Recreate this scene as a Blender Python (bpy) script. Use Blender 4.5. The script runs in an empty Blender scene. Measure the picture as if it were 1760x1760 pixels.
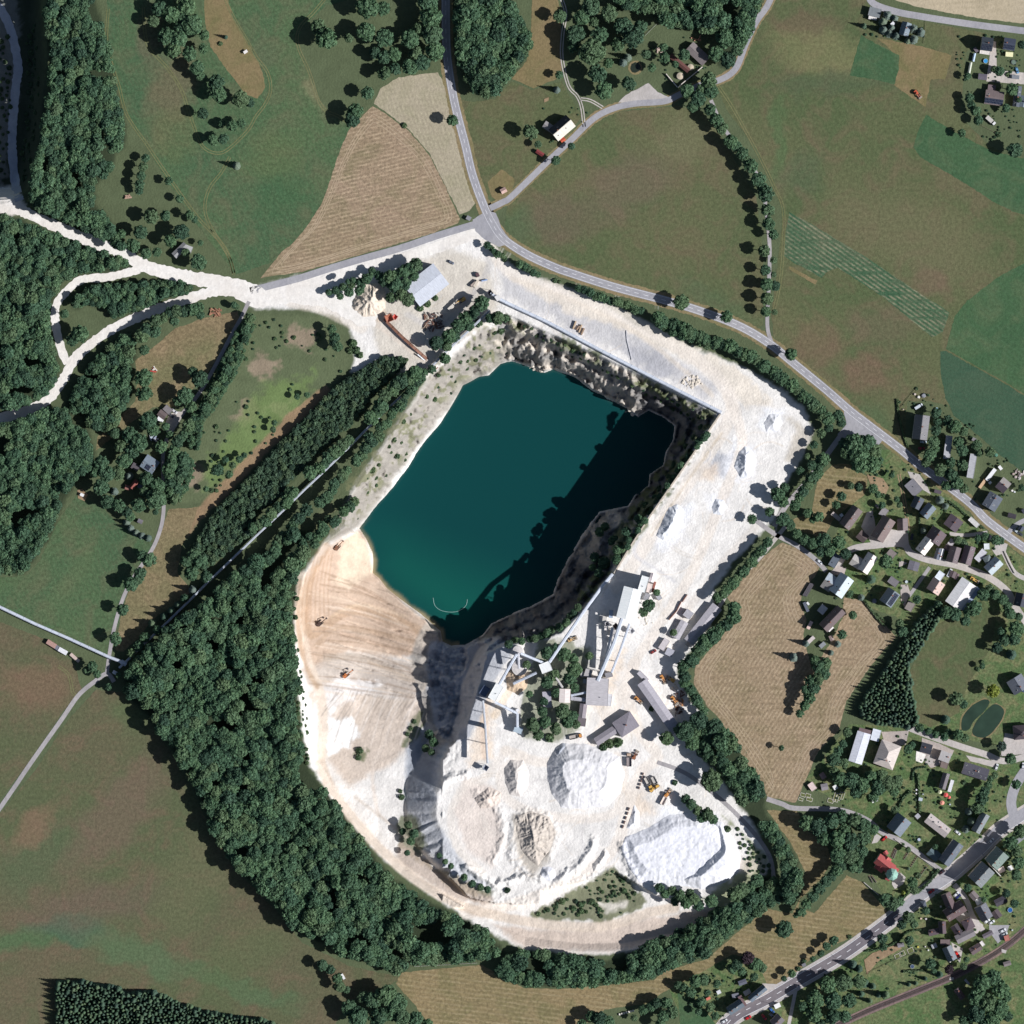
import bpy, math, random, numpy as np
from mathutils import Vector, Matrix, geometry
random.seed(7); RNG = np.random.RandomState(7)
SC = bpy.context.scene; C = SC.collection
S = 0.4          # metres per photo pixel
CH = 4000.0      # height of the survey aircraft above the ground
# ------------------------------------------------------------------ camera, sun, sky, exposure
cam = bpy.data.objects.new('camera', bpy.data.cameras.new('camera')); C.objects.link(cam)
cam.location = (0, 0, CH); cam.rotation_euler = (0, 0, 0)
cam.data.sensor_width = 36; cam.data.lens = 36 * CH / (1760 * S)
cam.data.clip_start = 100; cam.data.clip_end = 9000
SC.camera = cam
AZ, EL = math.radians(103), math.radians(39)
sv = Vector((math.cos(EL) * math.sin(AZ), math.cos(EL) * math.cos(AZ), math.sin(EL)))
sun = bpy.data.objects.new('sun', bpy.data.lights.new('sun', 'SUN')); C.objects.link(sun)
sun.data.energy = 5.0; sun.data.angle = math.radians(0.5); sun.data.color = (1.0, 0.99, 0.98)
sun.rotation_euler = sv.to_track_quat('Z', 'Y').to_euler()
W = bpy.data.worlds.new('World'); SC.world = W; W.use_nodes = True
sk = W.node_tree.nodes.new('ShaderNodeTexSky'); sk.sky_type = 'NISHITA'; sk.sun_disc = False
sk.sun_elevation = EL; sk.sun_rotation = AZ
bg = W.node_tree.nodes['Background']; bg.inputs['Strength'].default_value = 0.05
W.node_tree.links.new(sk.outputs[0], bg.inputs['Color'])
SC.view_settings.view_transform = 'Standard'; SC.view_settings.look = 'None'
SC.view_settings.exposure = 0.03; SC.view_settings.gamma = 1.0
SC.render.engine = 'CYCLES'
# ------------------------------------------------------------------ helpers
def lin(c):
    return tuple((v / 255 / 12.92) if v / 255 < 0.04045 else ((v / 255 + 0.055) / 1.055) ** 2.4 for v in c)
def A(c, f=1.0): return tuple(min(0.9, v * f) for v in lin(c)) + (1.0,)
VIEW = {'P': (0, 0, 1)}
for c_ in range(4):
    for r_ in range(4): VIEW['T%d%d' % (c_, r_)] = (440 * c_, 440 * r_, 4.0)
VIEW.update(C1=(1420, 840, 9.778), C2=(1580, 780, 9.778), C3=(1560, 900, 8.8), C4=(1360, 960, 8.8), C5=(1440, 1220, 11), C6=(1580, 1240, 9.778),
            C7=(1560, 1400, 8.8), C8=(1560, 1540, 8.8), D1=(820, 1080, 8.8), D2=(990, 960, 9.778), D3=(1000, 1120, 8.8), D4=(1200, 1640, 11),
            D5=(1480, 1440, 12.571), D6=(640, 440, 7.333), D7=(1620, 0, 7.333), D8=(1060, 1300, 7.333))
def cv(view, *a):
    ox, oy, s = VIEW[view]
    return [(ox + a[i] / s, oy + a[i + 1] / s) for i in range(0, len(a), 2)]
def PW(x, y, z=0.0):
    k = (CH - z) / CH
    return ((x - 880) * S * k, (880 - y) * S * k, z)
# numpy value noise
_T = np.random.RandomState(3).rand(512, 512)
def vn(x, y, s, seed=0):
    x = x / s + seed * 17.3; y = y / s + seed * 31.7
    xi = np.floor(x).astype(int); yi = np.floor(y).astype(int)
    u = x - xi; v = y - yi; u = u * u * (3 - 2 * u); v = v * v * (3 - 2 * v)
    a = _T[yi % 512, xi % 512]; b = _T[yi % 512, (xi + 1) % 512]; c = _T[(yi + 1) % 512, xi % 512]; d = _T[(yi + 1) % 512, (xi + 1) % 512]
    return (a * (1 - u) + b * u) * (1 - v) + (c * (1 - u) + d * u) * v
def fbm(x, y, s, seed=0, o=4):
    t = 0; a = 1; n = 0
    for i in range(o): t = t + a * (vn(x, y, s / 2 ** i, seed + i) - .5); n += a; a *= .55
    return t / n * 2
def ss(v, a, b):
    t = np.clip((v - a) / (b - a), 0, 1); return t * t * (3 - 2 * t)
def sdist(poly, X, Y):
    """signed distance (inside positive) and arc position of the nearest edge point"""
    d = np.full(X.shape, 1e18); arc = np.zeros(X.shape); ins = np.zeros(X.shape, bool); L = 0.0
    n = len(poly)
    for i in range(n):
        x1, y1 = poly[i]; x2, y2 = poly[(i + 1) % n]
        ex, ey = x2 - x1, y2 - y1; l2 = ex * ex + ey * ey + 1e-9; l = math.sqrt(l2)
        t = np.clip(((X - x1) * ex + (Y - y1) * ey) / l2, 0, 1)
        q = (X - x1 - t * ex) ** 2 + (Y - y1 - t * ey) ** 2
        m = q < d; d = np.where(m, q, d); arc = np.where(m, L + t * l, arc)
        cr = ((y1 > Y) != (y2 > Y)) & (X < (x2 - x1) * (Y - y1) / (y2 - y1 + 1e-12) + x1)
        ins ^= cr; L += l
    d = np.sqrt(d)
    return np.where(ins, d, -d), arc
def inpoly(poly, x, y):
    ins = False; n = len(poly)
    for i in range(n):
        x1, y1 = poly[i]; x2, y2 = poly[(i + 1) % n]
        if (y1 > y) != (y2 > y) and x < (x2 - x1) * (y - y1) / (y2 - y1) + x1: ins = not ins
    return ins
# ------------------------------------------------------------------ materials
MATS = {}
def nodes(name):
    m = bpy.data.materials.new(name); m.use_nodes = True; nt = m.node_tree
    return m, nt, nt.nodes['Principled BSDF']
def N(nt, t, **k):
    n = nt.nodes.new(t)
    for a, b in k.items():
        if a.startswith('i_'):
            key = a[2:]; key = int(key) if key.isdigit() else key.replace('_', ' ')
            n.inputs[key].default_value = b
        else: setattr(n, a, b)
    return n
def mixc(nt, fac, a, b, bt='MIX'):
    n = nt.nodes.new('ShaderNodeMix'); n.data_type = 'RGBA'; n.blend_type = bt
    for s_, v in ((0, fac), (6, a), (7, b)):
        if hasattr(v, 'is_linked') or isinstance(v, bpy.types.NodeSocket): nt.links.new(v, n.inputs[s_])
        else: n.inputs[s_].default_value = v
    return n.outputs[2]
def rng(nt, sock, a, b, c=0.0, d=1.0):
    n = N(nt, 'ShaderNodeMapRange'); nt.links.new(sock, n.inputs[0])
    for i, v in enumerate((a, b, c, d)): n.inputs[1 + i].default_value = v
    return n.outputs[0]
def paint(name, col, rough=0.7, metal=0.0, var=0.12, scale=0.6, coord='Object'):
    key = ('p', name, tuple(col))
    if key in MATS: return MATS[key]
    m, nt, p = nodes(name)
    tc = N(nt, 'ShaderNodeTexCoord'); no = N(nt, 'ShaderNodeTexNoise', i_Scale=scale, i_Detail=5.0); nt.links.new(tc.outputs[coord], no.inputs['Vector'])
    c = A(col); lo = tuple(v * (1 - var * 1.6) for v in c[:3]) + (1,); hi = tuple(min(.92, v * (1 + var)) for v in c[:3]) + (1,)
    o = mixc(nt, rng(nt, no.outputs[0], .3, .7), lo, hi)
    nt.links.new(o, p.inputs['Base Color']); p.inputs['Roughness'].default_value = rough; p.inputs['Metallic'].default_value = metal
    MATS[key] = m; return m
def roofmat(col):
    key = ('r', tuple(col))
    if key in MATS: return MATS[key]
    m, nt, p = nodes('roof_covering')
    tc = N(nt, 'ShaderNodeTexCoord'); mp = N(nt, 'ShaderNodeMapping'); mp.inputs['Scale'].default_value = (1.2, .25, .25); nt.links.new(tc.outputs['Object'], mp.inputs[0])
    n1 = N(nt, 'ShaderNodeTexNoise', i_Scale=1.4, i_Detail=6.0); nt.links.new(mp.outputs[0], n1.inputs['Vector'])
    n2 = N(nt, 'ShaderNodeTexNoise', i_Scale=.22, i_Detail=3.0); nt.links.new(tc.outputs['Object'], n2.inputs['Vector'])
    c = A(col, 1.15 if sum(col) > 480 else .82)
    a = mixc(nt, rng(nt, n1.outputs[0], .3, .7), tuple(v * .86 for v in c[:3]) + (1,), tuple(min(.9, v * 1.12) for v in c[:3]) + (1,))
    b = mixc(nt, rng(nt, n2.outputs[0], .5, .8, 0, .22), a, tuple(v * .6 for v in c[:3]) + (1,))
    wv = N(nt, 'ShaderNodeTexWave', i_Scale=.9, i_Distortion=.3); wv.bands_direction = 'X'; nt.links.new(tc.outputs['Object'], wv.inputs['Vector'])
    d = mixc(nt, rng(nt, wv.outputs[1], 0, 1, 0, .07), b, (0.02, 0.02, 0.02, 1))
    nt.links.new(d, p.inputs['Base Color']); p.inputs['Roughness'].default_value = .75
    MATS[key] = m; return m
def fieldmat(name, c1, c2, c3, big=.012, fine=.45, stripe=None, fvar=.22, blobs=()):
    """c1/c2 large patches, c3 mid patches, stripe=(angle_deg, period_m, strength, distortion, colour)"""
    m, nt, p = nodes(name)
    tc = N(nt, 'ShaderNodeTexCoord').outputs['Object']
    def noi(sc, det=4.0, dist=0.0, vec=tc):
        n = N(nt, 'ShaderNodeTexNoise', i_Scale=sc, i_Detail=det, i_Distortion=dist); nt.links.new(vec, n.inputs['Vector']); return n.outputs[0]
    col = mixc(nt, rng(nt, noi(big, 3, .6), .38, .62), A(c1), A(c2))
    col = mixc(nt, rng(nt, noi(big * 4.5, 6, 1.0), .45, .7, 0, .8), col, A(c3))
    if stripe:
        ang, per, st, dist, sc = stripe
        mp = N(nt, 'ShaderNodeMapping'); mp.inputs['Rotation'].default_value = (0, 0, math.radians(ang)); nt.links.new(tc, mp.inputs[0])
        wv = N(nt, 'ShaderNodeTexWave', i_Scale=.314 / per, i_Distortion=dist, i_Detail=2.5, i_Detail_Scale=.25 * per / 4); wv.bands_direction = 'Y'; nt.links.new(mp.outputs[0], wv.inputs['Vector'])
        mp2 = N(nt, 'ShaderNodeMapping'); mp2.inputs['Rotation'].default_value = (0, 0, math.radians(ang)); mp2.inputs['Scale'].default_value = (.035, 1.1 / per, 1); nt.links.new(tc, mp2.inputs[0])
        br = noi(1.0, 4, .4, mp2.outputs[0])
        f = N(nt, 'ShaderNodeMath', operation='MULTIPLY'); nt.links.new(rng(nt, wv.outputs[1], .25, .95), f.inputs[0]); nt.links.new(rng(nt, br, .35, .65, .0, st), f.inputs[1])
        col = mixc(nt, f.outputs[0], col, A(sc))
    for (bx, by, rx, ry, ra, bc, bs) in blobs:
        mp = N(nt, 'ShaderNodeMapping', vector_type='TEXTURE'); mp.inputs['Location'].default_value = ((bx - 880) * S, (880 - by) * S, 0); mp.inputs['Rotation'].default_value = (0, 0, math.radians(ra)); mp.inputs['Scale'].default_value = (rx * S, ry * S, 1000)
        nz_ = N(nt, 'ShaderNodeTexNoise', i_Scale=.05, i_Detail=5.0); nt.links.new(tc, nz_.inputs['Vector']); ad = N(nt, 'ShaderNodeVectorMath', operation='MULTIPLY_ADD'); nt.links.new(nz_.outputs[1], ad.inputs[0]); ad.inputs[1].default_value = (34, 34, 0)
        sb_ = N(nt, 'ShaderNodeVectorMath', operation='ADD'); nt.links.new(tc, sb_.inputs[0]); sb_.inputs[1].default_value = (-17, -17, 0); nt.links.new(sb_.outputs[0], ad.inputs[2]); nt.links.new(ad.outputs[0], mp.inputs[0])
        gr = N(nt, 'ShaderNodeTexGradient', gradient_type='SPHERICAL'); nt.links.new(mp.outputs[0], gr.inputs[0]); col = mixc(nt, rng(nt, gr.outputs[1], 0, .55, 0, bs), col, A(bc))
    g = rng(nt, noi(fine, 6), .32, .68, 1 - fvar, 1 + fvar)
    g2 = rng(nt, noi(fine * 3.1, 3), .3, .7, 1 - fvar * .9, 1 + fvar * .9)
    mm = N(nt, 'ShaderNodeMath', operation='MULTIPLY'); nt.links.new(g, mm.inputs[0]); nt.links.new(g2, mm.inputs[1])
    cb = N(nt, 'ShaderNodeVectorMath', operation='SCALE'); nt.links.new(col, cb.inputs[0]); nt.links.new(mm.outputs[0], cb.inputs['Scale'])
    nt.links.new(cb.outputs[0], p.inputs['Base Color']); p.inputs['Roughness'].default_value = .95; p.inputs['Specular IOR Level'].default_value = .1
    bp = N(nt, 'ShaderNodeBump', i_Strength=.5, i_Distance=.5); nt.links.new(noi(fine * 1.6, 5), bp.inputs['Height']); nt.links.new(bp.outputs[0], p.inputs['Normal'])
    return m
def leafmat(name, base, hi, dark, use_obj=True):
    m, nt, p = nodes(name)
    geo = N(nt, 'ShaderNodeNewGeometry')
    n1 = N(nt, 'ShaderNodeTexNoise', i_Scale=.55, i_Detail=4.0); nt.links.new(geo.outputs['Position'], n1.inputs['Vector'])
    col = mixc(nt, rng(nt, n1.outputs[0], .35, .65), A(base), A(hi))
    if use_obj: r = N(nt, 'ShaderNodeObjectInfo').outputs['Random']
    else: r = N(nt, 'ShaderNodeAttribute', attribute_name='tint').outputs['Fac']
    col = mixc(nt, rng(nt, r, 0, 1, 0, .75), col, A(dark))
    r2 = N(nt, 'ShaderNodeMath', operation='FRACT'); m3 = N(nt, 'ShaderNodeMath', operation='MULTIPLY'); m3.inputs[1].default_value = 7.31
    nt.links.new(r, m3.inputs[0]); nt.links.new(m3.outputs[0], r2.inputs[0])
    col = mixc(nt, rng(nt, r2.outputs[0], .7, 1, 0, .5), col, A((108, 124, 88)))
    col = mixc(nt, rng(nt, r2.outputs[0], .0, .22, .7, 0), col, A((50, 74, 62)))
    nt.links.new(col, p.inputs['Base Color']); p.inputs['Roughness'].default_value = .7; p.inputs['Specular IOR Level'].default_value = .25
    return m
# ------------------------------------------------------------------ object helpers
def link(name, me, parent=None, mat=None):
    o = bpy.data.objects.new(name, me); C.objects.link(o)
    if parent: o.parent = parent
    if mat is not None:
        for m in (mat if isinstance(mat, (list, tuple)) else [mat]): me.materials.append(m)
    return o
def mesh(name, v, f, mi=None, smooth=False):
    me = bpy.data.meshes.new(name); me.from_pydata([tuple(map(float, q)) for q in v], [], [tuple(map(int, q)) for q in f])
    if mi is not None: me.polygons.foreach_set('material_index', np.array(mi, dtype=np.int32))
    if smooth: me.polygons.foreach_set('use_smooth', np.ones(len(f), dtype=bool))
    me.update(); return me
def npmesh(name, v, quads, smooth=True):
    me = bpy.data.meshes.new(name); v = np.asarray(v, dtype=np.float32); q = np.asarray(quads, dtype=np.int32); k = q.shape[1]
    me.vertices.add(len(v)); me.vertices.foreach_set('co', v.ravel())
    me.loops.add(q.size); me.loops.foreach_set('vertex_index', q.ravel())
    me.polygons.add(len(q)); me.polygons.foreach_set('loop_start', np.arange(0, q.size, k, dtype=np.int32)); me.polygons.foreach_set('loop_total', np.full(len(q), k, dtype=np.int32))
    me.polygons.foreach_set('use_smooth', np.full(len(q), smooth)); me.update(calc_edges=True); me.validate(); return me
def tag(o, label=None, cat=None, group=None, kind=None):
    if label: o['label'] = label
    if cat: o['category'] = cat
    if group: o['group'] = group
    if kind: o['kind'] = kind
    return o
def empty(name, loc, rz=0, **k):
    o = bpy.data.objects.new(name, None); C.objects.link(o); o.location = loc; o.rotation_euler = (0, 0, rz); o.empty_display_size = .5
    return tag(o, **k)
class MB:
    """collects boxes, prisms and tubes into one mesh"""
    def __init__(s): s.v = []; s.f = []; s.m = []
    def add(s, v, f, m=0):
        b = len(s.v); s.v += list(v); s.f += [tuple(b + i for i in q) for q in f]; s.m += [m] * len(f)
    def box(s, cx, cy, z0, lx, ly, lz, m=0, rz=0.0, taper=1.0):
        c, n = math.cos(rz), math.sin(rz); v = []
        for z, t in ((z0, 1.0), (z0 + lz, taper)):
            for a, b in ((-1, -1), (1, -1), (1, 1), (-1, 1)):
                x, y = a * lx / 2 * t, b * ly / 2 * t; v.append((cx + x * c - y * n, cy + x * n + y * c, z))
        s.add(v, [(3, 2, 1, 0), (4, 5, 6, 7), (0, 1, 5, 4), (1, 2, 6, 5), (2, 3, 7, 6), (3, 0, 4, 7)], m)
    def cyl(s, cx, cy, z0, r, h, n=12, r2=None, m=0):
        r2 = r if r2 is None else r2; v = []
        for z, q in ((z0, r), (z0 + h, r2)):
            for i in range(n): a = i * 2 * math.pi / n; v.append((cx + q * math.cos(a), cy + q * math.sin(a), z))
        f = [(i, (i + 1) % n, n + (i + 1) % n, n + i) for i in range(n)] + [tuple(range(n - 1, -1, -1)), tuple(range(n, 2 * n))]
        s.add(v, f, m)
    def tube(s, p, q, r, n=6, r2=None, m=0):
        p = Vector(p); q = Vector(q); d = (q - p).normalized(); a = d.orthogonal().normalized(); b = d.cross(a); r2 = r if r2 is None else r2; v = []
        for c_, rr in ((p, r), (q, r2)):
            for i in range(n): t = i * 2 * math.pi / n; v.append(tuple(c_ + a * rr * math.cos(t) + b * rr * math.sin(t)))
        s.add(v, [(i, (i + 1) % n, n + (i + 1) % n, n + i) for i in range(n)] + [tuple(range(n - 1, -1, -1)), tuple(range(n, 2 * n))], m)
    def build(s, name, mat, parent=None, smooth=False):
        me = mesh(name, s.v, s.f, s.m, smooth); return link(name, me, parent, mat)
# ------------------------------------------------------------------ terrain
def crom(pts, step=6.0, closed=False):
    out = []; n = len(pts); P_ = pts
    rngi = range(n if closed else n - 1)
    for i in rngi:
        p0 = P_[(i - 1) % n] if closed or i > 0 else P_[0]; p1 = P_[i]; p2 = P_[(i + 1) % n]; p3 = P_[(i + 2) % n] if closed or i < n - 2 else P_[-1]
        L = math.dist(p1, p2); k = max(1, int(L / step))
        for j in range(k):
            t = j / k
            out.append(tuple(.5 * (2 * p1[a] + (p2[a] - p0[a]) * t + (2 * p0[a] - 5 * p1[a] + 4 * p2[a] - p3[a]) * t * t + (3 * p1[a] - p0[a] - 3 * p2[a] + p3[a]) * t ** 3) for a in (0, 1)))
    if not closed: out.append(tuple(P_[-1]))
    return out
LAKE = [(880,620),(917,632),(935,640),(952,635),(987,647),(1020,672),(1045,686),(1070,700),(1097,716),(1115,705),(1137,715),(1160,732),(1157,755),(1145,777),(1140,800),(1117,815),(1115,835),(1092,850),(1080,870),(1030,880),(1005,912),(980,955),(962,987),(950,1022),(917,1040),(880,1055),(845,1072),(830,1092),(800,1108),(775,1110),(760,1103),(757,1085),(722,1055),(690,1032),(665,1012),(652,995),(640,985),(641,965),(640,950),(628,925),(617,908),(642,875),(677,835),(702,802),(727,762),(757,727),(785,682),(795,662),(825,647),(840,645),(860,625)]
TERR = [(600,905),(560,935),(525,990),(511,1050),(508,1110),(514,1180),(522,1250),(535,1310),(560,1355),(600,1405),(640,1452),(690,1500),(760,1548),(830,1590),(900,1622),(1000,1634),(1080,1632),(1180,1610),(1245,1575),(1215,1552),(1130,1530),(1060,1492),(1000,1505),(940,1520),(890,1535),(850,1528),(806,1498),(768,1460),(748,1405),(750,1362),(772,1328),(800,1265),(806,1180),(828,1130),(845,1105),(800,1080),(760,1060),(700,940),(640,900)]
GULLY = [(757,1100),(790,1108),(800,1130),(792,1180),(782,1235),(772,1262),(758,1262),(752,1225),(742,1180),(738,1140)]
QUARRY = [(838,404),(870,452),(925,482),(1000,512),(1060,535),(1110,570),(1170,590),(1225,608),(1285,635),(1330,660),(1385,702),(1398,745),(1375,790),(1345,840),(1338,885),(1310,915),(1270,955),(1230,1010),(1222,1075),(1180,1125),(1165,1155),(1185,1205),(1215,1225),(1185,1262),(1205,1300),(1245,1350),(1290,1410),(1322,1470),(1316,1500),(1290,1525),(1255,1570),(1180,1608),(1100,1632),(1040,1642),(960,1638),(900,1632),(850,1606),(800,1577),(740,1537),(680,1495),(638,1456),(598,1403),(560,1358),(530,1312),(520,1250),(512,1190),(506,1110),(506,1050),(520,990),(555,935),(595,885),(600,850),(640,790),(690,720),(735,650),(700,640),(650,640),(600,640),(612,618),(600,560),(575,545),(530,532),(440,530),(425,522),(440,495),(540,468),(690,425),(800,388)]
FOREST = {}
FOREST['w_slope'] = [(100,-20),(155,-20),(175,37),(190,75),(200,120),(202,162),(217,212),(215,250),(200,262),(194,290),(165,320),(165,355),(195,388),(213,420),(238,440),(205,428),(160,405),(90,375),(52,350),(55,300),(72,230),(85,160),(88,90),(75,20)]
FOREST['w_mid'] = [(-20,362),(30,378),(100,402),(150,425),(208,442),(232,458),(190,468),(140,470),(110,486),(92,512),(84,540),(90,580),(99,612),(103,640),(93,663),(70,688),(30,703),(-20,706)]
FOREST['w_low'] = [(-20,735),(50,718),(85,700),(115,703),(125,728),(150,740),(160,765),(165,800),(130,830),(110,860),(100,890),(80,930),(62,960),(40,985),(-20,988)]
FOREST['w_tongue'] = [(186,600),(216,574),(235,580),(230,615),(225,665),(228,682),(210,705),(207,722),(195,745),(175,742),(150,727),(147,710),(128,710),(118,700),(128,668),(152,632)]
FOREST['w_loop'] = [(122,525),(130,508),(160,492),(200,487),(260,482),(310,482),(332,495),(320,507),(285,510),(250,530),(215,540),(195,552),(190,532),(150,524),(135,532)]
FOREST['w_belt'] = [(552,915),(490,905),(440,958),(400,985),(360,1030),(300,1068),(262,1100),(238,1130),(214,1160),(215,1192),(240,1215),(270,1250),(300,1290),(325,1335),(345,1370),(362,1430),(400,1480),(440,1520),(470,1545),(490,1575),(520,1605),(560,1622),(595,1645),(640,1655),(665,1668),(695,1670),(702,1658),(750,1655),(780,1650),(830,1648),(870,1640),(828,1590),(772,1567),(730,1545),(690,1520),(650,1482),(630,1450),(605,1420),(588,1388),(552,1350),(530,1318),(514,1255),(510,1207),(520,1180),(512,1140),(508,1100),(502,1055),(507,1020),(515,980)]
FOREST['s_belt'] = [(870,1640),(900,1632),(940,1634),(985,1642),(1040,1650),(1085,1638),(1130,1612),(1185,1590),(1225,1565),(1265,1542),(1305,1512),(1345,1505),(1350,1545),(1300,1575),(1262,1598),(1212,1640),(1140,1668),(1125,1680),(1040,1690),(960,1697),(900,1695),(850,1672)]
FOREST['e_belt'] = [(1215,1235),(1258,1258),(1288,1318),(1310,1345),(1318,1400),(1345,1440),(1373,1480),(1378,1520),(1355,1552),(1335,1550),(1342,1490),(1325,1445),(1290,1410),(1262,1365),(1240,1325),(1200,1295),(1172,1262),(1185,1240)]
FOREST['n_road'] = [(778,-20),(850,-20),(888,20),(912,60),(914,80),(898,110),(875,130),(857,160),(835,172),(815,160),(800,138),(787,108),(782,60)]
FOREST['n_park'] = [(1040,-20),(1312,-20),(1296,40),(1276,88),(1250,120),(1234,112),(1234,80),(1238,62),(1215,62),(1190,52),(1150,48),(1120,25),(1060,14)]
FOREST['strip'] = [(428,535),(438,560),(425,600),(408,640),(392,665),(372,700),(352,725),(345,760),(335,800),(325,840),(300,868),(288,860),(290,800),(308,752),(332,712),(352,680),(372,640),(390,600),(410,560)]
FOREST['copse'] = [(556,505),(575,490),(640,468),(700,455),(722,452),(712,478),(700,500),(708,522),(690,518),(672,512),(662,482),(645,478),(620,500),(600,516),(570,512)]
CLEAR = [[(700,1583),(742,1582),(790,1602),(788,1620),(745,1626),(705,1616)], [(545,868),(572,884),(500,962),(452,1015),(440,1005),(488,942),(522,902)]]
PLANTATION = [(612,640),(572,668),(550,692),(515,728),(475,768),(450,799),(410,838),(378,870),(356,898),(336,928),(326,955),(345,985),(390,950),(440,915),(440,882),(477,860),(497,830),(540,785),(580,747),(600,735),(627,700),(650,670),(690,632),(705,615),(657,612)]
xs = np.unique(np.concatenate([np.arange(470, 1421, 1.7), np.arange(-100, 471, 4.0), np.arange(1420, 1861, 4.0), np.linspace(-6000, -100, 14), np.linspace(1860, 7800, 14)]))
ys = np.unique(np.concatenate([np.arange(520, 1661, 1.7), np.arange(-100, 521, 4.0), np.arange(1660, 1861, 4.0), np.linspace(-6000, -100, 14), np.linspace(1860, 7800, 14)]))
GX, GY = np.meshgrid(xs, ys)
H = np.zeros(GX.shape); COL = np.zeros(GX.shape + (3,)); COL[:] = lin((90, 100, 74))
def reg(x0, x1, y0, y1):
    i0, i1 = np.searchsorted(ys, [y0, y1]); j0, j1 = np.searchsorted(xs, [x0, x1]); return slice(i0, i1), slice(j0, j1)
def bb(poly, m):
    a = np.array(poly); return reg(a[:, 0].min() - m, a[:, 0].max() + m, a[:, 1].min() - m, a[:, 1].max() + m)
nz = fbm(GX, GY, 40, 1, 5); nf = fbm(GX, GY, 9, 5, 4); nb = fbm(GX, GY, 130, 9, 4); nff = fbm(GX, GY, 4, 11, 3)
def blend(poly, c, w=4, f=1.0, rough=5, amp=1.0):
    s = bb(poly, 20); d, _ = sdist(poly, GX[s], GY[s]); m = ss(d + nf[s] * rough + nz[s] * rough, -w, w) * f
    COL[s] = COL[s] * (1 - m[..., None]) + np.array(lin(c)) * amp * m[..., None]; return s, m
def mound_h(s, poly, h, slope):
    d, _ = sdist(poly, GX[s], GY[s]); return np.clip(np.minimum(h, d * S * slope), 0, None)
# --- west cutting with the haul road
s = reg(-6000, 130, -200, 420)
d, _ = sdist([(-6000,-200),(62,-200),(66,60),(60,160),(56,230),(48,290),(38,322),(10,335),(-6000,345)], GX[s], GY[s])
H[s] = np.minimum(H[s], -19 * ss(d + nz[s] * 5, -16, 12))
# --- terrace fill south of the lake
s = bb(TERR, 45); x, y = GX[s], GY[s]
d, arc = sdist(TERR, x, y)
ht = np.interp(y, [880,1000,1090,1160,1250,1350,1450,1560,1660], [-42,-41.5,-38,-30,-22,-16,-12,-7,-3])
ht = ht + ss(-x, -660, -500) * np.interp(y, [900,1000,1200,1300], [22,22,12,0]) + nz[s] * .5
terr_d = d; dump = ss(x, 665, 700) * ss(y, 1225, 1265) * (1 - ss(y, 1535, 1565)) * (x < 930) * ss(x - 700 - np.clip(y - 1450, 0, 999) * 1.1 + np.clip(1450 - y, 0, 60), -12, 18)
gul = (vn(arc + nz[s] * 6, arc * 0, 4.6, 2) - .5) * 3.2 + (vn(arc + nf[s] * 3, arc * 0, 9.5, 4) - .5) * 2.4
wid = 14 + dump * 44
prof = np.clip((d + 2) / wid, 0, 1)
mid = prof * (1 - prof) * 4
H[s] = np.minimum(H[s], ht * prof + gul * mid * (.12 + 1.0 * dump))
# --- gully and lake basin
ROUGH = np.zeros(GX.shape)
s = bb(LAKE, 110); x, y = GX[s], GY[s]; d, arc = sdist(LAKE, x, y)
wb = (1 - ss((x - 600) + (y - 905) * .62, 60, 190)) * (y < 960)      # western bank
nb_ = ss(x, 855, 900) * (1 - ss(y, 760, 800)); eb = np.maximum(ss(y, 700, 760) * ss(x, 900, 960), ss(x, 770, 840) * ss(y, 1000, 1045))
slope = 1.62 - .12 * wb + .18 * eb + nz[s] * .45 * (1 - wb)
RIM = [(735,642),(790,592),(835,556),(868,538),(940,570),(1030,610),(1130,657),(1236,714),(1180,797),(1115,889),(1068,965),(1045,1000),(1010,1042),(965,1088),(935,1100),(905,1105),(872,1110),(846,1120),(810,1134),(775,1134),(745,1116),(712,1078),(680,1054),(652,1030),(628,1000),(618,965),(606,930),(594,905),(600,858),(640,798),(690,725)]
dR, _ = sdist(RIM, x, y); dL = np.clip(-d, 0, None); dRc = np.clip(dR, 0, None); t = dL / (dL + dRc + 1e-6)
steep = np.clip(nb_ + eb, 0, 1)
f = np.interp(t, [0, .12, .35, .6, .84, 1], [0, .22, .40, .64, .86, 1]) * steep + np.interp(t, [0, .3, .7, 1], [0, .30, .74, 1]) * (1 - steep)
cone = -46.5 * (1 - f); cone = np.where(dR <= 0, 1.0, cone); cone = np.where(d > 0, -46.5 - np.minimum(d * S * .9, 14), cone)
lvl = np.clip(np.minimum(cone + 47, -cone) / 6, 0, 1)
amp = (.5 * wb + 1.0 * steep + .1)
rg = 1 - np.abs(fbm(x + nz[s] * 14, y, 30, 21, 5)) * 2.2
bench = np.sin(cone * .40 + nz[s] * 3)
cone = np.where(d < 3, cone + lvl * amp * (rg * 6.0 - 3.4 + nf[s] * 3.2 + (vn(arc + nf[s] * 6, arc * 0, 9, 6) - .5) * 4.0 + 2.8 * bench), cone)
cone = np.where((d < 0) & (d > -9), cone + steep * (nf[s] * 2.4 - .3), cone)
ROUGH[s] = lvl * amp; lake_d = d
H[s] = np.where((cone > 0) | (dR <= 0), H[s], np.minimum(H[s], cone))
s = bb(GULLY, 80); d, arc = sdist(GULLY, GX[s], GY[s])
gb = np.interp(GY[s], [1100, 1150, 1260], [-41.5, -34, -21]); g = np.where(d < 0, gb - d * S * 2.5, gb); lv = np.clip(np.minimum(g + 42, -g) / 6, 0, 1)
g = g + lv * ((vn(arc, arc * 0, 5, 8) - .5) * 4 + nf[s] * 3 + nz[s] * 4)
g = g + nf[s] * 2.2 + (1 - np.abs(nff[s]) * 2) * .8
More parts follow.
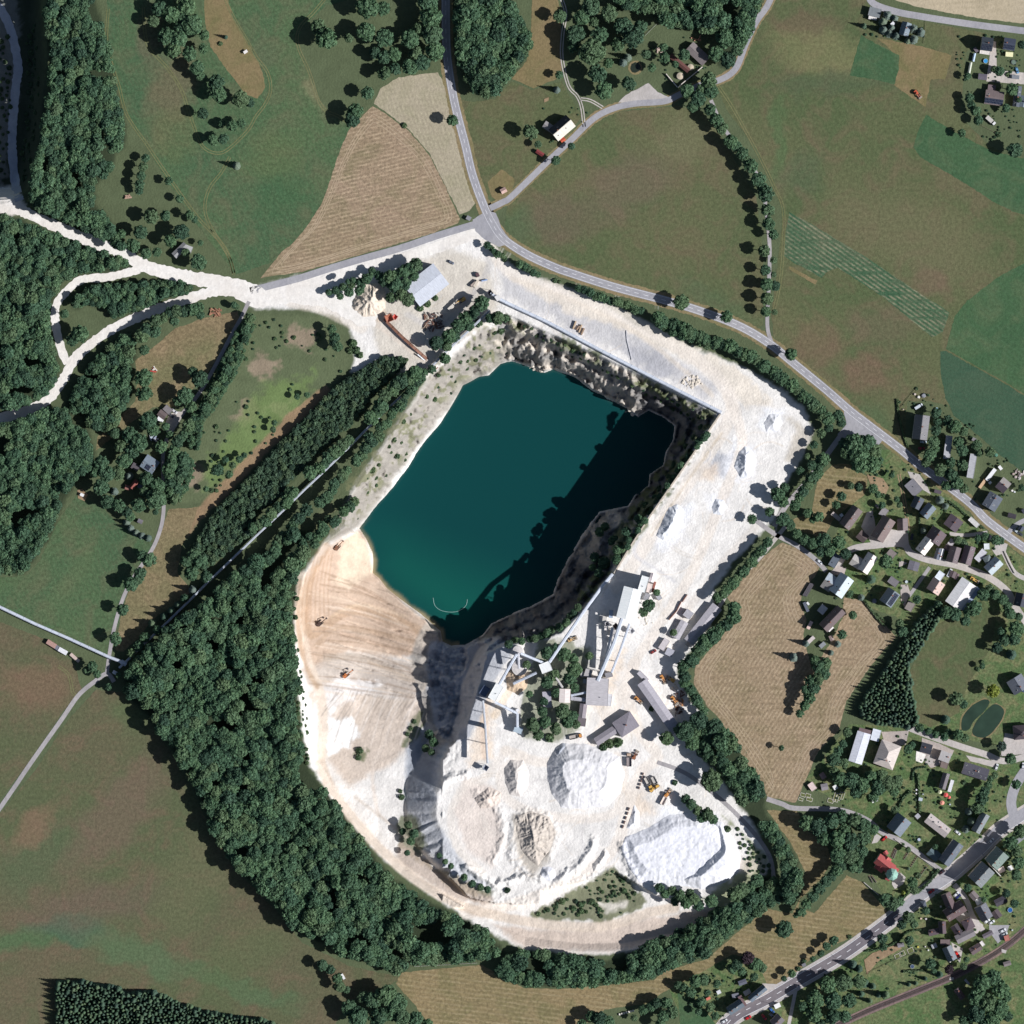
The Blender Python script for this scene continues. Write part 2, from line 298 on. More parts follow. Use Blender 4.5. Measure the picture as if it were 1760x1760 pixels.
H[s] = np.where(g > 0, H[s], np.minimum(H[s], g)); ROUGH[s] = np.maximum(ROUGH[s], lv * .8)
# --- benches, berms and gullied edges in the yards
s = reg(760, 1330, 1270, 1560)
for pts, h, r in (([(960,1512),(990,1492),(1014,1465),(1020,1445)], 2.6, 11), ([(1068,1452),(1076,1478),(1096,1512)], 2, 10), ([(755,1400),(748,1370),(768,1340),(800,1330)], 3, 9), ([(800,1490),(850,1520),(905,1505),(930,1512)], 3.5, 9),
                  ([(905,1500),(880,1470),(884,1410),(905,1395),(940,1405),(955,1435),(942,1470)], 1.6, 14), ([(820,1360),(862,1400),(866,1440),(848,1478)], 1.4, 13)):
    for (x1, y1), (x2, y2) in zip(pts[:-1], pts[1:]):
        ex, ey = x2 - x1, y2 - y1; t = np.clip(((GX[s] - x1) * ex + (GY[s] - y1) * ey) / (ex * ex + ey * ey), 0, 1)
        dd = np.hypot(GX[s] - x1 - t * ex, GY[s] - y1 - t * ey) + nf[s] * 5
        H[s] = np.maximum(H[s], np.where(H[s] > -6, h * np.clip(1 - dd / r, 0, 1) + nff[s] * .6 - .3, -99))
s = bb(QUARRY, 10); sQ = s; qd, _ = sdist(QUARRY, GX[s], GY[s]); qm = ss(qd, 0, 25)
trk = fbm(GX[s] * .97 + GY[s] * .24, (GY[s] * .97 - GX[s] * .24) * .16, 11, 31, 4)
H[s] += qm * (nz[s] * .5 + nff[s] * .12 + trk * .05) * (H[s] > -42)
# terrace ledges
s = reg(520, 760, 1040, 1240)
H[s] += np.where(H[s] > -42, (vn((GY[s] - GX[s] * .38) + nz[s] * 5, GX[s] * .12, 9, 13) - .5) * 1.8 * ss(GX[s], 540, 590), 0)
s = reg(545, 765, 985, 1215); u = (GY[s] - GX[s] * .42 + nz[s] * 9) / 21.0; fr = u - np.floor(u)
H[s] += np.where(H[s] > -41.5, (ss(fr, 0, .16) - fr) * 1.9 * ss(GX[s], 548, 590) * (1 - ss(GY[s], 1185, 1215)) * ss(GY[s], 985, 1010), 0)
# --- colours of the soil, rock and grass; some slopes have shade painted in
for k, pl in FOREST.items(): blend(pl, (52, 62, 46), 5, .9)
blend(PLANTATION, (60, 76, 54), 4, .9)
blend([(-60,-60),(66,-60),(76,60),(78,200),(60,290),(40,340),(-60,345)], (64, 72, 60), 5, .9)
blend([(-60,-60),(20,-60),(30,60),(20,200),(12,345),(-60,345)], (150, 150, 146), 5, .6, 16)
blend([(-20,322),(30,318),(45,352),(20,368),(-20,358)], (228, 222, 214), 3)
blend([(425,540),(560,545),(600,600),(600,640),(540,690),(440,790),(370,865),(290,865),(300,760),(340,700),(400,570)], (98, 108, 80), 5, .9)
for q in ([(440,600),(480,620),(470,650),(425,640)], [(420,690),(450,700),(440,740),(400,720)], [(500,560),(540,570),(530,600),(490,590)], [(330,800),(350,810),(340,840),(315,830)], [(470,700),(500,690),(490,720)]): blend(q, (150, 134, 116), 8, .9, 16)
blend([(460,660),(540,640),(520,700),(440,780),(380,830),(350,850),(360,780)], (112, 132, 82), 10, .8, 16)
blend([(560,662),(500,708),(440,768),(380,830),(330,880),(310,910),(322,925),(345,895),(395,845),(450,790),(510,728),(575,675)], (150, 126, 100), 3, .95, 3)
sq, qmask = blend(QUARRY, (231, 227, 223), 4, 1, 4)
blend([(660,640),(640,560),(640,480),(760,430),(840,450),(860,520),(840,560),(760,600),(735,650)], (206, 198, 186), 8, .9, 8)
blend([(860,470),(960,500),(1060,545),(1170,620),(1250,660),(1215,690),(1120,640),(1000,580),(900,530),(860,510)], (196, 194, 196), 10, .85, 14)
blend([(1060,590),(1130,600),(1170,640),(1140,660),(1090,625)], (170, 170, 176), 10, .8, 10)
blend([(870,470),(1000,515),(1100,560),(1240,615),(1300,660),(1330,700),(1280,700),(1230,650),(1100,580),(960,530)], (228, 216, 200), 6, .7, 8)
blend([(735,650),(830,560),(875,570),(880,615),(790,680),(720,765),(640,875),(610,912),(560,935),(600,850),(660,760)], (162, 156, 148), 6, .97)
s = reg(540, 900, 540, 960); d, _ = sdist([(735,645),(760,600),(860,545),(885,600),(840,640),(790,660),(720,760),(630,880),(600,905),(540,950),(530,900),(600,820),(660,740)], GX[s], GY[s])
m = ss(d, -5, 12) * ss(nz[s] * .7 + nf[s], .0, .3) * .8
COL[s] = COL[s] * (1 - m[..., None]) + np.array(lin((116, 118, 88))) * m[..., None]
s = reg(470, 760, 860, 1150)
blend([(625,905),(560,945),(522,1000),(508,1060),(512,1120),(540,1150),(600,1120),(700,1130),(762,1112),(757,1080),(700,1040),(640,975)], (196, 172, 152), 6, .95)
blend([(612,912),(640,945),(642,985),(600,1010),(575,1000),(585,950)], (222, 204, 182), 6, .8)
blend([(515,1150),(600,1120),(720,1140),(745,1180),(700,1200),(600,1175),(530,1180)], (186, 172, 160), 6, .8)
blend([(530,1190),(560,1170),(680,1200),(745,1200),(730,1260),(660,1320),(600,1350),(560,1300)], (206, 190, 176), 8, .9)
blend([(545,1180),(600,1165),(660,1175),(640,1190),(590,1205),(560,1240),(545,1300),(536,1260)], (226, 222, 220), 5, .8, 8)
blend([(560,1240),(605,1230),(620,1262),(600,1285),(565,1300),(552,1270)], (238, 238, 238), 4, .95)
blend([(700,1240),(765,1255),(742,1400),(800,1490),(850,1530),(770,1500),(720,1450),(696,1380),(700,1300)], (196, 198, 204), 6, .9)
blend([(700,1250),(755,1262),(740,1370),(700,1390)], (150, 156, 166), 8, .8)  # blue-grey shade of the west-facing dump slope painted into its colour
for q in ([(690,1400),(715,1405),(730,1455),(718,1475),(690,1450),(678,1420)], [(720,1475),(800,1520),(850,1532),(835,1545),(770,1520)], [(705,1240),(730,1210),(745,1215),(725,1260),(690,1285)], [(612,1280),(630,1290),(625,1310),(605,1300)]): blend(q, (106, 112, 82), 4, .85, 8)
blend([(690,1450),(760,1500),(850,1545),(840,1562),(760,1530),(680,1480)], (176, 158, 144), 5, .75, 7)
blend([(850,1590),(980,1598),(1150,1570),(1235,1560),(1180,1612),(1060,1638),(900,1632)], (202, 184, 170), 7, .85)
blend([(912,1577),(950,1552),(1010,1520),(1055,1488),(1085,1515),(1110,1548),(1082,1572),(1040,1582),(970,1582)], (112, 116, 86), 4, .92, 8)
blend([(1030,1553),(1080,1548),(1075,1562),(1045,1566)], (214, 208, 198), 4, .9)
blend([(1240,1400),(1320,1470),(1290,1525),(1240,1570),(1200,1550),(1275,1500),(1290,1450)], (132, 140, 98), 6, .85, 9)
blend([(1270,1470),(1310,1480),(1290,1500),(1265,1495)], (216, 204, 192), 6, .7)
blend([(900,1190),(930,1100),(985,1100),(1015,1120),(1010,1160),(1000,1240),(960,1275),(900,1270),(890,1240)], (122, 128, 100), 5, .8, 8)
blend([(882,1400),(930,1395),(958,1430),(945,1475),(915,1510),(890,1470)], (176, 168, 158), 6, .9)
blend([(798,1335),(850,1350),(866,1440),(845,1490),(800,1460),(780,1390)], (220, 206, 196), 8, .8)
blend([(1330,700),(1398,745),(1370,800),(1350,790),(1370,740)], (190, 180, 165), 6, .7)
for q in ([(1240,780),(1262,790),(1250,820),(1232,815)], [(1215,790),(1235,770),(1240,785),(1222,815)]): blend(q, (176, 178, 186), 6, .8)
for q in ([(1190,800),(1230,800),(1225,825),(1200,822)], [(1000,1180),(1030,1160),(1060,1110),(1080,1110),(1060,1180),(1030,1230)], [(815,1180),(850,1200),(845,1300),(805,1320)], [(1060,1340),(1110,1360),(1130,1400),(1080,1410)]): blend(q, (230, 206, 180), 10, .55, 10)
for q in ([(1140,870),(1190,870),(1175,930),(1125,950)], [(1260,760),(1300,770),(1290,830),(1250,820)], [(1215,850),(1250,850),(1245,890),(1220,885)], [(1310,700),(1350,705),(1340,745),(1310,740)], [(1140,1390),(1230,1400),(1260,1480),(1180,1500),(1110,1430)]): blend(q, (236, 236, 240), 10, .9, 10)
def bline(pts, w, c, f=.6, soft=3, amp=1.0):
    q = crom(pts, 8.0); a = np.array(q); s = reg(a[:, 0].min() - w - 10, a[:, 0].max() + w + 10, a[:, 1].min() - w - 10, a[:, 1].max() + w + 10); X, Y = GX[s], GY[s]; D = np.full(X.shape, 1e9)
    for (x1, y1), (x2, y2) in zip(q[:-1], q[1:]):
        ex, ey = x2 - x1, y2 - y1; t = np.clip(((X - x1) * ex + (Y - y1) * ey) / (ex * ex + ey * ey + 1e-9), 0, 1); D = np.minimum(D, np.hypot(X - x1 - t * ex, Y - y1 - t * ey))
    D = D + nf[s] * amp * 2; m = (1 - ss(D, w / 2 - soft, w / 2 + soft)) * f; COL[s] = COL[s] * (1 - m[..., None]) + np.array(lin(c)) * m[..., None]; return s, D
CRM = (233, 223, 213); TN = (214, 198, 180); GRY = (200, 200, 206)
for pts, w, c, f in (
    ([(832,412),(880,470),(960,500),(1060,540),(1130,575),(1200,620),(1245,665),(1258,700),(1240,745),(1190,820),(1140,890),(1095,960),(1060,1010)], 22, CRM, .75),
    ([(880,480),(980,515),(1090,570),(1180,640),(1225,680)], 8, (222,210,196), .6), ([(1250,680),(1275,760),(1240,860),(1200,960),(1175,1010),(1130,1080),(1090,1140),(1060,1210),(1020,1270),(990,1300),(930,1310),(870,1290)], 18, CRM, .8),
    ([(1300,905),(1240,970),(1195,1030),(1150,1090)], 14, (216,208,200), .6), ([(1090,1140),(1080,1200),(1100,1260),(1130,1300),(1100,1330),(1075,1400),(1060,1450),(1020,1490),(950,1530),(880,1555),(800,1570)], 20, CRM, .8),
    ([(870,1290),(830,1340),(800,1350),(775,1400),(790,1460),(830,1500)], 14, CRM, .6), ([(1060,1300),(1075,1350),(1050,1400),(960,1405),(880,1380),(860,1330),(900,1300)], 16, CRM, .7),
    ([(620,560),(560,530),(500,515)], 26, (226,214,200), .5), ([(520,990),(515,1060),(530,1140),(550,1190),(556,1250),(552,1310),(572,1360),(610,1410),(660,1465),(720,1515),(790,1555),(860,1575),(950,1590),(1040,1592),(1110,1570),(1160,1560)], 17, (216,200,184), .85),
    ([(516,1000),(512,1070),(524,1140),(545,1180)], 8, (178,150,124), .7), ([(560,940),(540,975),(525,1030),(535,1090),(600,1050),(680,1065),(750,1100)], 16, (178,150,124), .6), ([(545,1110),(580,1080),(660,1090),(740,1112)], 9, (176,152,130), .6),
    ([(560,1130),(620,1130),(690,1160),(740,1180)], 12, (182,168,154), .7), ([(570,1060),(620,1040),(700,1060)], 4, (214,190,164), .7), ([(700,1440),(650,1400),(610,1370)], 5, (200,186,172), .6),
    ([(700,1250),(660,1280),(640,1330),(650,1400)], 6, (222,208,196), .7), ([(1240,745),(1180,830),(1120,920)], 4, (212,198,180), .8), ([(1110,900),(1090,950),(1130,980),(1160,1000)], 6, GRY, .5),
    ([(905,1160),(880,1180),(850,1230)], 14, (222,196,162), .5), ([(830,1210),(834,1300)], 14, (226,200,178), .5), ([(650,560),(690,590),(730,620)], 8, (216,202,188), .6), ([(700,540),(760,560),(830,480),(840,440)], 10, (196,192,190), .6),
    ([(600,530),(640,520),(655,545)], 20, (222,196,170), .5)): bline(pts, w, c, f)
for i in range(26):
    t = i / 26; yy = 985 + 205 * t; xa, xb = 548 + 18 * math.sin(i), 640 + 110 * min(1, .35 + t) + random.uniform(-30, 10); bline([(xa, yy + random.uniform(-6, 6)), ((xa + xb) / 2, yy + 14 + random.uniform(-5, 5)), (xb, yy + 42 * (1 - t * .3))], random.choice([1.6, 2.4, 3.4]), random.choice([(150, 126, 106), (216, 196, 176), (160, 142, 128), (226, 210, 194)]), .5, 1.2, .5)
for i in range(30):
    x0 = 560 + i * 6.2; L_ = random.uniform(25, 75); bline([(x0 + 18, 1186 + random.uniform(0, 12)), (x0 + 8, 1186 + L_ * .5), (x0 - 8, 1186 + L_)], random.choice([1.4, 2.0, 2.8]), random.choice([(164, 152, 142), (186, 172, 160), (232, 222, 214), (150, 140, 134)]), .55, 1.1, .4)
for i in range(60):
    cx_, cy_ = random.choice([(1220, 680, ), (1180, 900), (1150, 1050), (1120, 1130), (900, 500), (1030, 560), (1000, 1420), (840, 1420), (1120, 1420), (960, 1540), (720, 480), (1060, 1240)]); a = random.uniform(0, 6.28); cx_ += random.uniform(-50, 50); cy_ += random.uniform(-40, 40); R_ = random.uniform(20, 90); a = random.uniform(0, 6.28)
    for o_ in (0, 4.6): bline([(cx_ + (R_ + o_) * math.cos(a + t), cy_ + (R_ + o_) * math.sin(a + t)) for t in (0, .3, .6, .9)], 1.5, random.choice([(206, 194, 180), (200, 196, 194), (238, 230, 220), (214, 200, 184)]), .5, 1.0, .3)
for i in range(14):      # ripper marks on the sand terrace
    x0 = 575 + i * 12.5; bline([(x0 + 20, 1185 + (i % 3) * 6), (x0 + 4, 1225), (x0 - 12, 1270 + (i % 4) * 5)], 2.6, (178, 164, 152) if i % 2 else (228, 216, 206), .55, 1.2, .3)
for i in range(9):
    bline([(560 + i * 9, 1000 + i * 17), (620 + i * 8, 1005 + i * 19), (700 + i * 4, 1050 + i * 16)], 2.4, (170, 148, 128) if i % 2 else (212, 192, 172), .5, 1.2, .4)
for i in range(7):
    bline([(535 + i * 6, 960 - i), (522 + i * 7, 1010), (518 + i * 8, 1070)], 1.8, (168, 138, 112), .45, 1.2, .4)
for i in range(16):
    a = random.uniform(0, 6.28); cx_, cy_ = random.uniform(1180, 1340), random.uniform(700, 900); R_ = random.uniform(12, 40)
    bline([(cx_ + R_ * math.cos(a + t), cy_ + R_ * math.sin(a + t)) for t in (0, .5, 1.0, 1.5)], 2.2, random.choice([TN, CRM, GRY]), .5, 1.3, .4)
for i in range(22):
    a = random.uniform(0, 6.28); cx_, cy_ = random.uniform(800, 1200), random.uniform(1310, 1500); R_ = random.uniform(15, 60)
    bline([(cx_ + R_ * math.cos(a + t), cy_ + R_ * math.sin(a + t)) for t in (0, .4, .8, 1.2)], 2.4, random.choice([TN, (222, 206, 188), (206, 200, 200)]), .45, 1.4, .4)
# rock faces of the pit
rock = lin((158, 145, 130)); m = np.clip(ROUGH * 1.1, 0, 1) * .95
dk = ss(fbm(GX, GY, 16, 41, 4), -.25, .35)[..., None]
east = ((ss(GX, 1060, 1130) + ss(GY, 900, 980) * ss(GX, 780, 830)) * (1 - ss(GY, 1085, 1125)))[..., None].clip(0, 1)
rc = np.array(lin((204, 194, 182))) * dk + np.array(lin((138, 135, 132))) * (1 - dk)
rc = rc * (1 - east) + rc * east * np.array((.36, .38, .42))  # eastern wall: shade put into the rock colour by darkening it
wbank = ((GX < 850) & (GY < 1000))[..., None]
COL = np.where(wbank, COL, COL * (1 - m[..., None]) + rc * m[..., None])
blend([(742,1105),(800,1100),(858,1100),(882,1112),(862,1150),(838,1190),(828,1240),(808,1268),(765,1282),(745,1240),(734,1180),(734,1130)], (184, 186, 192), 4, .97, 5)
s = reg(850, 1260, 530, 1100)
e1 = [(870,540),(1000,590),(1140,665),(1235,712),(1160,840),(1060,975),(1010,1040),(985,1030),(1040,940),(1120,820),(1195,725),(1130,680),(1000,612),(870,560)]
d, _ = sdist(e1, GX[s], GY[s]); m = ss(d + nf[s] * 8, -4, 5) * ss(nf[s] + nz[s] * .6, -.25, .15) * .85
COL[s] = COL[s] * (1 - m[..., None]) + np.array(lin((98, 106, 72))) * m[..., None]
s = sQ
var = 1 + (trk * .03 + nz[s] * .07 + nff[s] * .05) * qm; COL[s] *= var[..., None]
COL *= (1 + nf * .08)[..., None]
COL = np.clip(COL, .01, .86)
def hz(x, y):
    j = min(max(np.searchsorted(xs, x) - 1, 0), len(xs) - 2); i = min(max(np.searchsorted(ys, y) - 1, 0), len(ys) - 2)
    u = (x - xs[j]) / (xs[j + 1] - xs[j]); v = (y - ys[i]) / (ys[i + 1] - ys[i])
    return float((H[i, j] * (1 - u) + H[i, j + 1] * u) * (1 - v) + (H[i + 1, j] * (1 - u) + H[i + 1, j + 1] * u) * v)
nx, ny = len(xs), len(ys)
kk = (CH - H) / CH; WX = (GX - 880) * S * kk; WY = (880 - GY) * S * kk
V = np.stack([WX, WY, H], -1).reshape(-1, 3)
I, J = np.meshgrid(np.arange(ny - 1), np.arange(nx - 1), indexing='ij'); a = (I * nx + J).ravel()
Q = np.stack([a + nx, a + nx + 1, a + 1, a], -1)
me = npmesh('ground', V, Q)
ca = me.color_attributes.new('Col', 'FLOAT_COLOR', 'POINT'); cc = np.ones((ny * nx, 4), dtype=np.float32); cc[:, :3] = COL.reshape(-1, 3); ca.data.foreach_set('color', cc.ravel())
m, nt, p = nodes('soil_rock_and_grass')
at = N(nt, 'ShaderNodeAttribute', attribute_name='Col'); tc = N(nt, 'ShaderNodeTexCoord').outputs['Object']
def noi_(sc, det=5.0):
    n = N(nt, 'ShaderNodeTexNoise', i_Scale=sc, i_Detail=det); nt.links.new(tc, n.inputs['Vector']); return n.outputs[0]
f1 = rng(nt, noi_(.5, 6), .3, .7, .93, 1.06); f2 = rng(nt, noi_(.09, 5), .3, .7, .9, 1.08)
mm = N(nt, 'ShaderNodeMath', operation='MULTIPLY'); nt.links.new(f1, mm.inputs[0]); nt.links.new(f2, mm.inputs[1])
cb = N(nt, 'ShaderNodeVectorMath', operation='SCALE'); nt.links.new(at.outputs['Color'], cb.inputs[0]); nt.links.new(mm.outputs[0], cb.inputs['Scale'])
nt.links.new(cb.outputs[0], p.inputs['Base Color']); p.inputs['Roughness'].default_value = .95; p.inputs['Specular IOR Level'].default_value = .1
bp = N(nt, 'ShaderNodeBump', i_Strength=.6, i_Distance=.6); nt.links.new(noi_(.7, 6), bp.inputs['Height']); nt.links.new(bp.outputs[0], p.inputs['Normal'])
tag(link('ground', me, None, m), kind='structure')
# ------------------------------------------------------------------ lake
wx = np.arange(590, 1240, 3.0); wy = np.arange(590, 1150, 3.0); LX, LY = np.meshgrid(wx, wy)
d, _ = sdist(LAKE, LX, LY)
nfl = fbm(LX, LY, 14, 3, 4) * 4; sb = ss(LY, 880, 960) * (LX < 790)                       # sandy fill slides into the south-western shore
t1 = (1 - ss(d + nfl, 0, 9)) * sb; t2 = ss((LY - 900) - (LX - 800) * .4, 0, 190) * ss(d, -20, 60) * .8; t0 = (1 - ss(d, 0, 5)) * .5
deep = np.array(lin((15, 64, 65))); green = np.array(lin((22, 92, 80))); sand = np.array(lin((150, 138, 108)))
wc = deep * (1 - t2[..., None]) + green * t2[..., None]; wc = wc * (1 - t0[..., None]) + np.array(lin((60, 84, 80))) * t0[..., None] ; wc = wc * (1 - t1[..., None] * .9) + sand * t1[..., None] * .9
wv_ = np.array([PW(x, y, -46.5) for x, y in zip(LX.ravel(), LY.ravel())])
I, J = np.meshgrid(np.arange(len(wy) - 1), np.arange(len(wx) - 1), indexing='ij'); a = (I * len(wx) + J); k = (d[:-1, :-1] > -10) | (d[1:, 1:] > -10) | (d[:-1, 1:] > -10) | (d[1:, :-1] > -10)
a = a[k]; n_ = len(wx); me = npmesh('water', wv_, np.stack([a + n_, a + n_ + 1, a + 1, a], -1))
ca = me.color_attributes.new('Col', 'FLOAT_COLOR', 'POINT'); cc = np.ones((len(wv_), 4), dtype=np.float32); cc[:, :3] = wc.reshape(-1, 3); ca.data.foreach_set('color', cc.ravel())
m, nt, p = nodes('lake_water'); at = N(nt, 'ShaderNodeAttribute', attribute_name='Col'); nt.links.new(at.outputs['Color'], p.inputs['Base Color'])
p.inputs['Roughness'].default_value = .25; p.inputs['Specular IOR Level'].default_value = .12
tc = N(nt, 'ShaderNodeTexCoord').outputs['Object']; n = N(nt, 'ShaderNodeTexNoise', i_Scale=.9, i_Detail=5.0); nt.links.new(tc, n.inputs['Vector']); bp = N(nt, 'ShaderNodeBump', i_Strength=.25, i_Distance=.15); nt.links.new(n.outputs[0], bp.inputs['Height']); nt.links.new(bp.outputs[0], p.inputs['Normal'])
tag(link('water', me, None, m), kind='structure')
# ------------------------------------------------------------------ fields, roads, paths
def sheet(name, poly, mat, z=.04, jitter=.8, kind='structure', parent=None, step=5.0, drape=False):
    out = []
    n = len(poly)
    for i in range(n):
        (x1, y1), (x2, y2) = poly[i], poly[(i + 1) % n]; L = math.dist((x1, y1), (x2, y2)); k = max(1, int(L / step))
        for j in range(k): t = j / k; out.append((x1 + (x2 - x1) * t + random.uniform(-jitter, jitter), y1 + (y2 - y1) * t + random.uniform(-jitter, jitter)))
    v = [PW(x, y, z + (hz(x, y) if drape else 0)) for x, y in out]
    f = geometry.tessellate_polygon([[Vector((q[0], q[1], 0)) for q in v]])
    f = [tuple(t) if (Vector(v[t[1]]) - Vector(v[t[0]])).cross(Vector(v[t[2]]) - Vector(v[t[0]])).z > 0 else (t[0], t[2], t[1]) for t in f]
    o = link(name, mesh(name, v, f), parent, mat)
    if kind: o['kind'] = kind
    return o
ROADPTS = []
def ribbon(name, pts, w, mat, z=.10, kind='structure', jitter=0.0, parent=None, smooth=True, step=4.0, w2=None, off=0.0, thick=0.0):
    q = crom(pts, step) if smooth else pts
    if name in ('road', 'lane', 'railway', 'haul_road'): ROADPTS.extend((a_, b_, w / 2) for a_, b_ in q)
    v = []; f = []; n = len(q); K = 3 if w > 6 else 1
    for i, (x, y) in enumerate(q):
        a = q[max(0, i - 1)]; b = q[min(n - 1, i + 1)]; dx, dy = b[0] - a[0], b[1] - a[1]; l = math.hypot(dx, dy) + 1e-9; nx_, ny_ = -dy / l, dx / l
        ww = (w if w2 is None else w + (w2 - w) * i / (n - 1)) / 2 + random.uniform(-jitter, jitter)
        for j in range(K + 1):
            s_ = -ww + 2 * ww * j / K + off; xx, yy = x + nx_ * s_, y + ny_ * s_
            v.append(PW(xx, yy, hz(xx, yy) + z))
    k1 = K + 1
    for i in range(n - 1):
        for j in range(K): f.append((i * k1 + j, (i + 1) * k1 + j, (i + 1) * k1 + j + 1, i * k1 + j + 1))
    # keep faces pointing up
    f = [t if (Vector(v[t[1]]) - Vector(v[t[0]])).cross(Vector(v[t[2]]) - Vector(v[t[0]])).z > 0 else t[::-1] for t in f]
    o = link(name, mesh(name, v, f), parent, mat)
    if kind: o['kind'] = kind
    return o
F_GREEN = fieldmat('green_meadow', (72, 97, 70), (82, 103, 72), (96, 101, 76), stripe=(62, 2.6, .35, 1.2, (92, 98, 76)), blobs=[(300,150,50,100,-20,(112,100,80),.6),(300,230,60,50,0,(108,110,74),.3),(470,270,70,60,0,(100,108,72),.3),(440,120,80,30,60,(96,100,78),.5),(560,140,40,60,0,(124,120,92),.7),(570,60,30,40,0,(118,116,88),.6),(480,340,60,50,0,(64,96,66),.5),(260,60,30,70,0,(108,96,80),.5),(120,1000,80,30,60,(96,108,78),.4),(60,960,60,40,0,(84,104,74),.4)])
F_BROWN = fieldmat('flowering_meadow', (84, 96, 66), (97, 100, 72), (106, 97, 76), fvar=.17, stripe=(60, 4.2, .22, 3, (108, 108, 80)), blobs=[(1080,320,110,60,30,(110,98,82),.6),(960,380,80,60,0,(106,94,80),.55),(1180,240,60,50,0,(112,112,84),.5),(1420,90,120,50,-10,(122,120,86),.6),(1380,40,80,30,0,(112,92,78),.5),(1450,140,160,30,5,(82,94,70),.6),(1380,300,50,40,0,(84,96,78),.25),(1400,600,60,50,0,(116,96,80),.5),(1490,640,60,40,0,(120,96,82),.6),(1560,400,180,80,-20,(108,106,80),.5),(1340,240,20,90,0,(82,104,70),.7),(1650,300,80,50,-40,(112,100,80),.5),(1520,560,70,60,0,(112,98,82),.4),(1600,480,50,30,-30,(120,96,84),.45),(880,400,50,50,0,(80,100,72),.6),(1230,520,100,30,-25,(82,100,72),.5),(1500,730,60,40,-40,(80,100,70),.6)])
F_BROWN2 = fieldmat('dry_meadow', (100, 95, 74), (90, 97, 70), (110, 96, 78), fvar=.17, stripe=(-50, 2.4, .3, 1.0, (84, 88, 70)), blobs=[(60,1610,150,34,12,(78,104,72),.8),(120,1600,70,30,-5,(72,98,78),.7),(230,1640,120,26,-20,(86,108,78),.7),(400,1690,150,20,-22,(84,106,76),.7),(60,1480,120,60,40,(84,98,72),.6),(200,1400,160,60,50,(118,96,86),.5),(60,1180,90,60,0,(126,100,84),.55),(60,1420,60,30,45,(128,104,86),.6),(340,1500,160,70,60,(104,104,78),.5),(230,1230,60,40,0,(88,104,72),.6),(420,1640,140,60,30,(88,102,70),.5),(150,1560,160,50,10,(110,92,84),.4)])
F_STUB = fieldmat('stubble', (142, 125, 102), (150, 130, 110), (128, 118, 92), stripe=(-14, 2.6, .62, .7, (186, 166, 140)))
F_STUB2 = fieldmat('stubble_swathes', (142, 125, 101), (149, 130, 108), (126, 114, 88), stripe=(-57, 2.6, .6, 1.2, (184, 166, 140)))
F_STUB3 = fieldmat('stubble_contour', (128, 116, 86), (138, 122, 92), (112, 108, 76), stripe=(8, 3.0, .6, 4.0, (158, 144, 114)))
F_HAY = fieldmat('raked_hay', (168, 158, 138), (162, 152, 132), (150, 144, 120), fvar=.12, stripe=(70, 2.6, .5, 4.0, (182, 174, 148)))
F_TAN = fieldmat('mown_ground', (132, 116, 88), (124, 112, 80), (108, 106, 72), fvar=.12)
F_PALE = fieldmat('ripe_grain', (176, 164, 142), (184, 170, 146), (164, 152, 128), fvar=.08, stripe=(-5, 4.0, .4, .8, (160, 148, 124)))
F_BRIGHT = fieldmat('young_crop', (65, 93, 65), (71, 98, 68), (86, 102, 74), fvar=.15, stripe=(35, 3.2, .3, 1, (80, 104, 80)))
F_BLUE = fieldmat('cereal', (60, 86, 68), (65, 90, 70), (74, 94, 74), fvar=.1, stripe=(31, 2.6, .4, .5, (76, 92, 74)))
F_VEG = fieldmat('crop_rows', (62, 92, 68), (74, 96, 72), (92, 102, 80), stripe=(35.5, 2.6, .75, .5, (146, 140, 116)))
F_DRYG = fieldmat('parched_meadow', (116, 112, 82), (128, 114, 88), (142, 124, 98), fvar=.25)
F_LAWN = fieldmat('garden_lawn', (84, 106, 68), (98, 110, 76), (126, 122, 90), big=.03, fine=.6, fvar=.3)
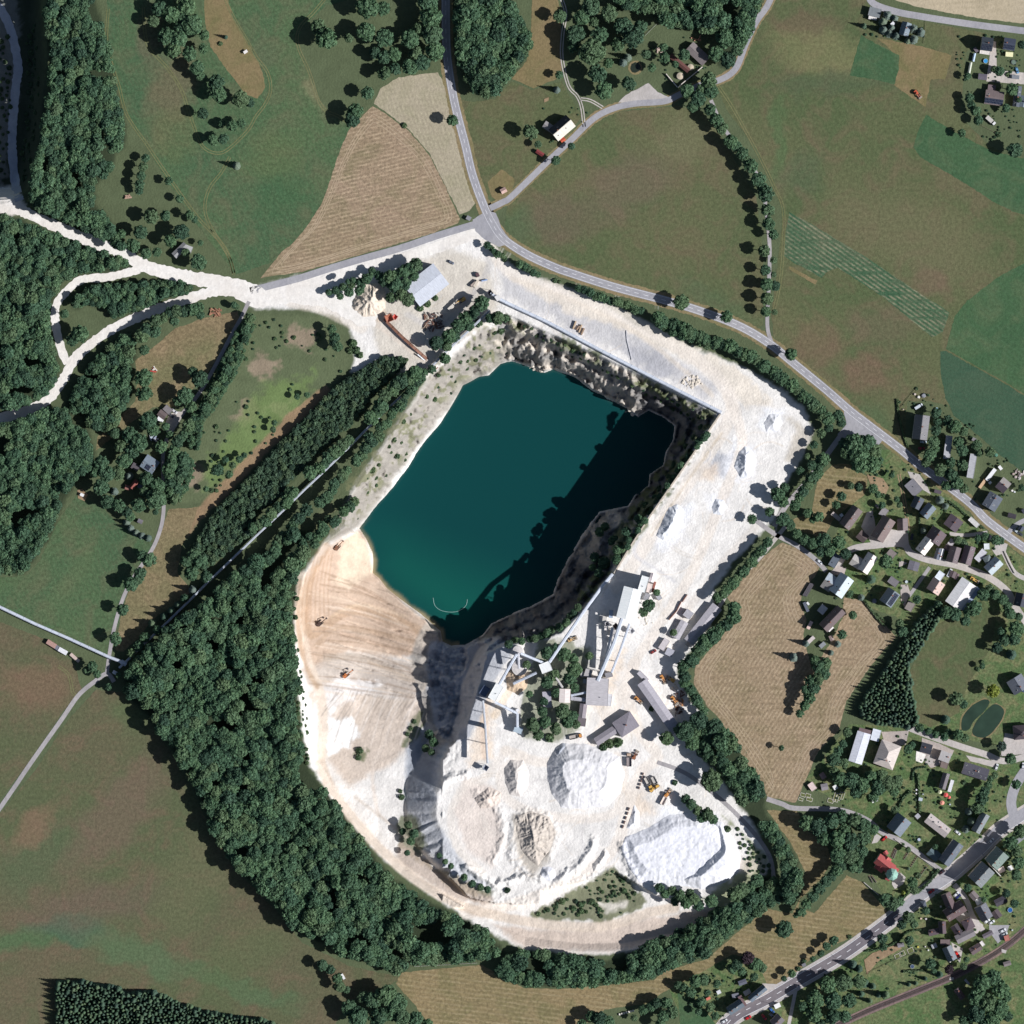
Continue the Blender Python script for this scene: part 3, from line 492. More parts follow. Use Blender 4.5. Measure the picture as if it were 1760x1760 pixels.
for nm, mt, z, pl in (
    ('meadow', F_BROWN, .03, [(878,425),(868,385),(872,350),(940,290),(1020,215),(1062,192),(1165,182),(1205,190),(1240,235),(1300,340),(1312,440),(1312,560),(1290,565),(1205,528),(1120,502),(1000,474),(925,448)]),
    ('meadow', F_BROWN, .03, [(1232,150),(1300,60),(1330,0),(1330,-60),(1490,-60),(1500,20),(1560,32),(1700,58),(1660,90),(1650,200),(1700,250),(1800,300),(1800,700),(1700,700),(1640,700),(1600,690),(1560,690),(1555,760),(1480,715),(1380,625),(1330,580),(1326,540),(1348,360),(1300,255),(1250,190)]),
    ('meadow', F_BROWN, .03, [(785,170),(815,175),(850,170),(880,140),(915,155),(965,140),(1000,200),(960,255),(880,325),(850,345),(832,330),(805,250)]),
    ('meadow', F_GREEN, .03, [(180,-60),(620,-60),(600,0),(560,10),(518,48),(512,78),(532,128),(548,172),(575,200),(603,215),(592,240),(570,310),(558,345),(520,400),(470,450),(405,472),(330,375),(280,300),(225,208),(205,160),(188,75)]),
    ('meadow', F_GREEN, .03, [(-60,990),(20,992),(48,988),(68,965),(80,938),(105,888),(132,850),(175,870),(200,900),(250,925),(268,938),(232,990),(215,1030),(195,1100),(185,1128),(110,1090),(-60,1020)]),
    ('meadow', F_DRYG, .03, [(290,875),(340,872),(330,905),(312,940),(305,985),(330,1015),(300,1040),(262,1065),(240,1095),(212,1120),(198,1118),(208,1060),(222,1010),(252,965),(276,920)]),
    ('meadow', F_DRYG, .03, [(232,620),(262,598),(300,565),(355,545),(408,535),(412,550),(385,600),(350,650),(300,700),(262,700),(215,735),(165,775),(168,750),(200,725),(232,690),(236,650)]),
    ('meadow', F_BROWN2, .03, [(-60,1045),(80,1100),(128,1140),(140,1185),(105,1228),(50,1310),(-60,1450)]),
    ('meadow', F_BROWN2, .03, [(-60,1470),(60,1325),(115,1240),(165,1185),(210,1190),(240,1220),(300,1300),(350,1400),(400,1490),(470,1560),(520,1620),(600,1660),(690,1680),(660,1700),(600,1720),(540,1820),(-60,1820)]),
    ('stubble_field', F_STUB, .05, [(600,222),(640,182),(655,190),(702,225),(737,265),(765,320),(790,376),(788,384),(740,402),(612,440),(520,467),(448,478),(485,432),(502,420),(530,385),(552,352),(560,332),(580,270)]),
    ('hay_field', F_HAY, .05, [(655,152),(685,133),(752,124),(762,140),(775,200),(790,262),(807,320),(816,350),(807,362),(790,368),(765,318),(737,262),(702,222),(657,188),(642,178)]),
    ('field', F_TAN, .05, [(916,-60),(940,-60),(962,12),(965,60),(965,132),(917,152),(880,135),(905,105),(912,75)]),
    ('field', F_TAN, .05, [(350,-60),(375,-60),(400,28),(430,80),(452,125),(456,150),(442,170),(420,160),(390,120),(362,80),(352,40)]),
    ('field', F_PALE, .05, [(1505,-60),(1800,-60),(1800,44),(1700,34),(1640,24),(1570,10),(1520,-6)]),
    ('field', F_TAN, .05, [(1507,65),(1585,80),(1636,95),(1625,136),(1600,136),(1591,184),(1537,147),(1546,100),(1520,76)]),
    ('field', F_BRIGHT, .06, [(1480,60),(1510,77),(1545,95),(1545,120),(1537,145),(1500,136),(1460,130)]),
    ('field', F_BRIGHT, .05, [(1592,197),(1632,222),(1705,260),(1800,282),(1800,378),(1745,365),(1707,347),(1670,322),(1582,270),(1570,252),(1580,220)]),
    ('field', F_BRIGHT, .05, [(1800,430),(1760,452),(1715,477),(1662,517),(1642,542),(1632,575),(1626,600),(1670,625),(1720,652),(1800,700)]),
    ('field', F_BLUE, .05, [(1616,605),(1626,603),(1670,628),(1720,655),(1800,704),(1800,840),(1725,787),(1680,747),(1640,715),(1625,685),(1617,640)]),
    ('crop_field', F_VEG, .06, [(1357,365),(1390,382),(1485,440),(1560,490),(1632,537),(1620,570),(1602,580),(1520,512),(1440,460),(1420,468),(1412,478),(1365,452),(1347,440),(1350,400)]),
    ('field', F_TAN, .07, [(1357,457),(1405,483),(1401,489),(1356,462)]),
    ('stubble_field', F_STUB2, .05, [(1345,932),(1382,948),(1408,975),(1400,992),(1377,1020),(1377,1040),(1387,1065),(1380,1090),(1395,1150),(1425,1110),(1448,1062),(1450,1027),(1485,1032),(1540,1095),(1500,1140),(1455,1205),(1442,1255),(1407,1290),(1387,1335),(1367,1380),(1320,1370),(1290,1320),(1240,1240),(1217,1215),(1192,1175),(1195,1145),(1242,1092),(1267,1050),(1250,1027),(1300,965)]),
    ('stubble_field', F_STUB3, .05, [(1432,798),(1457,797),(1492,820),(1485,852),(1460,870),(1432,892),(1420,917),(1402,922),(1370,910),(1357,895),(1395,880),(1400,850),(1405,825)]),
    ('stubble_field', F_STUB3, .05, [(1318,1392),(1370,1394),(1390,1430),(1420,1450),(1430,1480),(1412,1510),(1375,1545),(1362,1570),(1318,1562),(1270,1600),(1215,1648),(1140,1670),(1125,1684),(1040,1694),(960,1700),(900,1698),(827,1658),(690,1672),(680,1690),(715,1730),(740,1765),(760,1820),(980,1820),(1000,1765),(1040,1735),(1110,1725),(1150,1700),(1190,1680),(1260,1640),(1300,1650),(1318,1690),(1345,1692),(1407,1637),(1470,1608),(1527,1569),(1500,1537),(1480,1515),(1455,1505),(1400,1570),(1372,1560),(1385,1500),(1360,1450)]),
    ('meadow', F_BROWN, .05, [(1600,1082),(1640,1055),(1688,1030),(1712,1060),(1705,1110),(1680,1150),(1662,1180),(1648,1225),(1600,1250),(1575,1238),(1565,1150)]),
    ('meadow', F_LAWN, .03, [(1470,770),(1560,775),(1680,900),(1800,990),(1800,1300),(1560,1250),(1575,1100),(1540,1060),(1480,1040),(1450,1020),(1420,990),(1430,930),(1460,870),(1490,820)]),
    ('meadow', F_LAWN, .03, [(1380,1345),(1460,1245),(1560,1250),(1800,1330),(1800,1820),(1320,1820),(1320,1730),(1500,1610),(1530,1560),(1490,1490),(1480,1400)]),
    ('meadow', F_LAWN, .04, [(1210,1650),(1310,1650),(1350,1690),(1250,1760),(1230,1820),(1150,1820),(1170,1750),(1150,1700)]),
    ('field', F_TAN, .05, [(838,312),(862,291),(885,307),(880,333),(856,346),(845,338)]),
    ('lawn', F_BRIGHT, .05, [(1165,1705),(1190,1715),(1215,1740),(1240,1775),(1170,1775)]),
    ):
    sheet(nm, pl, mt, z=z)
ASPH = fieldmat('asphalt', (158, 157, 163), (166, 164, 168), (146, 145, 152), fine=.25, fvar=.05)
ASPHD = fieldmat('dark_asphalt', (116, 110, 116), (124, 118, 122), (108, 104, 110), fine=.25, fvar=.05)
PAVE = fieldmat('pale_paving', (192, 184, 178), (184, 178, 176), (170, 164, 160), fine=.3, fvar=.06)
CONC = fieldmat('court_paving', (186, 174, 166), (178, 168, 164), (164, 154, 150), fine=.3, fvar=.07)
DUST = fieldmat('limestone_dust', (232, 227, 221), (225, 218, 211), (238, 234, 230), fine=.25, fvar=.06)
DUST2 = fieldmat('shade_tinted_haul_road', (178, 184, 196), (186, 188, 196), (200, 200, 204), fine=.25, fvar=.06)  # limestone dust with the cutting's blue-grey shade painted into the colour
TRACK = fieldmat('wheel_tracks', (112, 116, 80), (120, 118, 86), (104, 108, 74), fine=.4, fvar=.12)
VERGE = fieldmat('dry_verge', (140, 124, 96), (128, 118, 88), (116, 112, 78), fine=.4, fvar=.15)
SOIL = fieldmat('bare_soil', (150, 128, 102), (160, 138, 112), (136, 116, 94), fine=.4, fvar=.12)
WHITE = paint('road_marking_paint', (226, 226, 230), .6, var=.05)
PALET = fieldmat('swathe_lines', (176, 158, 134), (168, 150, 128), (158, 142, 116), fine=.4, fvar=.12)
TRI = [(612,232),(642,196),(655,202),(700,238),(733,275),(758,325),(776,376),(735,392),(612,430),(525,458),(468,468),(500,428),(535,392),(560,345),(588,278)]
for k_ in (1.0, .955, .91):
    cxy = (645, 350); ribbon('wheel_track', crom([(cxy[0] + (x - cxy[0]) * k_, cxy[1] + (y - cxy[1]) * k_) for x, y in TRI], 8, True) + [(cxy[0] + (TRI[0][0] - cxy[0]) * k_, cxy[1] + (TRI[0][1] - cxy[1]) * k_)], 1.3, PALET, z=.07, smooth=False)
for o_ in (0, 6, 12, 18):
    ribbon('wheel_track', [(1335 + o_ * .3, 945 + o_), (1300 + o_, 985 + o_ * .6), (1268 + o_, 1030), (1270 + o_, 1052 + o_ * .3), (1245 + o_, 1100), (1208 + o_, 1148), (1203 + o_, 1175), (1225 + o_, 1208), (1250 + o_, 1240), (1300 + o_, 1318 - o_ * .3), (1330, 1362 - o_)], 1.3, PALET, z=.07)
    ribbon('wheel_track', [(1345, 940 + o_), (1375 - o_ * .4, 952 + o_), (1400 - o_, 975 + o_ * .4), (1390 - o_, 995), (1366 - o_, 1020), (1366 - o_, 1045), (1376 - o_, 1070)], 1.3, PALET, z=.07)
    ribbon('wheel_track', [(1454 + o_ * .5, 1042 + o_), (1484, 1042 + o_), (1528 - o_, 1096 + o_ * .2), (1490 - o_, 1142), (1446 - o_, 1205), (1432 - o_, 1252), (1398 - o_, 1290), (1378 - o_, 1335), (1360 - o_, 1365)], 1.3, PALET, z=.07)
R1 = [(766,-30),(766,0),(767,75),(772,125),(781,175),(790,212),(800,250),(812,300),(830,350),(845,382),(865,410),(905,437),(950,458),(980,469),(1055,493),(1142,516),(1205,535),(1270,560),(1320,589),(1365,625),(1420,670),(1460,705),(1495,732),(1545,770),(1585,803),(1632,837),(1670,867),(1695,893),(1730,920),(1800,970)]
ribbon('path', R1, 25, VERGE, z=.07, jitter=1.2).name = 'verge'
r = ribbon('road', R1, 14.5, ASPH, z=.11)
def dashes(parent, pts, on, gap, w, off=0.0, z=.15, start=0, mat=None):
    q = crom(pts, 1.0); mb = MB(); acc = 0.0; seg = []
    for i in range(1, len(q)):
        acc += math.dist(q[i - 1], q[i])
        if gap == 0 or (acc + start) % (on + gap) < on: seg.append(i)
    v = []; f = []
    for i in seg:
        a, b = q[i - 1], q[i]; dx, dy = b[0] - a[0], b[1] - a[1]; l = math.hypot(dx, dy) + 1e-9; ux, uy = -dy / l, dx / l; n = len(v)
        for (x, y), s_ in ((a, -1), (b, -1), (b, 1), (a, 1)):
            xx, yy = x + ux * (off + s_ * w / 2), y + uy * (off + s_ * w / 2); v.append(PW(xx, yy, hz(xx, yy) + z))
        f.append((n, n + 1, n + 2, n + 3) if (Vector(v[n + 1]) - Vector(v[n])).cross(Vector(v[n + 2]) - Vector(v[n])).z > 0 else (n + 3, n + 2, n + 1, n))
    link('road_marking', mesh('road_marking', v, f), parent, mat or WHITE)
dashes(r, R1, 8, 8, .7); dashes(r, R1, 1, 0, .55, -5.6); dashes(r, R1, 1, 0, .55, 5.6)
R2 = [(842,358),(865,347),(880,337),(942,277),(980,242),(1020,204),(1055,186),(1092,178),(1142,174),(1167,163),(1205,146),(1240,136),(1265,117),(1282,75),(1300,37),(1320,8),(1335,-30)]
ribbon('verge', R2, 17, VERGE, z=.07, jitter=1); ribbon('road', R2, 10.5, ASPH, z=.12)
sheet('gravel_lay_by', [(1062,176),(1075,163),(1115,143),(1130,158),(1152,168),(1130,176),(1092,180)], PAVE, z=.10)
ribbon('road', [(1490,-20),(1500,5),(1540,20),(1582,28),(1645,38),(1695,45),(1800,58)], 11.5, ASPH, z=.12)
R4 = [(843,378),(815,386),(752,405),(690,426),(615,447),(565,462),(515,478),(465,491),(430,500)]
ribbon('haul_road', [(455,506),(540,482),(620,461),(700,441),(760,422),(815,402),(838,404)], 19, DUST, z=.10, jitter=1); ribbon('road', R4, 12, ASPH, z=.12)
sheet('road_junction', [(812,378),(835,362),(852,366),(862,392),(880,418),(858,424),(832,412),(818,398)], ASPH, z=.105)
ribbon('haul_road', [(-20,-5),(0,15),(16,45),(27,87),(31,120),(27,150),(21,225),(22,275),(28,325),(34,345)], 15, DUST2, z=.22, jitter=1)
ribbon('haul_road', [(-20,345),(12,352),(37,362),(87,385),(150,412),(212,434),(230,447),(262,462),(325,477),(375,485),(425,497),(450,510)], 17, DUST, z=.12, jitter=1.5, w2=26)
ribbon('haul_road', [(240,463),(187,476),(140,481),(112,503),(96,527),(96,560),(106,602),(116,625)], 14, DUST, z=.13, jitter=1.2)
ribbon('haul_road', [(420,505),(375,500),(325,513),(262,535),(212,556),(175,577),(130,615),(107,655),(80,688),(37,710),(-20,722)], 17, DUST, z=.135, jitter=1.5)
sheet('haul_road', [(-20,325),(20,322),(32,345),(60,372),(20,368),(-20,362)], DUST, z=.11, jitter=1.5, drape=True)
sheet('haul_yard', [(400,485),(440,498),(470,495),(540,480),(560,486),(575,500),(610,520),(650,525),(645,560),(615,560),(595,548),(560,528),(500,520),(440,530),(405,512),(370,500)], DUST, z=.11, jitter=2)
PATHM = fieldmat('narrow_lane', (172, 166, 166), (164, 160, 162), (150, 146, 148), fine=.3, fvar=.06)
for pts, w, mt in (
    ([(428,518),(415,545),(400,572),(357,652),(332,690),(312,713),(290,747),(280,785),(281,840),(281,880),(275,912),(260,947),(230,992),(212,1027),(197,1077),(188,1125),(184,1155)], 6.5, PATHM),
    ([(196,1172),(184,1158),(162,1172),(135,1195),(107,1235),(75,1280),(47,1320),(22,1357),(-30,1432)], 7.5, PATHM),
    ([(1222,172),(1235,203),(1248,226),(1268,250),(1292,285),(1310,320),(1318,370),(1323,430),(1321,500),(1319,560),(1326,588)], 6.5, PATHM),
    ([(1318,1373),(1345,1382),(1365,1389),(1432,1391),(1465,1398),(1495,1412),(1515,1430),(1545,1444),(1570,1460),(1595,1480),(1622,1500)], 8.5, PATHM),
    ([(1300,895),(1332,918),(1370,938),(1402,962),(1420,982)], 8, PATHM),
    ([(1437,978),(1460,946),(1507,937),(1552,935),(1565,950),(1595,962),(1645,972),(1695,990),(1730,1015),(1745,1042),(1765,1072)], 11.5, PAVE),
    ([(1560,1250),(1607,1268),(1657,1285),(1695,1297),(1725,1308),(1765,1300)], 11, PAVE),
    ([(1632,917),(1660,920),(1697,915)], 6, PAVE), ([(1700,922),(1722,945),(1745,985),(1780,1000)], 8, PAVE),
    ([(1720,930),(1750,900),(1790,885)], 8, ASPH),
    ([(1598,975),(1580,1000),(1562,1025)], 6, PATHM),
    ([(1745,1410),(1738,1380),(1746,1350),(1765,1320)], 17, ASPH),
    ([(1640,1520),(1660,1545),(1672,1575),(1690,1600)], 9, PAVE),
    ([(1350,905),(1300,965),(1262,1000),(1228,1055),(1180,1110)], 7, PAVE),
    ([(1448,745),(1415,790),(1385,830),(1352,868),(1330,905)], 9, PATHM),
    ([(1130,1310),(1180,1330),(1240,1375),(1290,1425),(1322,1470),(1330,1510)], 7, PATHM),
    ([(1368,1700),(1362,1730),(1355,1765)], 6, PAVE),
    ): ribbon('lane', pts, w, mt, z=.14)
sheet('lane_mouth', [(1450,706),(1470,718),(1500,735),(1516,756),(1506,772),(1497,754),(1472,746),(1450,753),(1440,746),(1455,730)], ASPH, z=.10)
for pts in (
    [(380,-20),(400,27),(425,70),(440,97),(460,125),(465,155),(455,180),(440,200),(425,225),(390,258),(370,263),(352,255),(342,240),(327,200),(312,155),(290,120),(272,100),(258,85),(250,62),(246,12)],
    [(186,15),(183,75),(192,110),(205,150),(215,190),(232,220),(250,245),(287,300),(337,370),(375,412),(396,448),(402,472)],
    [(395,270),(380,297),(362,320),(353,345),(354,370),(368,400),(390,432),(402,470)],
    [(565,-10),(540,20),(515,48),(512,78),(532,125),(546,170),(560,190),(580,199),(603,214)],
    [(1230,142),(1255,178),(1280,222),(1305,268),(1330,320),(1346,360),(1346,425),(1340,490),(1328,540)],
    [(100,1145),(118,1160),(125,1190),(132,1195)], [(1140,1678),(1160,1695),(1180,1712)]):
    for off in (-2.0, 2.0): ribbon('wheel_track', pts, 1.5, TRACK, z=.09, off=off)
for pts in ([(962,-10),(972,22),(967,60),(966,100),(977,147),(992,165),(1000,185),(1004,218)], [(998,170),(1015,173),(1036,185)], [(1545,815),(1556,870),(1562,915)]):
    for off in (-2.0, 2.0): ribbon('wheel_track', pts, 1.8, SOIL if pts[0][0] > 1500 else PAVE, z=.12, off=off)
R5 = [(1225,1790),(1262,1748),(1320,1717),(1370,1687),(1445,1643),(1495,1608),(1545,1570),(1595,1530),(1632,1505),(1682,1462),(1722,1424),(1800,1375)]
ribbon('sidewalk', R5, 29, PAVE, z=.10); r = ribbon('road', R5[:7], 19.5, ASPHD, z=.16); dashes(r, R5[:7], 9, 11, .9, z=.2); dashes(r, R5[:7], 1, 0, .9, 9.0, z=.2); dashes(r, R5[:7], 1, 0, .9, -9.0, z=.2)
r = ribbon('road', R5[6:], 20, ASPH, z=.16); dashes(r, R5[6:], 1, 0, .8, 9.2, z=.2)
for nm, pl, mt in (
    ('courtyard', [(1515,1258),(1562,1256),(1557,1280),(1540,1282),(1520,1275)], CONC), ('courtyard', [(1490,880),(1500,878),(1505,905),(1545,912),(1560,905),(1562,935),(1500,938),(1480,905)], PAVE),
    ('courtyard', [(1425,985),(1440,972),(1455,975),(1450,990),(1425,988)], CONC), ('courtyard', [(1580,815),(1560,810),(1566,825),(1580,838),(1600,850),(1592,832)], PAVE),
    ('courtyard', [(1585,1268),(1615,1278),(1640,1290),(1630,1310),(1600,1320),(1582,1300)], CONC), ('courtyard', [(1720,1300),(1727,1260),(1765,1265),(1765,1295)], PAVE),
    ('courtyard', [(1660,1298),(1715,1310),(1712,1320),(1668,1308)], PAVE), ('courtyard', [(1700,1590),(1735,1590),(1728,1610),(1715,1622),(1700,1600)], ASPH),
    ('courtyard', [(1634,1555),(1652,1560),(1690,1590),(1680,1605),(1662,1600),(1640,1575)], PAVE), ('courtyard', [(1635,1620),(1655,1630),(1650,1655),(1640,1640)], PAVE),
    ('courtyard', [(1533,1520),(1548,1500),(1557,1508),(1552,1520),(1538,1528)], PAVE), ('courtyard', [(1545,962),(1560,968),(1545,975)], CONC),
    ('courtyard', [(1700,105),(1705,70),(1712,72),(1713,120),(1760,125),(1760,145),(1695,140)], PAVE), ('courtyard', [(1310,1690),(1338,1692),(1330,1702),(1318,1703)], PAVE),
    ('courtyard', [(1718,930),(1732,935),(1728,950),(1712,955),(1705,945)], PAVE), ('courtyard', [(1548,1005),(1560,1005),(1565,1020),(1560,1030),(1555,1045),(1548,1030)], CONC),
    ('courtyard', [(1592,1300),(1602,1295),(1604,1312),(1590,1315)], PAVE), ('courtyard', [(1575,1290),(1592,1297),(1585,1312),(1574,1308)], DUST),
    ('church_forecourt', [(1544,1499),(1552,1503),(1556,1510),(1548,1520),(1537,1526),(1533,1518),(1536,1508)], PAVE),
    ('courtyard', [(291,712),(303,707),(316,708),(310,722),(298,742),(286,745),(283,730)], PAVE), ('courtyard', [(1505,1432),(1515,1438),(1508,1448),(1498,1450)], PAVE),
    ('bare_ground', [(1490,815),(1518,822),(1528,838),(1522,850),(1500,845)], SOIL), ('bare_ground', [(1485,1650),(1500,1638),(1545,1622),(1550,1630),(1510,1652),(1490,1675)], SOIL),
    ('bare_ground', [(133,843),(141,840),(151,850),(146,862),(134,856)], SOIL), ('bare_ground', [(935,170),(943,167),(943,173),(935,176)], SOIL)):
    _k = globals().get('_k', 0) + 1; sheet(nm, pl, mt, z=.13 + .006 * _k, jitter=.3)
for pl in (([(1655,1232),(1672,1212),(1692,1202),(1701,1206),(1692,1222),(1675,1238),(1665,1254),(1653,1254)]), ([(1710,1210),(1725,1220),(1722,1236),(1706,1258),(1690,1268),(1672,1262),(1675,1245),(1690,1226)])):
    sheet('bank', [(1690 + (x - 1690) * 1.12, 1235 + (y - 1235) * 1.1) for x, y in pl], VERGE, z=.08, jitter=.8)
    sheet('pond', crom(pl, 4, True), paint('pond_water', (50, 68, 56), .2, var=.15, scale=.1), z=.12, jitter=.2)
sheet('bank', [(1092 + 12 * math.cos(a / 8 * math.pi), 116 + 12 * math.sin(a / 8 * math.pi)) for a in range(16)], VERGE, z=.12)
sheet('pond', [(1092 + 9 * math.cos(a / 8 * math.pi), 116 + 9 * math.sin(a / 8 * math.pi)) for a in range(16)], paint('pond_water', (44, 52, 44), .2), z=.16)
# ------------------------------------------------------------------ trees
def crown_geo(seed, lobes=26, per=60, ls=.13, flat=.62):
    r = np.random.RandomState(seed); vs = []; 
    cs = []
    for i in range(lobes):
        a = r.rand() * 6.283; rad = math.sqrt(r.rand()) * .72; z = (1 - rad ** 2) * .55 * (.7 + .5 * r.rand()) - .12 * r.rand()
        cs.append((rad * math.cos(a), rad * math.sin(a), z * flat / .62, .2 + .15 * r.rand()))
    for i in range(9):
        a = i * .698 + r.rand() * .5; cs.append((.74 * math.cos(a) * (.8 + .35 * r.rand()), .74 * math.sin(a) * (.8 + .35 * r.rand()), .08 + .15 * r.rand(), .2 + .1 * r.rand()))
    for cx, cy, cz, rr in cs:
        n = r.normal(size=(per, 3)); n[:, 2] = np.abs(n[:, 2]) * 1.0 + n[:, 2] * .35; n /= np.linalg.norm(n, axis=1)[:, None]
        p = np.array([cx, cy, cz]) + n * rr * (.85 + .3 * r.rand(per, 1)) * np.array([1, 1, .85])
        nn = n + r.normal(size=n.shape) * .42; nn /= np.linalg.norm(nn, axis=1)[:, None]
        t = np.cross(nn, r.normal(size=n.shape)); t /= np.linalg.norm(t, axis=1)[:, None]; b = np.cross(nn, t); s_ = ls * (.6 + .7 * r.rand(per, 1))
        vs.append(np.stack([p - t * s_ - b * s_ * .6, p + t * s_ - b * s_ * .6, p + t * s_ * .7 + b * s_ * .7, p - t * s_ * .7 + b * s_ * .7], 1))
    v = np.concatenate(vs).reshape(-1, 3); q = np.arange(len(v)).reshape(-1, 4)
    # opaque lumpy heart of the crown
    n_, m_ = 12, 6; cv_ = []; 
    for i in range(m_ + 1):
        th = math.pi * i / m_
        for j in range(n_):
            ph = 6.283 * j / n_; k = .62 * (1 + .18 * math.sin(3 * ph + seed) + .1 * math.sin(5 * ph + i)); cv_.append((k * math.sin(th) * math.cos(ph), k * math.sin(th) * math.sin(ph), .12 + .42 * math.cos(th) * flat / .62))
    cq = [(i * n_ + j, (i + 1) * n_ + j, (i + 1) * n_ + (j + 1) % n_, i * n_ + (j + 1) % n_) for i in range(m_) for j in range(n_)]
    return np.concatenate([v, np.array(cv_)]), np.concatenate([q, np.array(cq) + len(v)])
def conifer_geo(seed, tiers=11, br=11, h=3.4):
    r = np.random.RandomState(seed); v = []; q = []
    for t in range(tiers):
        k = t / tiers; R = (1 - k) ** .85 * 1.0 + .05; z = h * (.08 + .9 * k)
        for b_ in range(max(5, int(br - k * 4))):
            a = 6.283 * (b_ + r.rand() * .7) / max(5, int(br - k * 4)) + t; L = R * (.75 + .35 * r.rand()); d = np.array([math.cos(a), math.sin(a), 0]); p = np.array([-d[1], d[0], 0]); w = .16 * R + .07
            base = np.array([0, 0, z]); tip = base + d * L + np.array([0, 0, -.28 * L]); mid = base + d * L * .55 + np.array([0, 0, -.06 * L]); n = len(v)
            v += [base, mid - p * w - np.array([0, 0, .07]), tip, mid + p * w - np.array([0, 0, .07])]; q.append((n, n + 1, n + 2, n + 3))
            m2 = base + d * L * .75 - np.array([0, 0, .16 * L]); n = len(v); v += [mid, m2 - p * w * 1.4 - np.array([0, 0, .1]), tip, m2 + p * w * 1.4 - np.array([0, 0, .1])]; q.append((n, n + 1, n + 2, n + 3))
    n = len(v); v += [np.array([.35 * math.cos(i * 1.0472), .35 * math.sin(i * 1.0472), .2]) for i in range(6)] + [np.array([0, 0, h])] + [np.array([0, 0, h * 1.0])]
    q += [(n + i, n + (i + 1) % 6, n + 6, n + 7) for i in range(6)]
    return np.array(v), np.array(q)
M_BROAD = leafmat('broadleaf_foliage', (72, 102, 74), (102, 130, 94), (64, 92, 74))
M_CON = leafmat('spruce_needles', (58, 82, 66), (80, 104, 84), (68, 88, 80))
M_SHRUB = leafmat('shrub_foliage', (78, 104, 74), (102, 126, 88), (82, 102, 78))
M_WOOD = leafmat('woodland_foliage', (70, 100, 74), (102, 130, 94), (62, 92, 74), False)
M_WOODC = leafmat('conifer_wood_foliage', (66, 92, 70), (94, 118, 88), (70, 92, 78), False)
M_PLUM = leafmat('copper_foliage', (62, 50, 58), (78, 62, 68), (56, 48, 54)); M_YEL = leafmat('golden_foliage', (130, 140, 62), (150, 156, 72), (120, 134, 60))
M_GREY = leafmat('silvery_foliage', (98, 112, 104), (124, 136, 126), (88, 104, 98))
M_BARK = paint('bark', (92, 78, 66), .9, scale=3)
BG = [crown_geo(i, per=64) for i in range(7)]; SG = [crown_geo(20 + i, 12, 40, .2, .75) for i in range(5)]; CG = [conifer_geo(i) for i in range(4)]
WG = [crown_geo(40 + i, 30, 30, .15) for i in range(7)]
_cache = {}
def cmesh(kind, i, mat):
    k = (kind, i, mat.name)
    if k not in _cache:
        v, q = {'b': BG, 's': SG, 'c': CG}[kind][i]; me = npmesh('crown', v, q, smooth=False); me.materials.append(mat); _cache[k] = me
    return _cache[k]
def trunk_mesh(kind):
    if ('t', kind) not in _cache:
        mb = MB(); mb.tube((0, 0, -.06), (0, 0, 1.0 if kind == 'c' else .82), .035, 7, .012)
        if kind == 'b':
            for a in range(5): mb.tube((0, 0, .45 + .05 * a), (.42 * math.cos(a * 1.3), .42 * math.sin(a * 1.3), .78 + .03 * a), .014, 5, .005)
        me = mesh('trunk', mb.v, mb.f); me.materials.append(M_BARK); _cache[('t', kind)] = me
    return _cache[('t', kind)]
def tree(x, y, r, kind, label, group=None, mat=None, name=None, hgt=None):
    """x, y in photo pixels = crown centre, r = crown radius in photo pixels"""
    R = r * S; z0 = hz(x, y)
    if kind == 'b': hh = hgt or (R * 1.5 + 4.5); nm, cat = name or 'broadleaf_tree', 'tree'
    else: hh = (hgt or (R * 3.3 + 2.5)) * random.uniform(.8, 1.2); nm, cat = name or 'conifer_tree', 'conifer'
    o = empty(nm, PW(x, y, z0), random.random() * 6.28, label=label, cat=cat, group=group)
    i = random.randrange(7 if kind == 'b' else 4)
    c = bpy.data.objects.new('crown', cmesh(kind, i, mat or (M_BROAD if kind == 'b' else M_CON))); C.objects.link(c); c.parent = o
    if kind == 'b': c.scale = (R * random.uniform(.95, 1.08), R * random.uniform(.95, 1.08), R * random.uniform(.95, 1.2)); c.location = (0, 0, hh - R * .62)
    else: c.scale = (R * 1.1, R * 1.1, hh / 3.4)
    t = bpy.data.objects.new('trunk', trunk_mesh(kind)); C.objects.link(t); t.parent = o; k = hh * (1 if kind == 'c' else 1.0); t.scale = (k, k, k * .95)
    return o
BUSHES = []
def bush(x, y, r, label, group=None, mat=None): BUSHES.append((r, x, y, label, group, mat))
def bush_(x, y, r, label, group=None, mat=None):
    R = r * S; me = cmesh('s', random.randrange(5), mat or M_SHRUB)
    o = bpy.data.objects.new('bush', me); C.objects.link(o); o.location = PW(x, y, hz(x, y)); o.rotation_euler = (0, 0, random.random() * 6.28); o.scale = (R, R, R * 1.15); return tag(o, label, 'bush', group)
ORD = ['first', 'second', 'third', 'fourth', 'fifth', 'sixth', 'seventh', 'eighth', 'ninth', 'tenth', 'eleventh', 'twelfth', 'thirteenth', 'fourteenth', 'fifteenth', 'sixteenth', 'seventeenth', 'eighteenth', 'nineteenth', 'twentieth', 'twenty-first', 'twenty-second', 'twenty-third', 'twenty-fourth', 'twenty-fifth', 'twenty-sixth', 'twenty-seventh', 'twenty-eighth', 'twenty-ninth', 'thirtieth', 'thirty-first', 'thirty-second', 'thirty-third', 'thirty-fourth', 'thirty-fifth', 'thirty-sixth', 'thirty-seventh', 'thirty-eighth', 'thirty-ninth', 'fortieth', 'forty-first', 'forty-second', 'forty-third', 'forty-fourth', 'forty-fifth', 'forty-sixth', 'forty-seventh', 'forty-eighth']
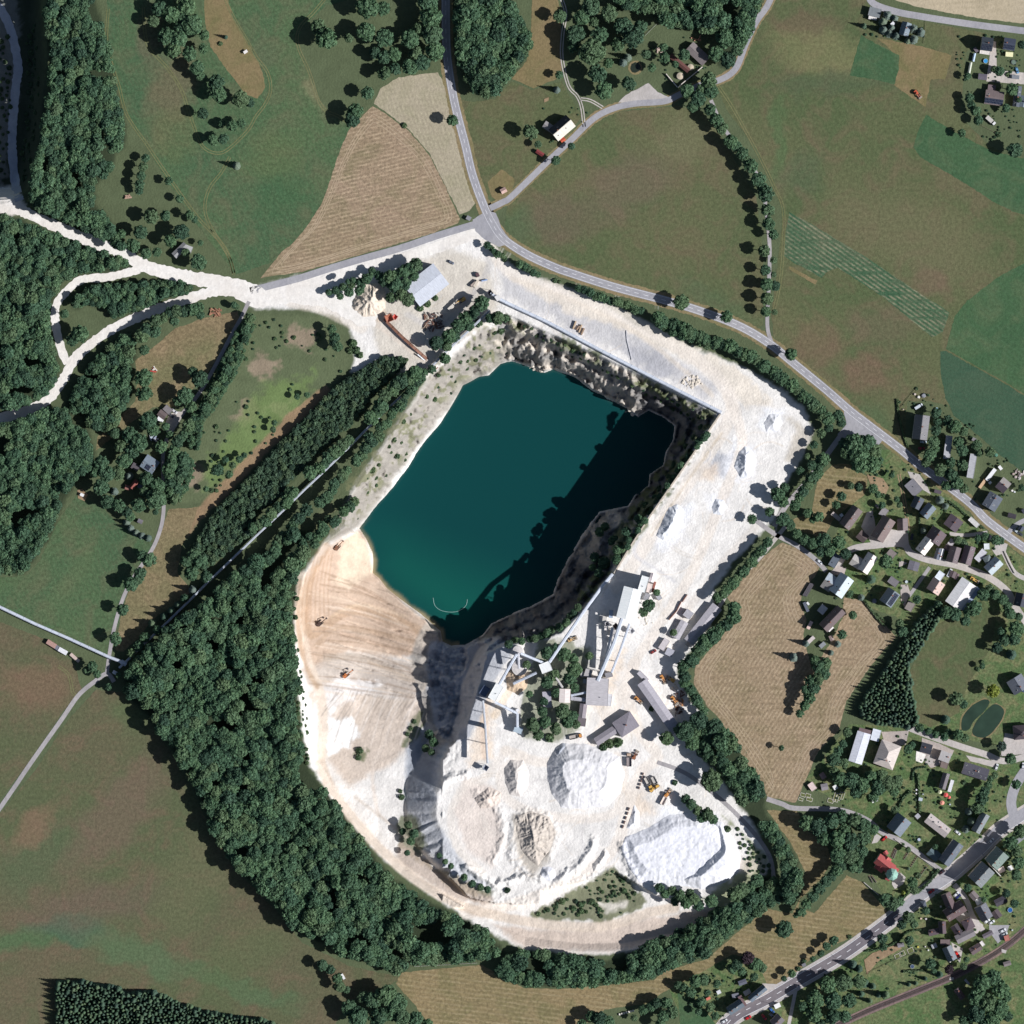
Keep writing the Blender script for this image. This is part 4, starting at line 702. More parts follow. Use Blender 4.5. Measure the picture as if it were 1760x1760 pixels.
def ordered(lst):
    w = max(t[0] for t in lst) - min(t[0] for t in lst); h = max(t[1] for t in lst) - min(t[1] for t in lst)
    return (sorted(lst), 'west') if w > h else (sorted(lst, key=lambda t: t[1]), 'north')
PLANTED = []; SMALLT = []
def cluster(phrase, lst, adj='rounded dark green', noun='tree', **kw):
    """phrase places the cluster; each entry x,y,r[,kind[,label]]"""
    l2, side = ordered(lst)
    for i, t in enumerate(l2):
        x, y, r = t[:3]; kd = t[3] if len(t) > 3 else 'b'; PLANTED.append((x, y, r))
        nw = len((noun + ' ' + phrase).split()) + 4; ad = ' '.join(adj.split()[-max(0, min(3, 16 - nw)):]) if nw < 16 else ''
        lab = t[4] if len(t) > 4 else ('%s %s %s' % (ad, noun, phrase) if len(l2) == 1 else '%s %s %s, %s from the %s' % (ad, noun, phrase, ORD[min(i, 47)], side))
        mt = {'p': M_PLUM, 'y': M_YEL, 'g': M_GREY}.get(kd[1:2]) if len(kd) > 1 else None
        kd = 's' + kd[1:] if kd[0] == 'b' and r < 5 else kd
        if kd[0] == 'b' and len(t) < 5 and r < 10.3:
            SMALLT.append((r, x, y, lab, mt, kw.get('group'), kw.get('hgt'))); continue
        if kd[0] == 's': bush(x, y, r, lab.replace(' tree', ' bush'), group=kw.get('group'), mat=mt)
        else: tree(x, y, r, kd[0], lab.replace(' tree', ' spruce') if kd[0] == 'c' and len(t) < 5 else lab, mat=mt, **kw)
def row(pts, sp, r, jit=2.0, kind='b', rj=.2):
    out = []; q = crom(pts, 1.0); acc = 0
    for i in range(1, len(q)):
        acc += math.dist(q[i], q[i - 1])
        if acc >= sp: acc = random.uniform(-.2, .2) * sp; out.append((q[i][0] + random.uniform(-jit, jit), q[i][1] + random.uniform(-jit, jit), r * random.uniform(1 - rj, 1 + rj), kind))
    return out
cluster('in the park grove south of the top wood', [(632,15,19),(660,17,12),(630,57,16),(662,68,16),(705,70,16),(742,32,19),(742,62,17),(748,90,16),(660,100,12),(678,95,12),(705,117,14),(662,127,12),(727,110,14),(680,120,11),(645,92,10),(736,4,19),(722,52,12),(715,95,12)])
cluster('standing in the rough meadow below the grove', [(562,68,19),(547,48,12,'b','pale crowned tree touching the north side of a bigger one in the rough meadow'),(600,67,8),(611,192,13),(606,207,13),(632,161,11)])
cluster('', [(778,208,10,'b','lone roadside tree overhanging the west edge of the road beside the hay field')])
cluster('', [(695,216,5,'s','small dark bush on the edge between stubble and hay field')])
cluster('', [(1170,520,13,'b','round roadside tree north of the main road, the bigger and western of two lone ones')]); cluster('', [(1248,545,10,'b','smaller roadside tree on the main road above the quarry hedge')]); cluster('', [(1358,609,11,'b','roadside tree on the main road just east of the lane junction')])
cluster('in the old park around the pond', [(962,30,11),(1000,32,13),(990,62,16),(1015,14,15),(1020,40,9),(1047,25,15),(1070,47,15),(1087,65,19),(1017,92,22),(1027,130,17),(1037,158,15),(1080,145,12),(1062,78,12),(985,82,10),(1030,62,14),(1045,110,9),(1100,48,12)])
cluster('near the red-brown farm ruin', [(1110,95,8),(1142,100,9),(1175,96,10),(1140,82,7),(1120,118,7),(1160,112,6),(1245,68,17),(1230,95,14),(1250,105,14)])
cluster('', [(1079,99,7,'cg','silvery spruce standing just above the park pond, the upper of two')]); cluster('', [(1071,108,7,'cg','silvery spruce beside the park pond, the lower of two')])
cluster('near the white farmhouse by the lane', [(911,228,13),(925,249,6),(961,130,7),(982,252,6),(955,277,8)]); cluster('', [(957,155,6,'cg','blue spruce on the track bend north of the farmhouse')])
cluster('in the avenue over the sunken lane', [(1180,158,12),(1217,140,14),(1200,172,13),(1230,207,12),(1220,190,10),(1240,222,10),(1255,245,12),(1275,265,11),(1290,287,12),(1302,310,12),(1315,335,13),(1318,362,12),(1320,386,11),(1328,404,9),(1312,432,11),(1205,155,10),(1222,160,12),(1190,185,9),(1308,322,9),(1282,276,9),(1266,254,9)])
cluster('lining the lower end of the field lane', [(1315,465,9),(1317,490,11),(1317,514,11),(1315,536,9),(1329,448,6),(1329,472,5),(1331,492,9),(1331,537,5)])
cluster('in the long grove inside the western meadow', [(275,17,13),(295,27,15),(322,12,16),(332,45,17),(287,64,14),(308,68,15),(300,88,13),(327,95,12),(340,118,12),(350,85,8),(352,62,9),(373,143,13),(378,165,13),(368,158,10),(415,172,14),(430,178,8),(350,197,10),(400,218,10),(382,214,6),(416,214,8),(367,242,9),(385,240,9),(265,38,10),(318,30,12),(312,50,12),(345,132,8)])
cluster('', [(407,285,7,'cg','lone pale conifer beside the wheel tracks in the big green meadow')]); cluster('', [(388,64,4,'c','thin conifer on the dry slope east of the long grove')]); cluster('', [(379,75,4,'s','low bush on the dry slope east of the long grove')])
cluster('in the poplar row of the small pasture', [(251,273,7),(247,288,8),(244,303,8),(241,318,8),(240,328,7)])
cluster('in the pasture above the white haul road', [(261,374,12),(285,372,9),(243,400,12),(294,415,11),(313,400,13),(230,423,12),(252,437,9),(271,434,8),(343,452,14),(345,418,5),(210,403,8),(320,435,7)])
cluster('along the track bordering the pasture', [(291,312,7),(309,342,7),(327,370,8),(178,300,9),(335,378,6)])
cluster('', [(140,575,15,'b','big round tree inside the hairpin of the haul road')]); cluster('', [(126,585,10,'b','smaller tree leaning on the big one inside the haul road hairpin')]); cluster('', [(112,540,8,'b','tree on the inner edge of the haul road loop')])
cluster('in the belt on the south side of the loop road', row([(238,592),(255,560),(285,545),(320,532),(352,528)], 13, 10, 4) + [(249,602,9),(245,580,9),(268,570,10),(300,552,9),(345,542,8),(403,525,6),(408,528,5)])
cluster('around the dry paddock', [(249,650,15),(250,677,14),(345,652,14),(320,680,14),(333,640,9),(330,700,10),(306,690,8)])
cluster('around the cottages on the western lane', [(257,723,14),(265,740,11),(225,748,13),(240,762,16),(250,730,9),(210,767,11),(228,775,13),(215,792,13),(176,797,13),(165,811,10),(186,815,14),(205,812,12),(175,838,14),(186,862,12),(250,845,9),(270,858,17),(272,835,13),(240,868,13),(206,870,12),(253,822,12),(280,850,8),(220,880,9),(278,768,10),(285,733,7),(292,748,7),(200,745,9)])
cluster('', [(222,818,7,'cg','silvery spruce west of the blue-roofed cottage')]); cluster('', [(197,845,7,'cg','silvery spruce between the big trees below the cottages')])
cluster('in the row above the lane bend', [(218,898,6,'cg'),(225,908,6,'cg'),(234,916,6,'cg'),(244,921,6,'cg'),(255,925,6,'cg')], adj='bluish')
cluster('shading the narrow western lane', [(257,962,12),(246,955,9),(242,986,11),(227,1004,12),(239,995,9),(212,1047,11),(200,1098,11),(187,1180,6),(225,888,8),(268,880,5)])
cluster('in the scrub by the conveyor end', [(160,1145,9),(168,1158,7),(150,1150,6),(205,1160,5)], adj='low green')
cluster('along the north side of the western conveyor', [(262,1072,8,'c'),(282,1060,8,'c'),(306,1040,7,'c'),(250,1095,9),(332,1014,8,'cg'),(345,965,13),(330,985,12),(335,955,12),(322,965,10),(355,990,10),(240,1110,9),(228,1122,8),(295,1050,7,'c'),(272,1082,8),(318,1028,7)])
cluster('in the scrub strip east of the cottage lane', row([(432,535),(424,570),(410,600)], 11, 8, 5) + row([(400,625),(378,655),(360,690),(345,715)], 12, 8, 6) + row([(335,720),(318,745),(300,775),(292,810),(296,850)], 10, 10, 4) + row([(322,770),(315,810),(300,860)], 11, 9, 4), adj='bushy green')
cluster('dotted over the bright green clearing', [(511,682,5),(528,679,5),(472,727,5),(470,738,5),(375,808,11),(388,790,6),(400,800,6),(412,790,6),(420,783,5),(355,840,5),(364,843,4),(395,815,6)], adj='small dark')
cluster('on the terrace east of the clearing', [(571,566,8),(576,580,9),(581,597,9),(574,588,8),(607,590,7,'s'),(612,602,7,'s'),(618,610,6,'s'),(602,603,6,'s')])
cluster('in the copse beside the big grey hall', [(670,477,12),(660,485,9),(695,467,12),(715,456,12),(680,492,13),(690,508,11),(672,512,9),(702,516,12),(712,475,9),(640,467,7),(652,474,8),(630,480,9),(618,486,8),(605,490,7),(590,494,7),(578,500,7),(566,503,6),(600,503,8),(618,500,8),(585,510,6),(722,530,6,'s'),(735,522,6,'s'),(748,512,5,'s')])
cluster('behind the trailers by the flooded pit', [(828,522,13),(800,548,12),(788,560,12),(772,578,12),(815,537,12),(805,560,10),(750,590,12),(768,595,9),(782,580,9),(765,617,9),(856,547,11),(842,548,8),(868,548,7),(822,555,7,'s')])
cluster('between the young plantation and the western conveyor', row([(722,632),(700,650),(672,672),(655,700),(640,718)], 13, 12, 3) + row([(612,752),(585,772),(560,792),(535,812)], 12, 10, 3) + row([(512,835),(485,868),(455,895),(430,915)], 13, 10, 4) + row([(480,860),(505,838)], 12, 7, 2), adj='full green')
cluster('between the western conveyor and the rock bank', row([(748,625),(722,650),(700,680),(680,705),(660,735)], 11, 8, 3) + row([(660,730),(640,755),(622,775)], 10, 10, 5) + row([(605,795),(588,820),(570,845),(545,865)], 11, 10, 4) + row([(625,772),(612,800)], 10, 9, 3), adj='full green')
cluster('on the strip below the conveyor', row([(535,868),(510,893),(480,930),(458,962),(440,990)], 11, 10, 5) + row([(615,850),(590,880),(560,910),(530,945)], 12, 9, 4) + row([(572,885),(545,912),(520,930)], 13, 7, 3), adj='shrubby green')
cluster('in the processing plant', [(940,1122,11),(955,1115,10),(970,1125,11),(985,1132,9),(987,1150,13),(980,1165,11),(1012,1127,7),(987,1182,8),(940,1172,11),(952,1160,10),(955,1190,8),(910,1193,6),(967,1222,13),(975,1240,11),(932,1222,9),(915,1245,12),(937,1240,10),(955,1252,10),(985,1230,9),(905,1142,7),(990,1245,7),(925,1262,9),(945,1268,8,'s'),(1115,1040,11),(1105,1052,8),(1128,1018,6),(1047,1278,8,'s'),(1062,1276,8,'s'),(1037,1284,7,'s'),(1157,1087,6),(1145,1268,12),(1292,892,8),(935,1205,7),(1120,1218,5,'s')])
cluster('on the shaded eastern rim of the pit', hgt=3.2, lst=[(1030,914,8),(1040,905,7),(1055,930,10),(1062,945,8),(1022,957,8),(1038,968,11),(1030,985,9),(1076,914,8),(1060,962,8),(1097,892,7),(1018,975,6),(1110,868,6,'s'),(1135,840,6,'s'),(1160,800,6,'s'),(1180,768,6,'s'),(1150,820,5,'s'),(1205,735,6,'s'),(1192,752,5,'s'),(1125,855,5,'s')])
cluster('on the south-eastern pit rim below the gallery', row([(1002,1036),(982,1058),(960,1078),(930,1094),(900,1100),(875,1106)], 11, 6.5, 2), adj='scraggy', hgt=6.5)
cluster('on the shaded ledge under the barrier wall', row([(1222,738),(1168,806),(1106,896),(1060,962)], 10, 5.6, 2.5), adj='scraggy', hgt=3.4)
cluster('in the hedge between quarry and main road', row([(832,418),(855,436),(870,447)], 7, 6, 1.5) + row([(887,452),(912,466),(930,477)], 8, 6, 1.5) + row([(945,478),(965,487)], 8, 4, 1) + row([(988,494),(1030,510),(1067,522),(1105,537)], 8.5, 7, 2), adj='small green', group='hedge trees between the quarry and the main road')
cluster('in the taller hedge above the quarry yard', row([(1120,542),(1137,552),(1180,568),(1217,584),(1255,597),(1292,617),(1315,632)], 9, 10.5, 2.5) + row([(1130,560),(1180,578),(1220,592)], 14, 8, 2), adj='bushy green')
cluster('along the quarry hedge down to the junction', row([(1322,636),(1352,657),(1382,682),(1405,705),(1422,722)], 9, 10, 2.5) + [(1440,715,10),(1445,727,8),(1424,735,8),(1410,745,8),(1398,765,7),(1388,785,6)], adj='bushy green')
cluster('along the gravel way east of the yard', [(1335,850,13),(1345,862,9),(1348,838,8),(1322,880,8),(1375,810,7),(1395,800,9),(1410,790,10)] + row([(1420,780),(1400,815),(1380,840),(1362,868)], 13, 10, 3))
cluster('in the dense clump at the road junction', [(1465,762,16),(1488,762,15),(1500,778,14),(1475,780,17),(1498,798,15),(1478,798,15),(1455,778,12),(1508,790,9),(1450,762,10)])
cluster('around the small curved stubble field', [(1345,893,12),(1357,902,9),(1368,917,9),(1382,928,9),(1395,934,10),(1415,928,12),(1425,945,11),(1440,932,12),(1452,952,10),(1410,948,9),(1405,888,9),(1388,882,8),(1396,893,6),(1445,853,8),(1436,868,7),(1475,838,7),(1462,835,6)])
cluster('in the hedgerow bordering the large stubble field', row([(1325,928),(1300,955),(1275,982),(1252,1008),(1232,1028)], 8.5, 9, 2.5) + row([(1250,1035),(1262,1050),(1252,1070),(1235,1085),(1215,1100),(1200,1120),(1190,1140)], 10, 11, 3) + row([(1175,1130),(1172,1155),(1182,1180),(1195,1205),(1210,1225)], 10, 9, 3))
cluster('in the big clump beside the long workshop', [(1175,1255,17),(1200,1238,16),(1228,1250,16),(1190,1275,13),(1215,1280,14),(1215,1260,12)])
cluster('', [(1222,1340,19,'b','big round tree at the bend of the quarry exit track')])
cluster('on the bank along the quarry exit track', [(1178,1372,8),(1188,1382,9),(1198,1392,9),(1205,1405,8),(1216,1398,11),(1225,1408,8),(1160,1345,5,'s'),(1250,1425,6,'s')])
cluster('at the foot of the white spoil heap', [(1133,1525,8),(1142,1535,8),(1155,1530,8),(1168,1537,9),(1185,1535,8),(1178,1550,10),(1192,1545,10),(1200,1555,9),(1222,1547,11),(1160,1548,8),(1262,1535,14),(1275,1528,12),(1300,1512,12),(1290,1522,9)])
cluster('in the green strip under the grey dump slope', [(692,1428,6),(702,1418,7),(712,1432,8),(706,1445,7),(688,1360,4,'s'),(690,1370,5,'s'),(700,1465,5),(755,1470,5),(765,1480,5),(775,1488,5),(798,1507,6),(812,1518,6),(826,1524,6),(838,1528,6),(872,1530,5,'s'),(712,1240,4,'s'),(706,1252,4,'s'),(700,1262,4,'s'),(738,1262,8),(745,1275,8),(732,1285,7),(742,1292,6),(618,1290,6,'s'),(616,1302,5,'s')], adj='scrubby green')
cluster('beside the lower stubble field', [(555,1657,9),(568,1665,8),(580,1680,9),(585,1694,9),(596,1700,6)])
cluster('in the wood corner at the bottom edge', [(665,1708,18),(682,1722,17),(642,1718,15),(600,1730,13),(617,1745,17),(652,1745,17),(690,1745,15),(715,1748,12),(625,1712,10),(672,1740,12),(735,1758,9)])
cluster('at the lower field edge with the white bales', [(1015,1745,9),(1030,1748,13),(1045,1754,11),(1000,1758,8),(1090,1748,6),(1105,1735,8),(1118,1730,8),(1130,1722,9),(1145,1722,10),(1155,1738,11),(1140,1745,11),(1135,1758,9)])
cluster('in the garden plot by the lower road', [(1165,1692,7),(1175,1697,8),(1195,1685,11),(1208,1683,10),(1187,1704,9),(1205,1720,8),(1220,1730,8),(1232,1690,7),(1265,1657,9),(1285,1645,12,'bp','large copper-leaved tree at the top of the allotment by the lower road'),(1298,1655,11),(1310,1662,8),(1258,1664,8),(1275,1668,7),(1295,1678,7),(1215,1705,6),(1200,1738,6),(1228,1745,7)])
cluster('in the dark wood south of the lower road', [(1422,1690,15),(1448,1688,14),(1475,1685,12),(1400,1715,15),(1430,1718,16),(1458,1718,13),(1398,1742,13),(1430,1745,13),(1410,1760,11),(1450,1745,10),(1380,1728,9)]); cluster('at the north edge of the lower-road wood', [(1465,1658,8,'c'),(1476,1665,7,'c'),(1485,1690,8,'c'),(1480,1708,6,'c')], adj='dark')
cluster('beside the lower road verge', [(1432,1615,8),(1420,1625,7),(1410,1637,6),(1396,1647,5),(1382,1652,4),(1360,1672,7),(1372,1665,4),(1347,1681,5),(1460,1610,4)], adj='round')
cluster('between the lower road and the railway', [(1515,1612,9,'b'),(1517,1627,7,'b'),(1562,1615,8),(1598,1655,9),(1604,1668,5),(1630,1665,8,'bp','dark copper-leaved tree beside the railway'),(1560,1575,10),(1570,1587,7),(1590,1565,7),(1548,1588,8),(1655,1660,6),(1660,1648,5)])
cluster('on the lawn beside the railway', [(1500,1695,6,'c'),(1522,1710,7,'c'),(1495,1720,5,'c'),(1562,1692,4,'c'),(1574,1690,4,'c'),(1590,1682,4,'c'),(1615,1675,6,'c'),(1510,1710,5,'c')], adj='dark')
cluster('in the wood inside the railway curve', [(1685,1687,15),(1705,1678,14),(1717,1698,15),(1678,1712,15),(1697,1720,16),(1716,1730,15),(1676,1740,15),(1705,1748,14),(1655,1752,9),(1690,1758,11),(1728,1712,9),(1730,1745,9)])
cluster('in the row climbing to the church', [(1437,1495,10),(1428,1505,9),(1418,1514,10),(1406,1526,11),(1396,1540,10),(1385,1552,9),(1375,1566,9),(1367,1572,5),(1445,1487,9)])
cluster('', [(1347,1595,14,'b','lone round tree in the stubble below the church row')])
cluster('in the grove north-west of the church', [(1385,1412,13),(1405,1420,15),(1428,1410,13),(1445,1402,11),(1468,1408,12),(1483,1417,12),(1500,1425,9),(1483,1440,13),(1462,1445,15),(1437,1440,15),(1415,1440,12),(1460,1470,14),(1480,1462,11),(1440,1468,14),(1465,1490,9),(1450,1425,10),(1475,1480,9)])
cluster('around the churchyard', [(1474,1492,8),(1520,1545,11),(1533,1552,12),(1545,1548,8),(1567,1515,9),(1570,1528,8),(1553,1534,4,'cy','small golden conifer beside the churchyard gate'),(1561,1493,3,'c'),(1560,1460,5),(1551,1452,4),(1534,1506,4,'s')])
cluster('in the wood above the allotments', [(1462,1340,14),(1480,1348,13),(1443,1338,12),(1508,1352,13),(1525,1345,13),(1540,1342,11),(1515,1332,11),(1495,1333,11),(1470,1360,11),(1535,1360,9),(1500,1368,9),(1432,1325,8)])
cluster('in the lower village gardens', [(1537,1392,7),(1685,1372,11),(1690,1360,9),(1680,1388,10),(1665,1395,7,'cg'),(1670,1412,8,'cg'),(1660,1425,7,'cg'),(1697,1350,7),(1700,1338,6),(1708,1332,6),(1745,1347,8),(1750,1428,11),(1735,1448,12),(1745,1462,10),(1748,1482,11),(1745,1502,9),(1730,1470,8),(1728,1535,7),(1742,1552,7),(1662,1525,7),(1690,1545,5),(1578,1505,5,'s'),(1607,1455,5),(1565,1380,3,'s'),(1657,1345,4,'s')])
cluster('around the villa and the lower village street', [(1432,1305,11),(1455,1258,8),(1440,1290,8),(1448,1278,7),(1560,1287,8),(1567,1280,6),(1580,1250,7),(1595,1256,6),(1608,1262,6),(1622,1266,7),(1645,1262,9),(1657,1268,7),(1720,1282,8,'bg','silvery tree at the corner of the gravel court'),(1735,1303,10),(1630,1258,6),(1450,1310,8)])
cluster('in the big meadow inside the village', [(1642,1200,11),(1655,1210,7),(1625,1237,8,'c'),(1705,1187,11,'by','bright yellow-green tree beside the two ponds'),(1687,1145,5),(1688,1138,4),(1680,1150,4)])
cluster('along the meadow below the village street', [(1625,1052,11),(1640,1055,11),(1612,1040,7),(1657,1067,9),(1672,1045,13),(1662,1052,9),(1688,1022,11),(1700,1012,8),(1708,1022,9),(1722,1030,9),(1730,1042,8),(1735,1055,9),(1745,1080,13),(1742,1097,12),(1726,1100,10),(1712,1112,9),(1738,1125,9,'c'),(1720,1085,8),(1750,1060,7)])
cluster('around the farm cottages in the stubble', [(1520,965,12),(1497,996,8,'c'),(1460,1020,6),(1480,1027,6,'cg'),(1575,1030,7),(1548,1085,10),(1545,1072,8),(1446,1090,8),(1465,1057,7),(1385,1106,6,'cg'),(1364,1130,8,'cg'),(1440,1107,6,'cg'),(1428,1122,5,'cg'),(1422,1134,4,'c'),(1396,1070,4)])
cluster('in the clump on the stubble spur', [(1408,1148,12),(1418,1140,10),(1405,1165,12),(1398,1182,11),(1390,1198,10),(1382,1212,9),(1374,1226,7),(1415,1158,10),(1392,1168,10),(1400,1135,9),(1384,1186,9)]); cluster('', [(1342,1285,5,'b','small isolated bush-like tree alone in the large stubble field')])
cluster('beside the apartment block on the main road', [(1607,710,9),(1607,740,9),(1640,733,11),(1627,722,8),(1655,742,8),(1603,760,10),(1597,782,11),(1605,772,8),(1615,808,11),(1632,815,11),(1642,830,11),(1655,840,8,'bg'),(1652,775,10),(1652,800,10),(1677,765,9),(1700,777,9),(1632,795,9),(1590,795,8),(1625,835,9),(1645,760,9),(1610,725,7),(1575,668,3,'s'),(1682,778,7)])
cluster('in the upper village gardens', [(1615,860,8,'cg'),(1625,870,6,'cg'),(1587,912,6,'cg'),(1532,817,5),(1500,840,8),(1540,858,5),(1545,868,5),(1755,838,6),(1645,928,7),(1655,932,6),(1680,925,6),(1692,922,7),(1710,928,9),(1718,930,7),(1560,885,3,'s'),(1518,852,4),(1508,850,6),(1515,868,6),(1660,945,5),(1668,950,6)])
cluster('around the houses at the top right', [(1662,132,6),(1665,170,8),(1675,192,9),(1680,208,8),(1668,182,7),(1652,230,7),(1717,232,4),(1742,260,13),(1717,124,8),(1708,120,6),(1738,155,11),(1728,187,7),(1755,78,7),(1732,128,4),(1750,172,5)])
cluster('between the two roadside houses at the top', [(1525,27,8,'cg'),(1517,38,8,'cg'),(1518,52,8,'cg'),(1528,58,7,'cg'),(1540,62,7,'cg'),(1538,32,6,'cg'),(1532,48,7,'cg'),(1570,50,8,'cg'),(1582,56,8,'cg'),(1570,68,8,'cg'),(1560,70,6,'cg'),(1485,45,5,'c')], adj='bluish')
SMALLT.sort(key=lambda t: -t[0]); NB = sum(1 for o in bpy.data.objects if o.name.startswith('broadleaf_tree')); print('big', NB, 'small', len(SMALLT))
for (r, x, y, lab, mt, g, hg) in SMALLT[:290]: tree(x, y, r, 'b', lab.replace(' tree', ' small tree', 1) if len(lab.split()) < 16 else lab, group=g, mat=mt, name='small_tree', hgt=hg)
# dense conifer blocks
def fill(poly, rmin, rmax, k=1.55, excl=(), seed=1, n=60000, edge=0):
    r_ = random.Random(seed); xs_ = [p[0] for p in poly]; ys_ = [p[1] for p in poly]; out = []; cell = {}
    cs = rmax * k
    for _ in range(n):
        x = r_.uniform(min(xs_), max(xs_)); y = r_.uniform(min(ys_), max(ys_)); r = r_.uniform(rmin, rmax)
        if r_.random() < .25: r *= .8
        if not inpoly(poly, x, y) or (edge and not all(inpoly(poly, x + r * edge * a_, y + r * edge * b_) for a_, b_ in ((1, 0), (-1, 0), (0, 1), (0, -1)))) or any(inpoly(e, x, y) for e in excl): continue
        ci = (int(x / cs), int(y / cs)); ok = True
        for a in (-1, 0, 1):
            for b in (-1, 0, 1):
                for q in cell.get((ci[0] + a, ci[1] + b), ()):
                    if math.hypot(q[0] - x, q[1] - y) < (q[2] + r) * k / 2: ok = False; break
                if not ok: break
            if not ok: break
        if ok: cell.setdefault(ci, []).append((x, y, r)); out.append((x, y, r))
    return out
CON1 = [(1612,1035),(1624,1052),(1602,1082),(1577,1122),(1562,1142),(1567,1182),(1577,1242),(1560,1250),(1512,1243),(1482,1232),(1477,1215),(1490,1192),(1520,1152),(1545,1112),(1570,1077),(1595,1050)]
CON2 = [(98,1686),(150,1688),(200,1694),(218,1708),(255,1704),(275,1710),(307,1722),(350,1738),(400,1746),(450,1752),(500,1775),(98,1775)]
con = [(t, 'slim dark spruce packed in the wedge-shaped spruce plantation inside the village') for t in fill(CON1, 3.8, 6.4, 1.12, seed=4)] + [(t, 'slim dark spruce packed in the square spruce block at the bottom left') for t in fill(CON2, 3.8, 6.4, 1.12, seed=5)]
print('conifers', len(con))
con_rest = con[190:] if len(con) > 190 else []
random.Random(3).shuffle(con)
for (x, y, r), lab in con[:185]: tree(x, y, r * 1.15, 'c', lab, group=lab.split('spruce ', 1)[1])
# woods of broadleaf trees
WOODS = [('w_slope', 'the wood on the slope west of the green meadow', 7.5, 10.5), ('w_mid', 'the wood on the west edge above the lower haul road', 7, 10), ('w_low', 'the wood on the west edge below the lower haul road', 7, 10),
         ('w_tongue', 'the tongue of wood beside the dry paddock', 8, 11), ('w_loop', 'the copse inside the haul road loop', 7.5, 10.5), ('w_belt', 'the broad wood belt hugging the quarry on the south-west', 8, 12),
         ('s_belt', 'the tree belt along the southern quarry edge', 8.5, 12), ('e_belt', 'the tree belt round the south-east corner of the quarry', 8.5, 12), ('n_road', 'the tall wood east of the road at the top', 9, 12), ('n_park', 'the wood at the top centre north of the farm ruin', 8.5, 12), ('strip', 'the scrub strip east of the lane', 4.2, 6), ('copse', 'the copse beside the big metal hall', 5.5, 7.5)]
allw = []
for i, (k, lab, a, b) in enumerate(WOODS):
    for t in fill(FOREST[k], a * 1.0 * (.8 if k in ('w_loop', 'strip') else 1), b * 1.18 * (.75 if k in ('w_loop', 'strip') else 1), 1.02, CLEAR, seed=10 + i, edge=.6):
        if all(math.hypot(t[0] - q[0], t[1] - q[1]) > (t[2] + q[2]) * .6 for q in PLANTED): allw.append((t, lab))
print('wood trees', len(allw))
small = fill(PLANTATION, 3.2, 6.4, 1.2, (), seed=33, n=120000, edge=.6)
allw = [t for t in allw if vn(np.array(t[0][0]), np.array(t[0][1]), 26., 3) > .2]
allw.sort(key=lambda t: -t[0][2]); nbg = max(0, 292 - NB); big, rest = allw[:nbg], allw[nbg:]
for (x, y, r), lab in big: tree(x, y, r * 1.06, 'b', 'tall rounded broadleaf tree crowded into ' + lab, group='tall trees of ' + lab, hgt=(r * S * .9 + 3) if 'loop' in lab else (r * S * 1.1 + 4) if 'southern quarry' in lab or 'tongue' in lab else r * S * 1.3 + 6 + 7 * float(vn(np.array(x), np.array(y), 34., 5)) + random.uniform(-1.5, 1.5))
def stuff(name, lst, protos, mat, label, cat, hfun, core=True, con_=False):
    vs = []; qs = []; tn = []; n = 0
    for (x, y, r) in lst:
        v, q = protos[random.randrange(len(protos))]; R = r * S; a = random.random() * 6.28; c_, s_ = math.cos(a), math.sin(a); hh = hfun(R); p = PW(x, y, hz(x, y)); hh = (hh - 5.5) if name == 'woodland' and any(inpoly(FOREST[k_], x, y) for k_ in ('w_loop', 'strip', 's_belt', 'w_tongue')) else hh + (7 * float(vn(np.array(x), np.array(y), 34., 5)) - 2.5 if name == 'woodland' else 0)
        w = v.copy()
        sx, sz = (R * 1.12, hh / 3.4) if con_ else (R * 1.06, R * random.uniform(1.0, 1.25)); z0 = 0 if con_ else hh - R * .62
        xx = (w[:, 0] * c_ - w[:, 1] * s_) * sx + p[0]; yy = (w[:, 0] * s_ + w[:, 1] * c_) * sx + p[1]; zz = w[:, 2] * sz + z0 + p[2]
        vs.append(np.stack([xx, yy, zz], 1)); qs.append(q + n); n += len(w); tn.append(np.full(len(w), random.random(), dtype=np.float32))
    me = npmesh(name, np.concatenate(vs), np.concatenate(qs), smooth=False); at_ = me.attributes.new('tint', 'FLOAT', 'POINT'); at_.data.foreach_set('value', np.concatenate(tn))
    return tag(link(name, me, None, mat), label, cat, kind='stuff')
stuff('woodland', [t[0] for t in rest], WG, M_WOOD, 'closed green canopy of the broadleaf woods around the quarry', 'woodland', lambda R: R * 1.3 + 8 + random.uniform(-1.5, 1.5))
if len(SMALLT) > 290: stuff('hedge_growth', [(t[1], t[2], t[0]) for t in SMALLT[290:]], WG, M_WOOD, 'smaller hedge and garden trees filling the rows between the larger ones', 'hedge growth', lambda R: R * 1.5 + 3)
stuff('young_plantation', small, [crown_geo(70 + i, 9, 26, .24, .8) for i in range(4)], M_WOODC, 'dark strip of low young trees between the clearing and the conveyor', 'plantation', lambda R: R * 1.5 + 2.2 + random.uniform(-.6, 1))
if len(con) > 185: stuff('spruce_wood', [t[0] for t in con[185:]], CG, M_WOODC, 'closed dark spruce stands filling out the two plantations', 'spruce wood', lambda R: (R * 3.3 + 4) * random.uniform(.75, 1.2), con_=True)
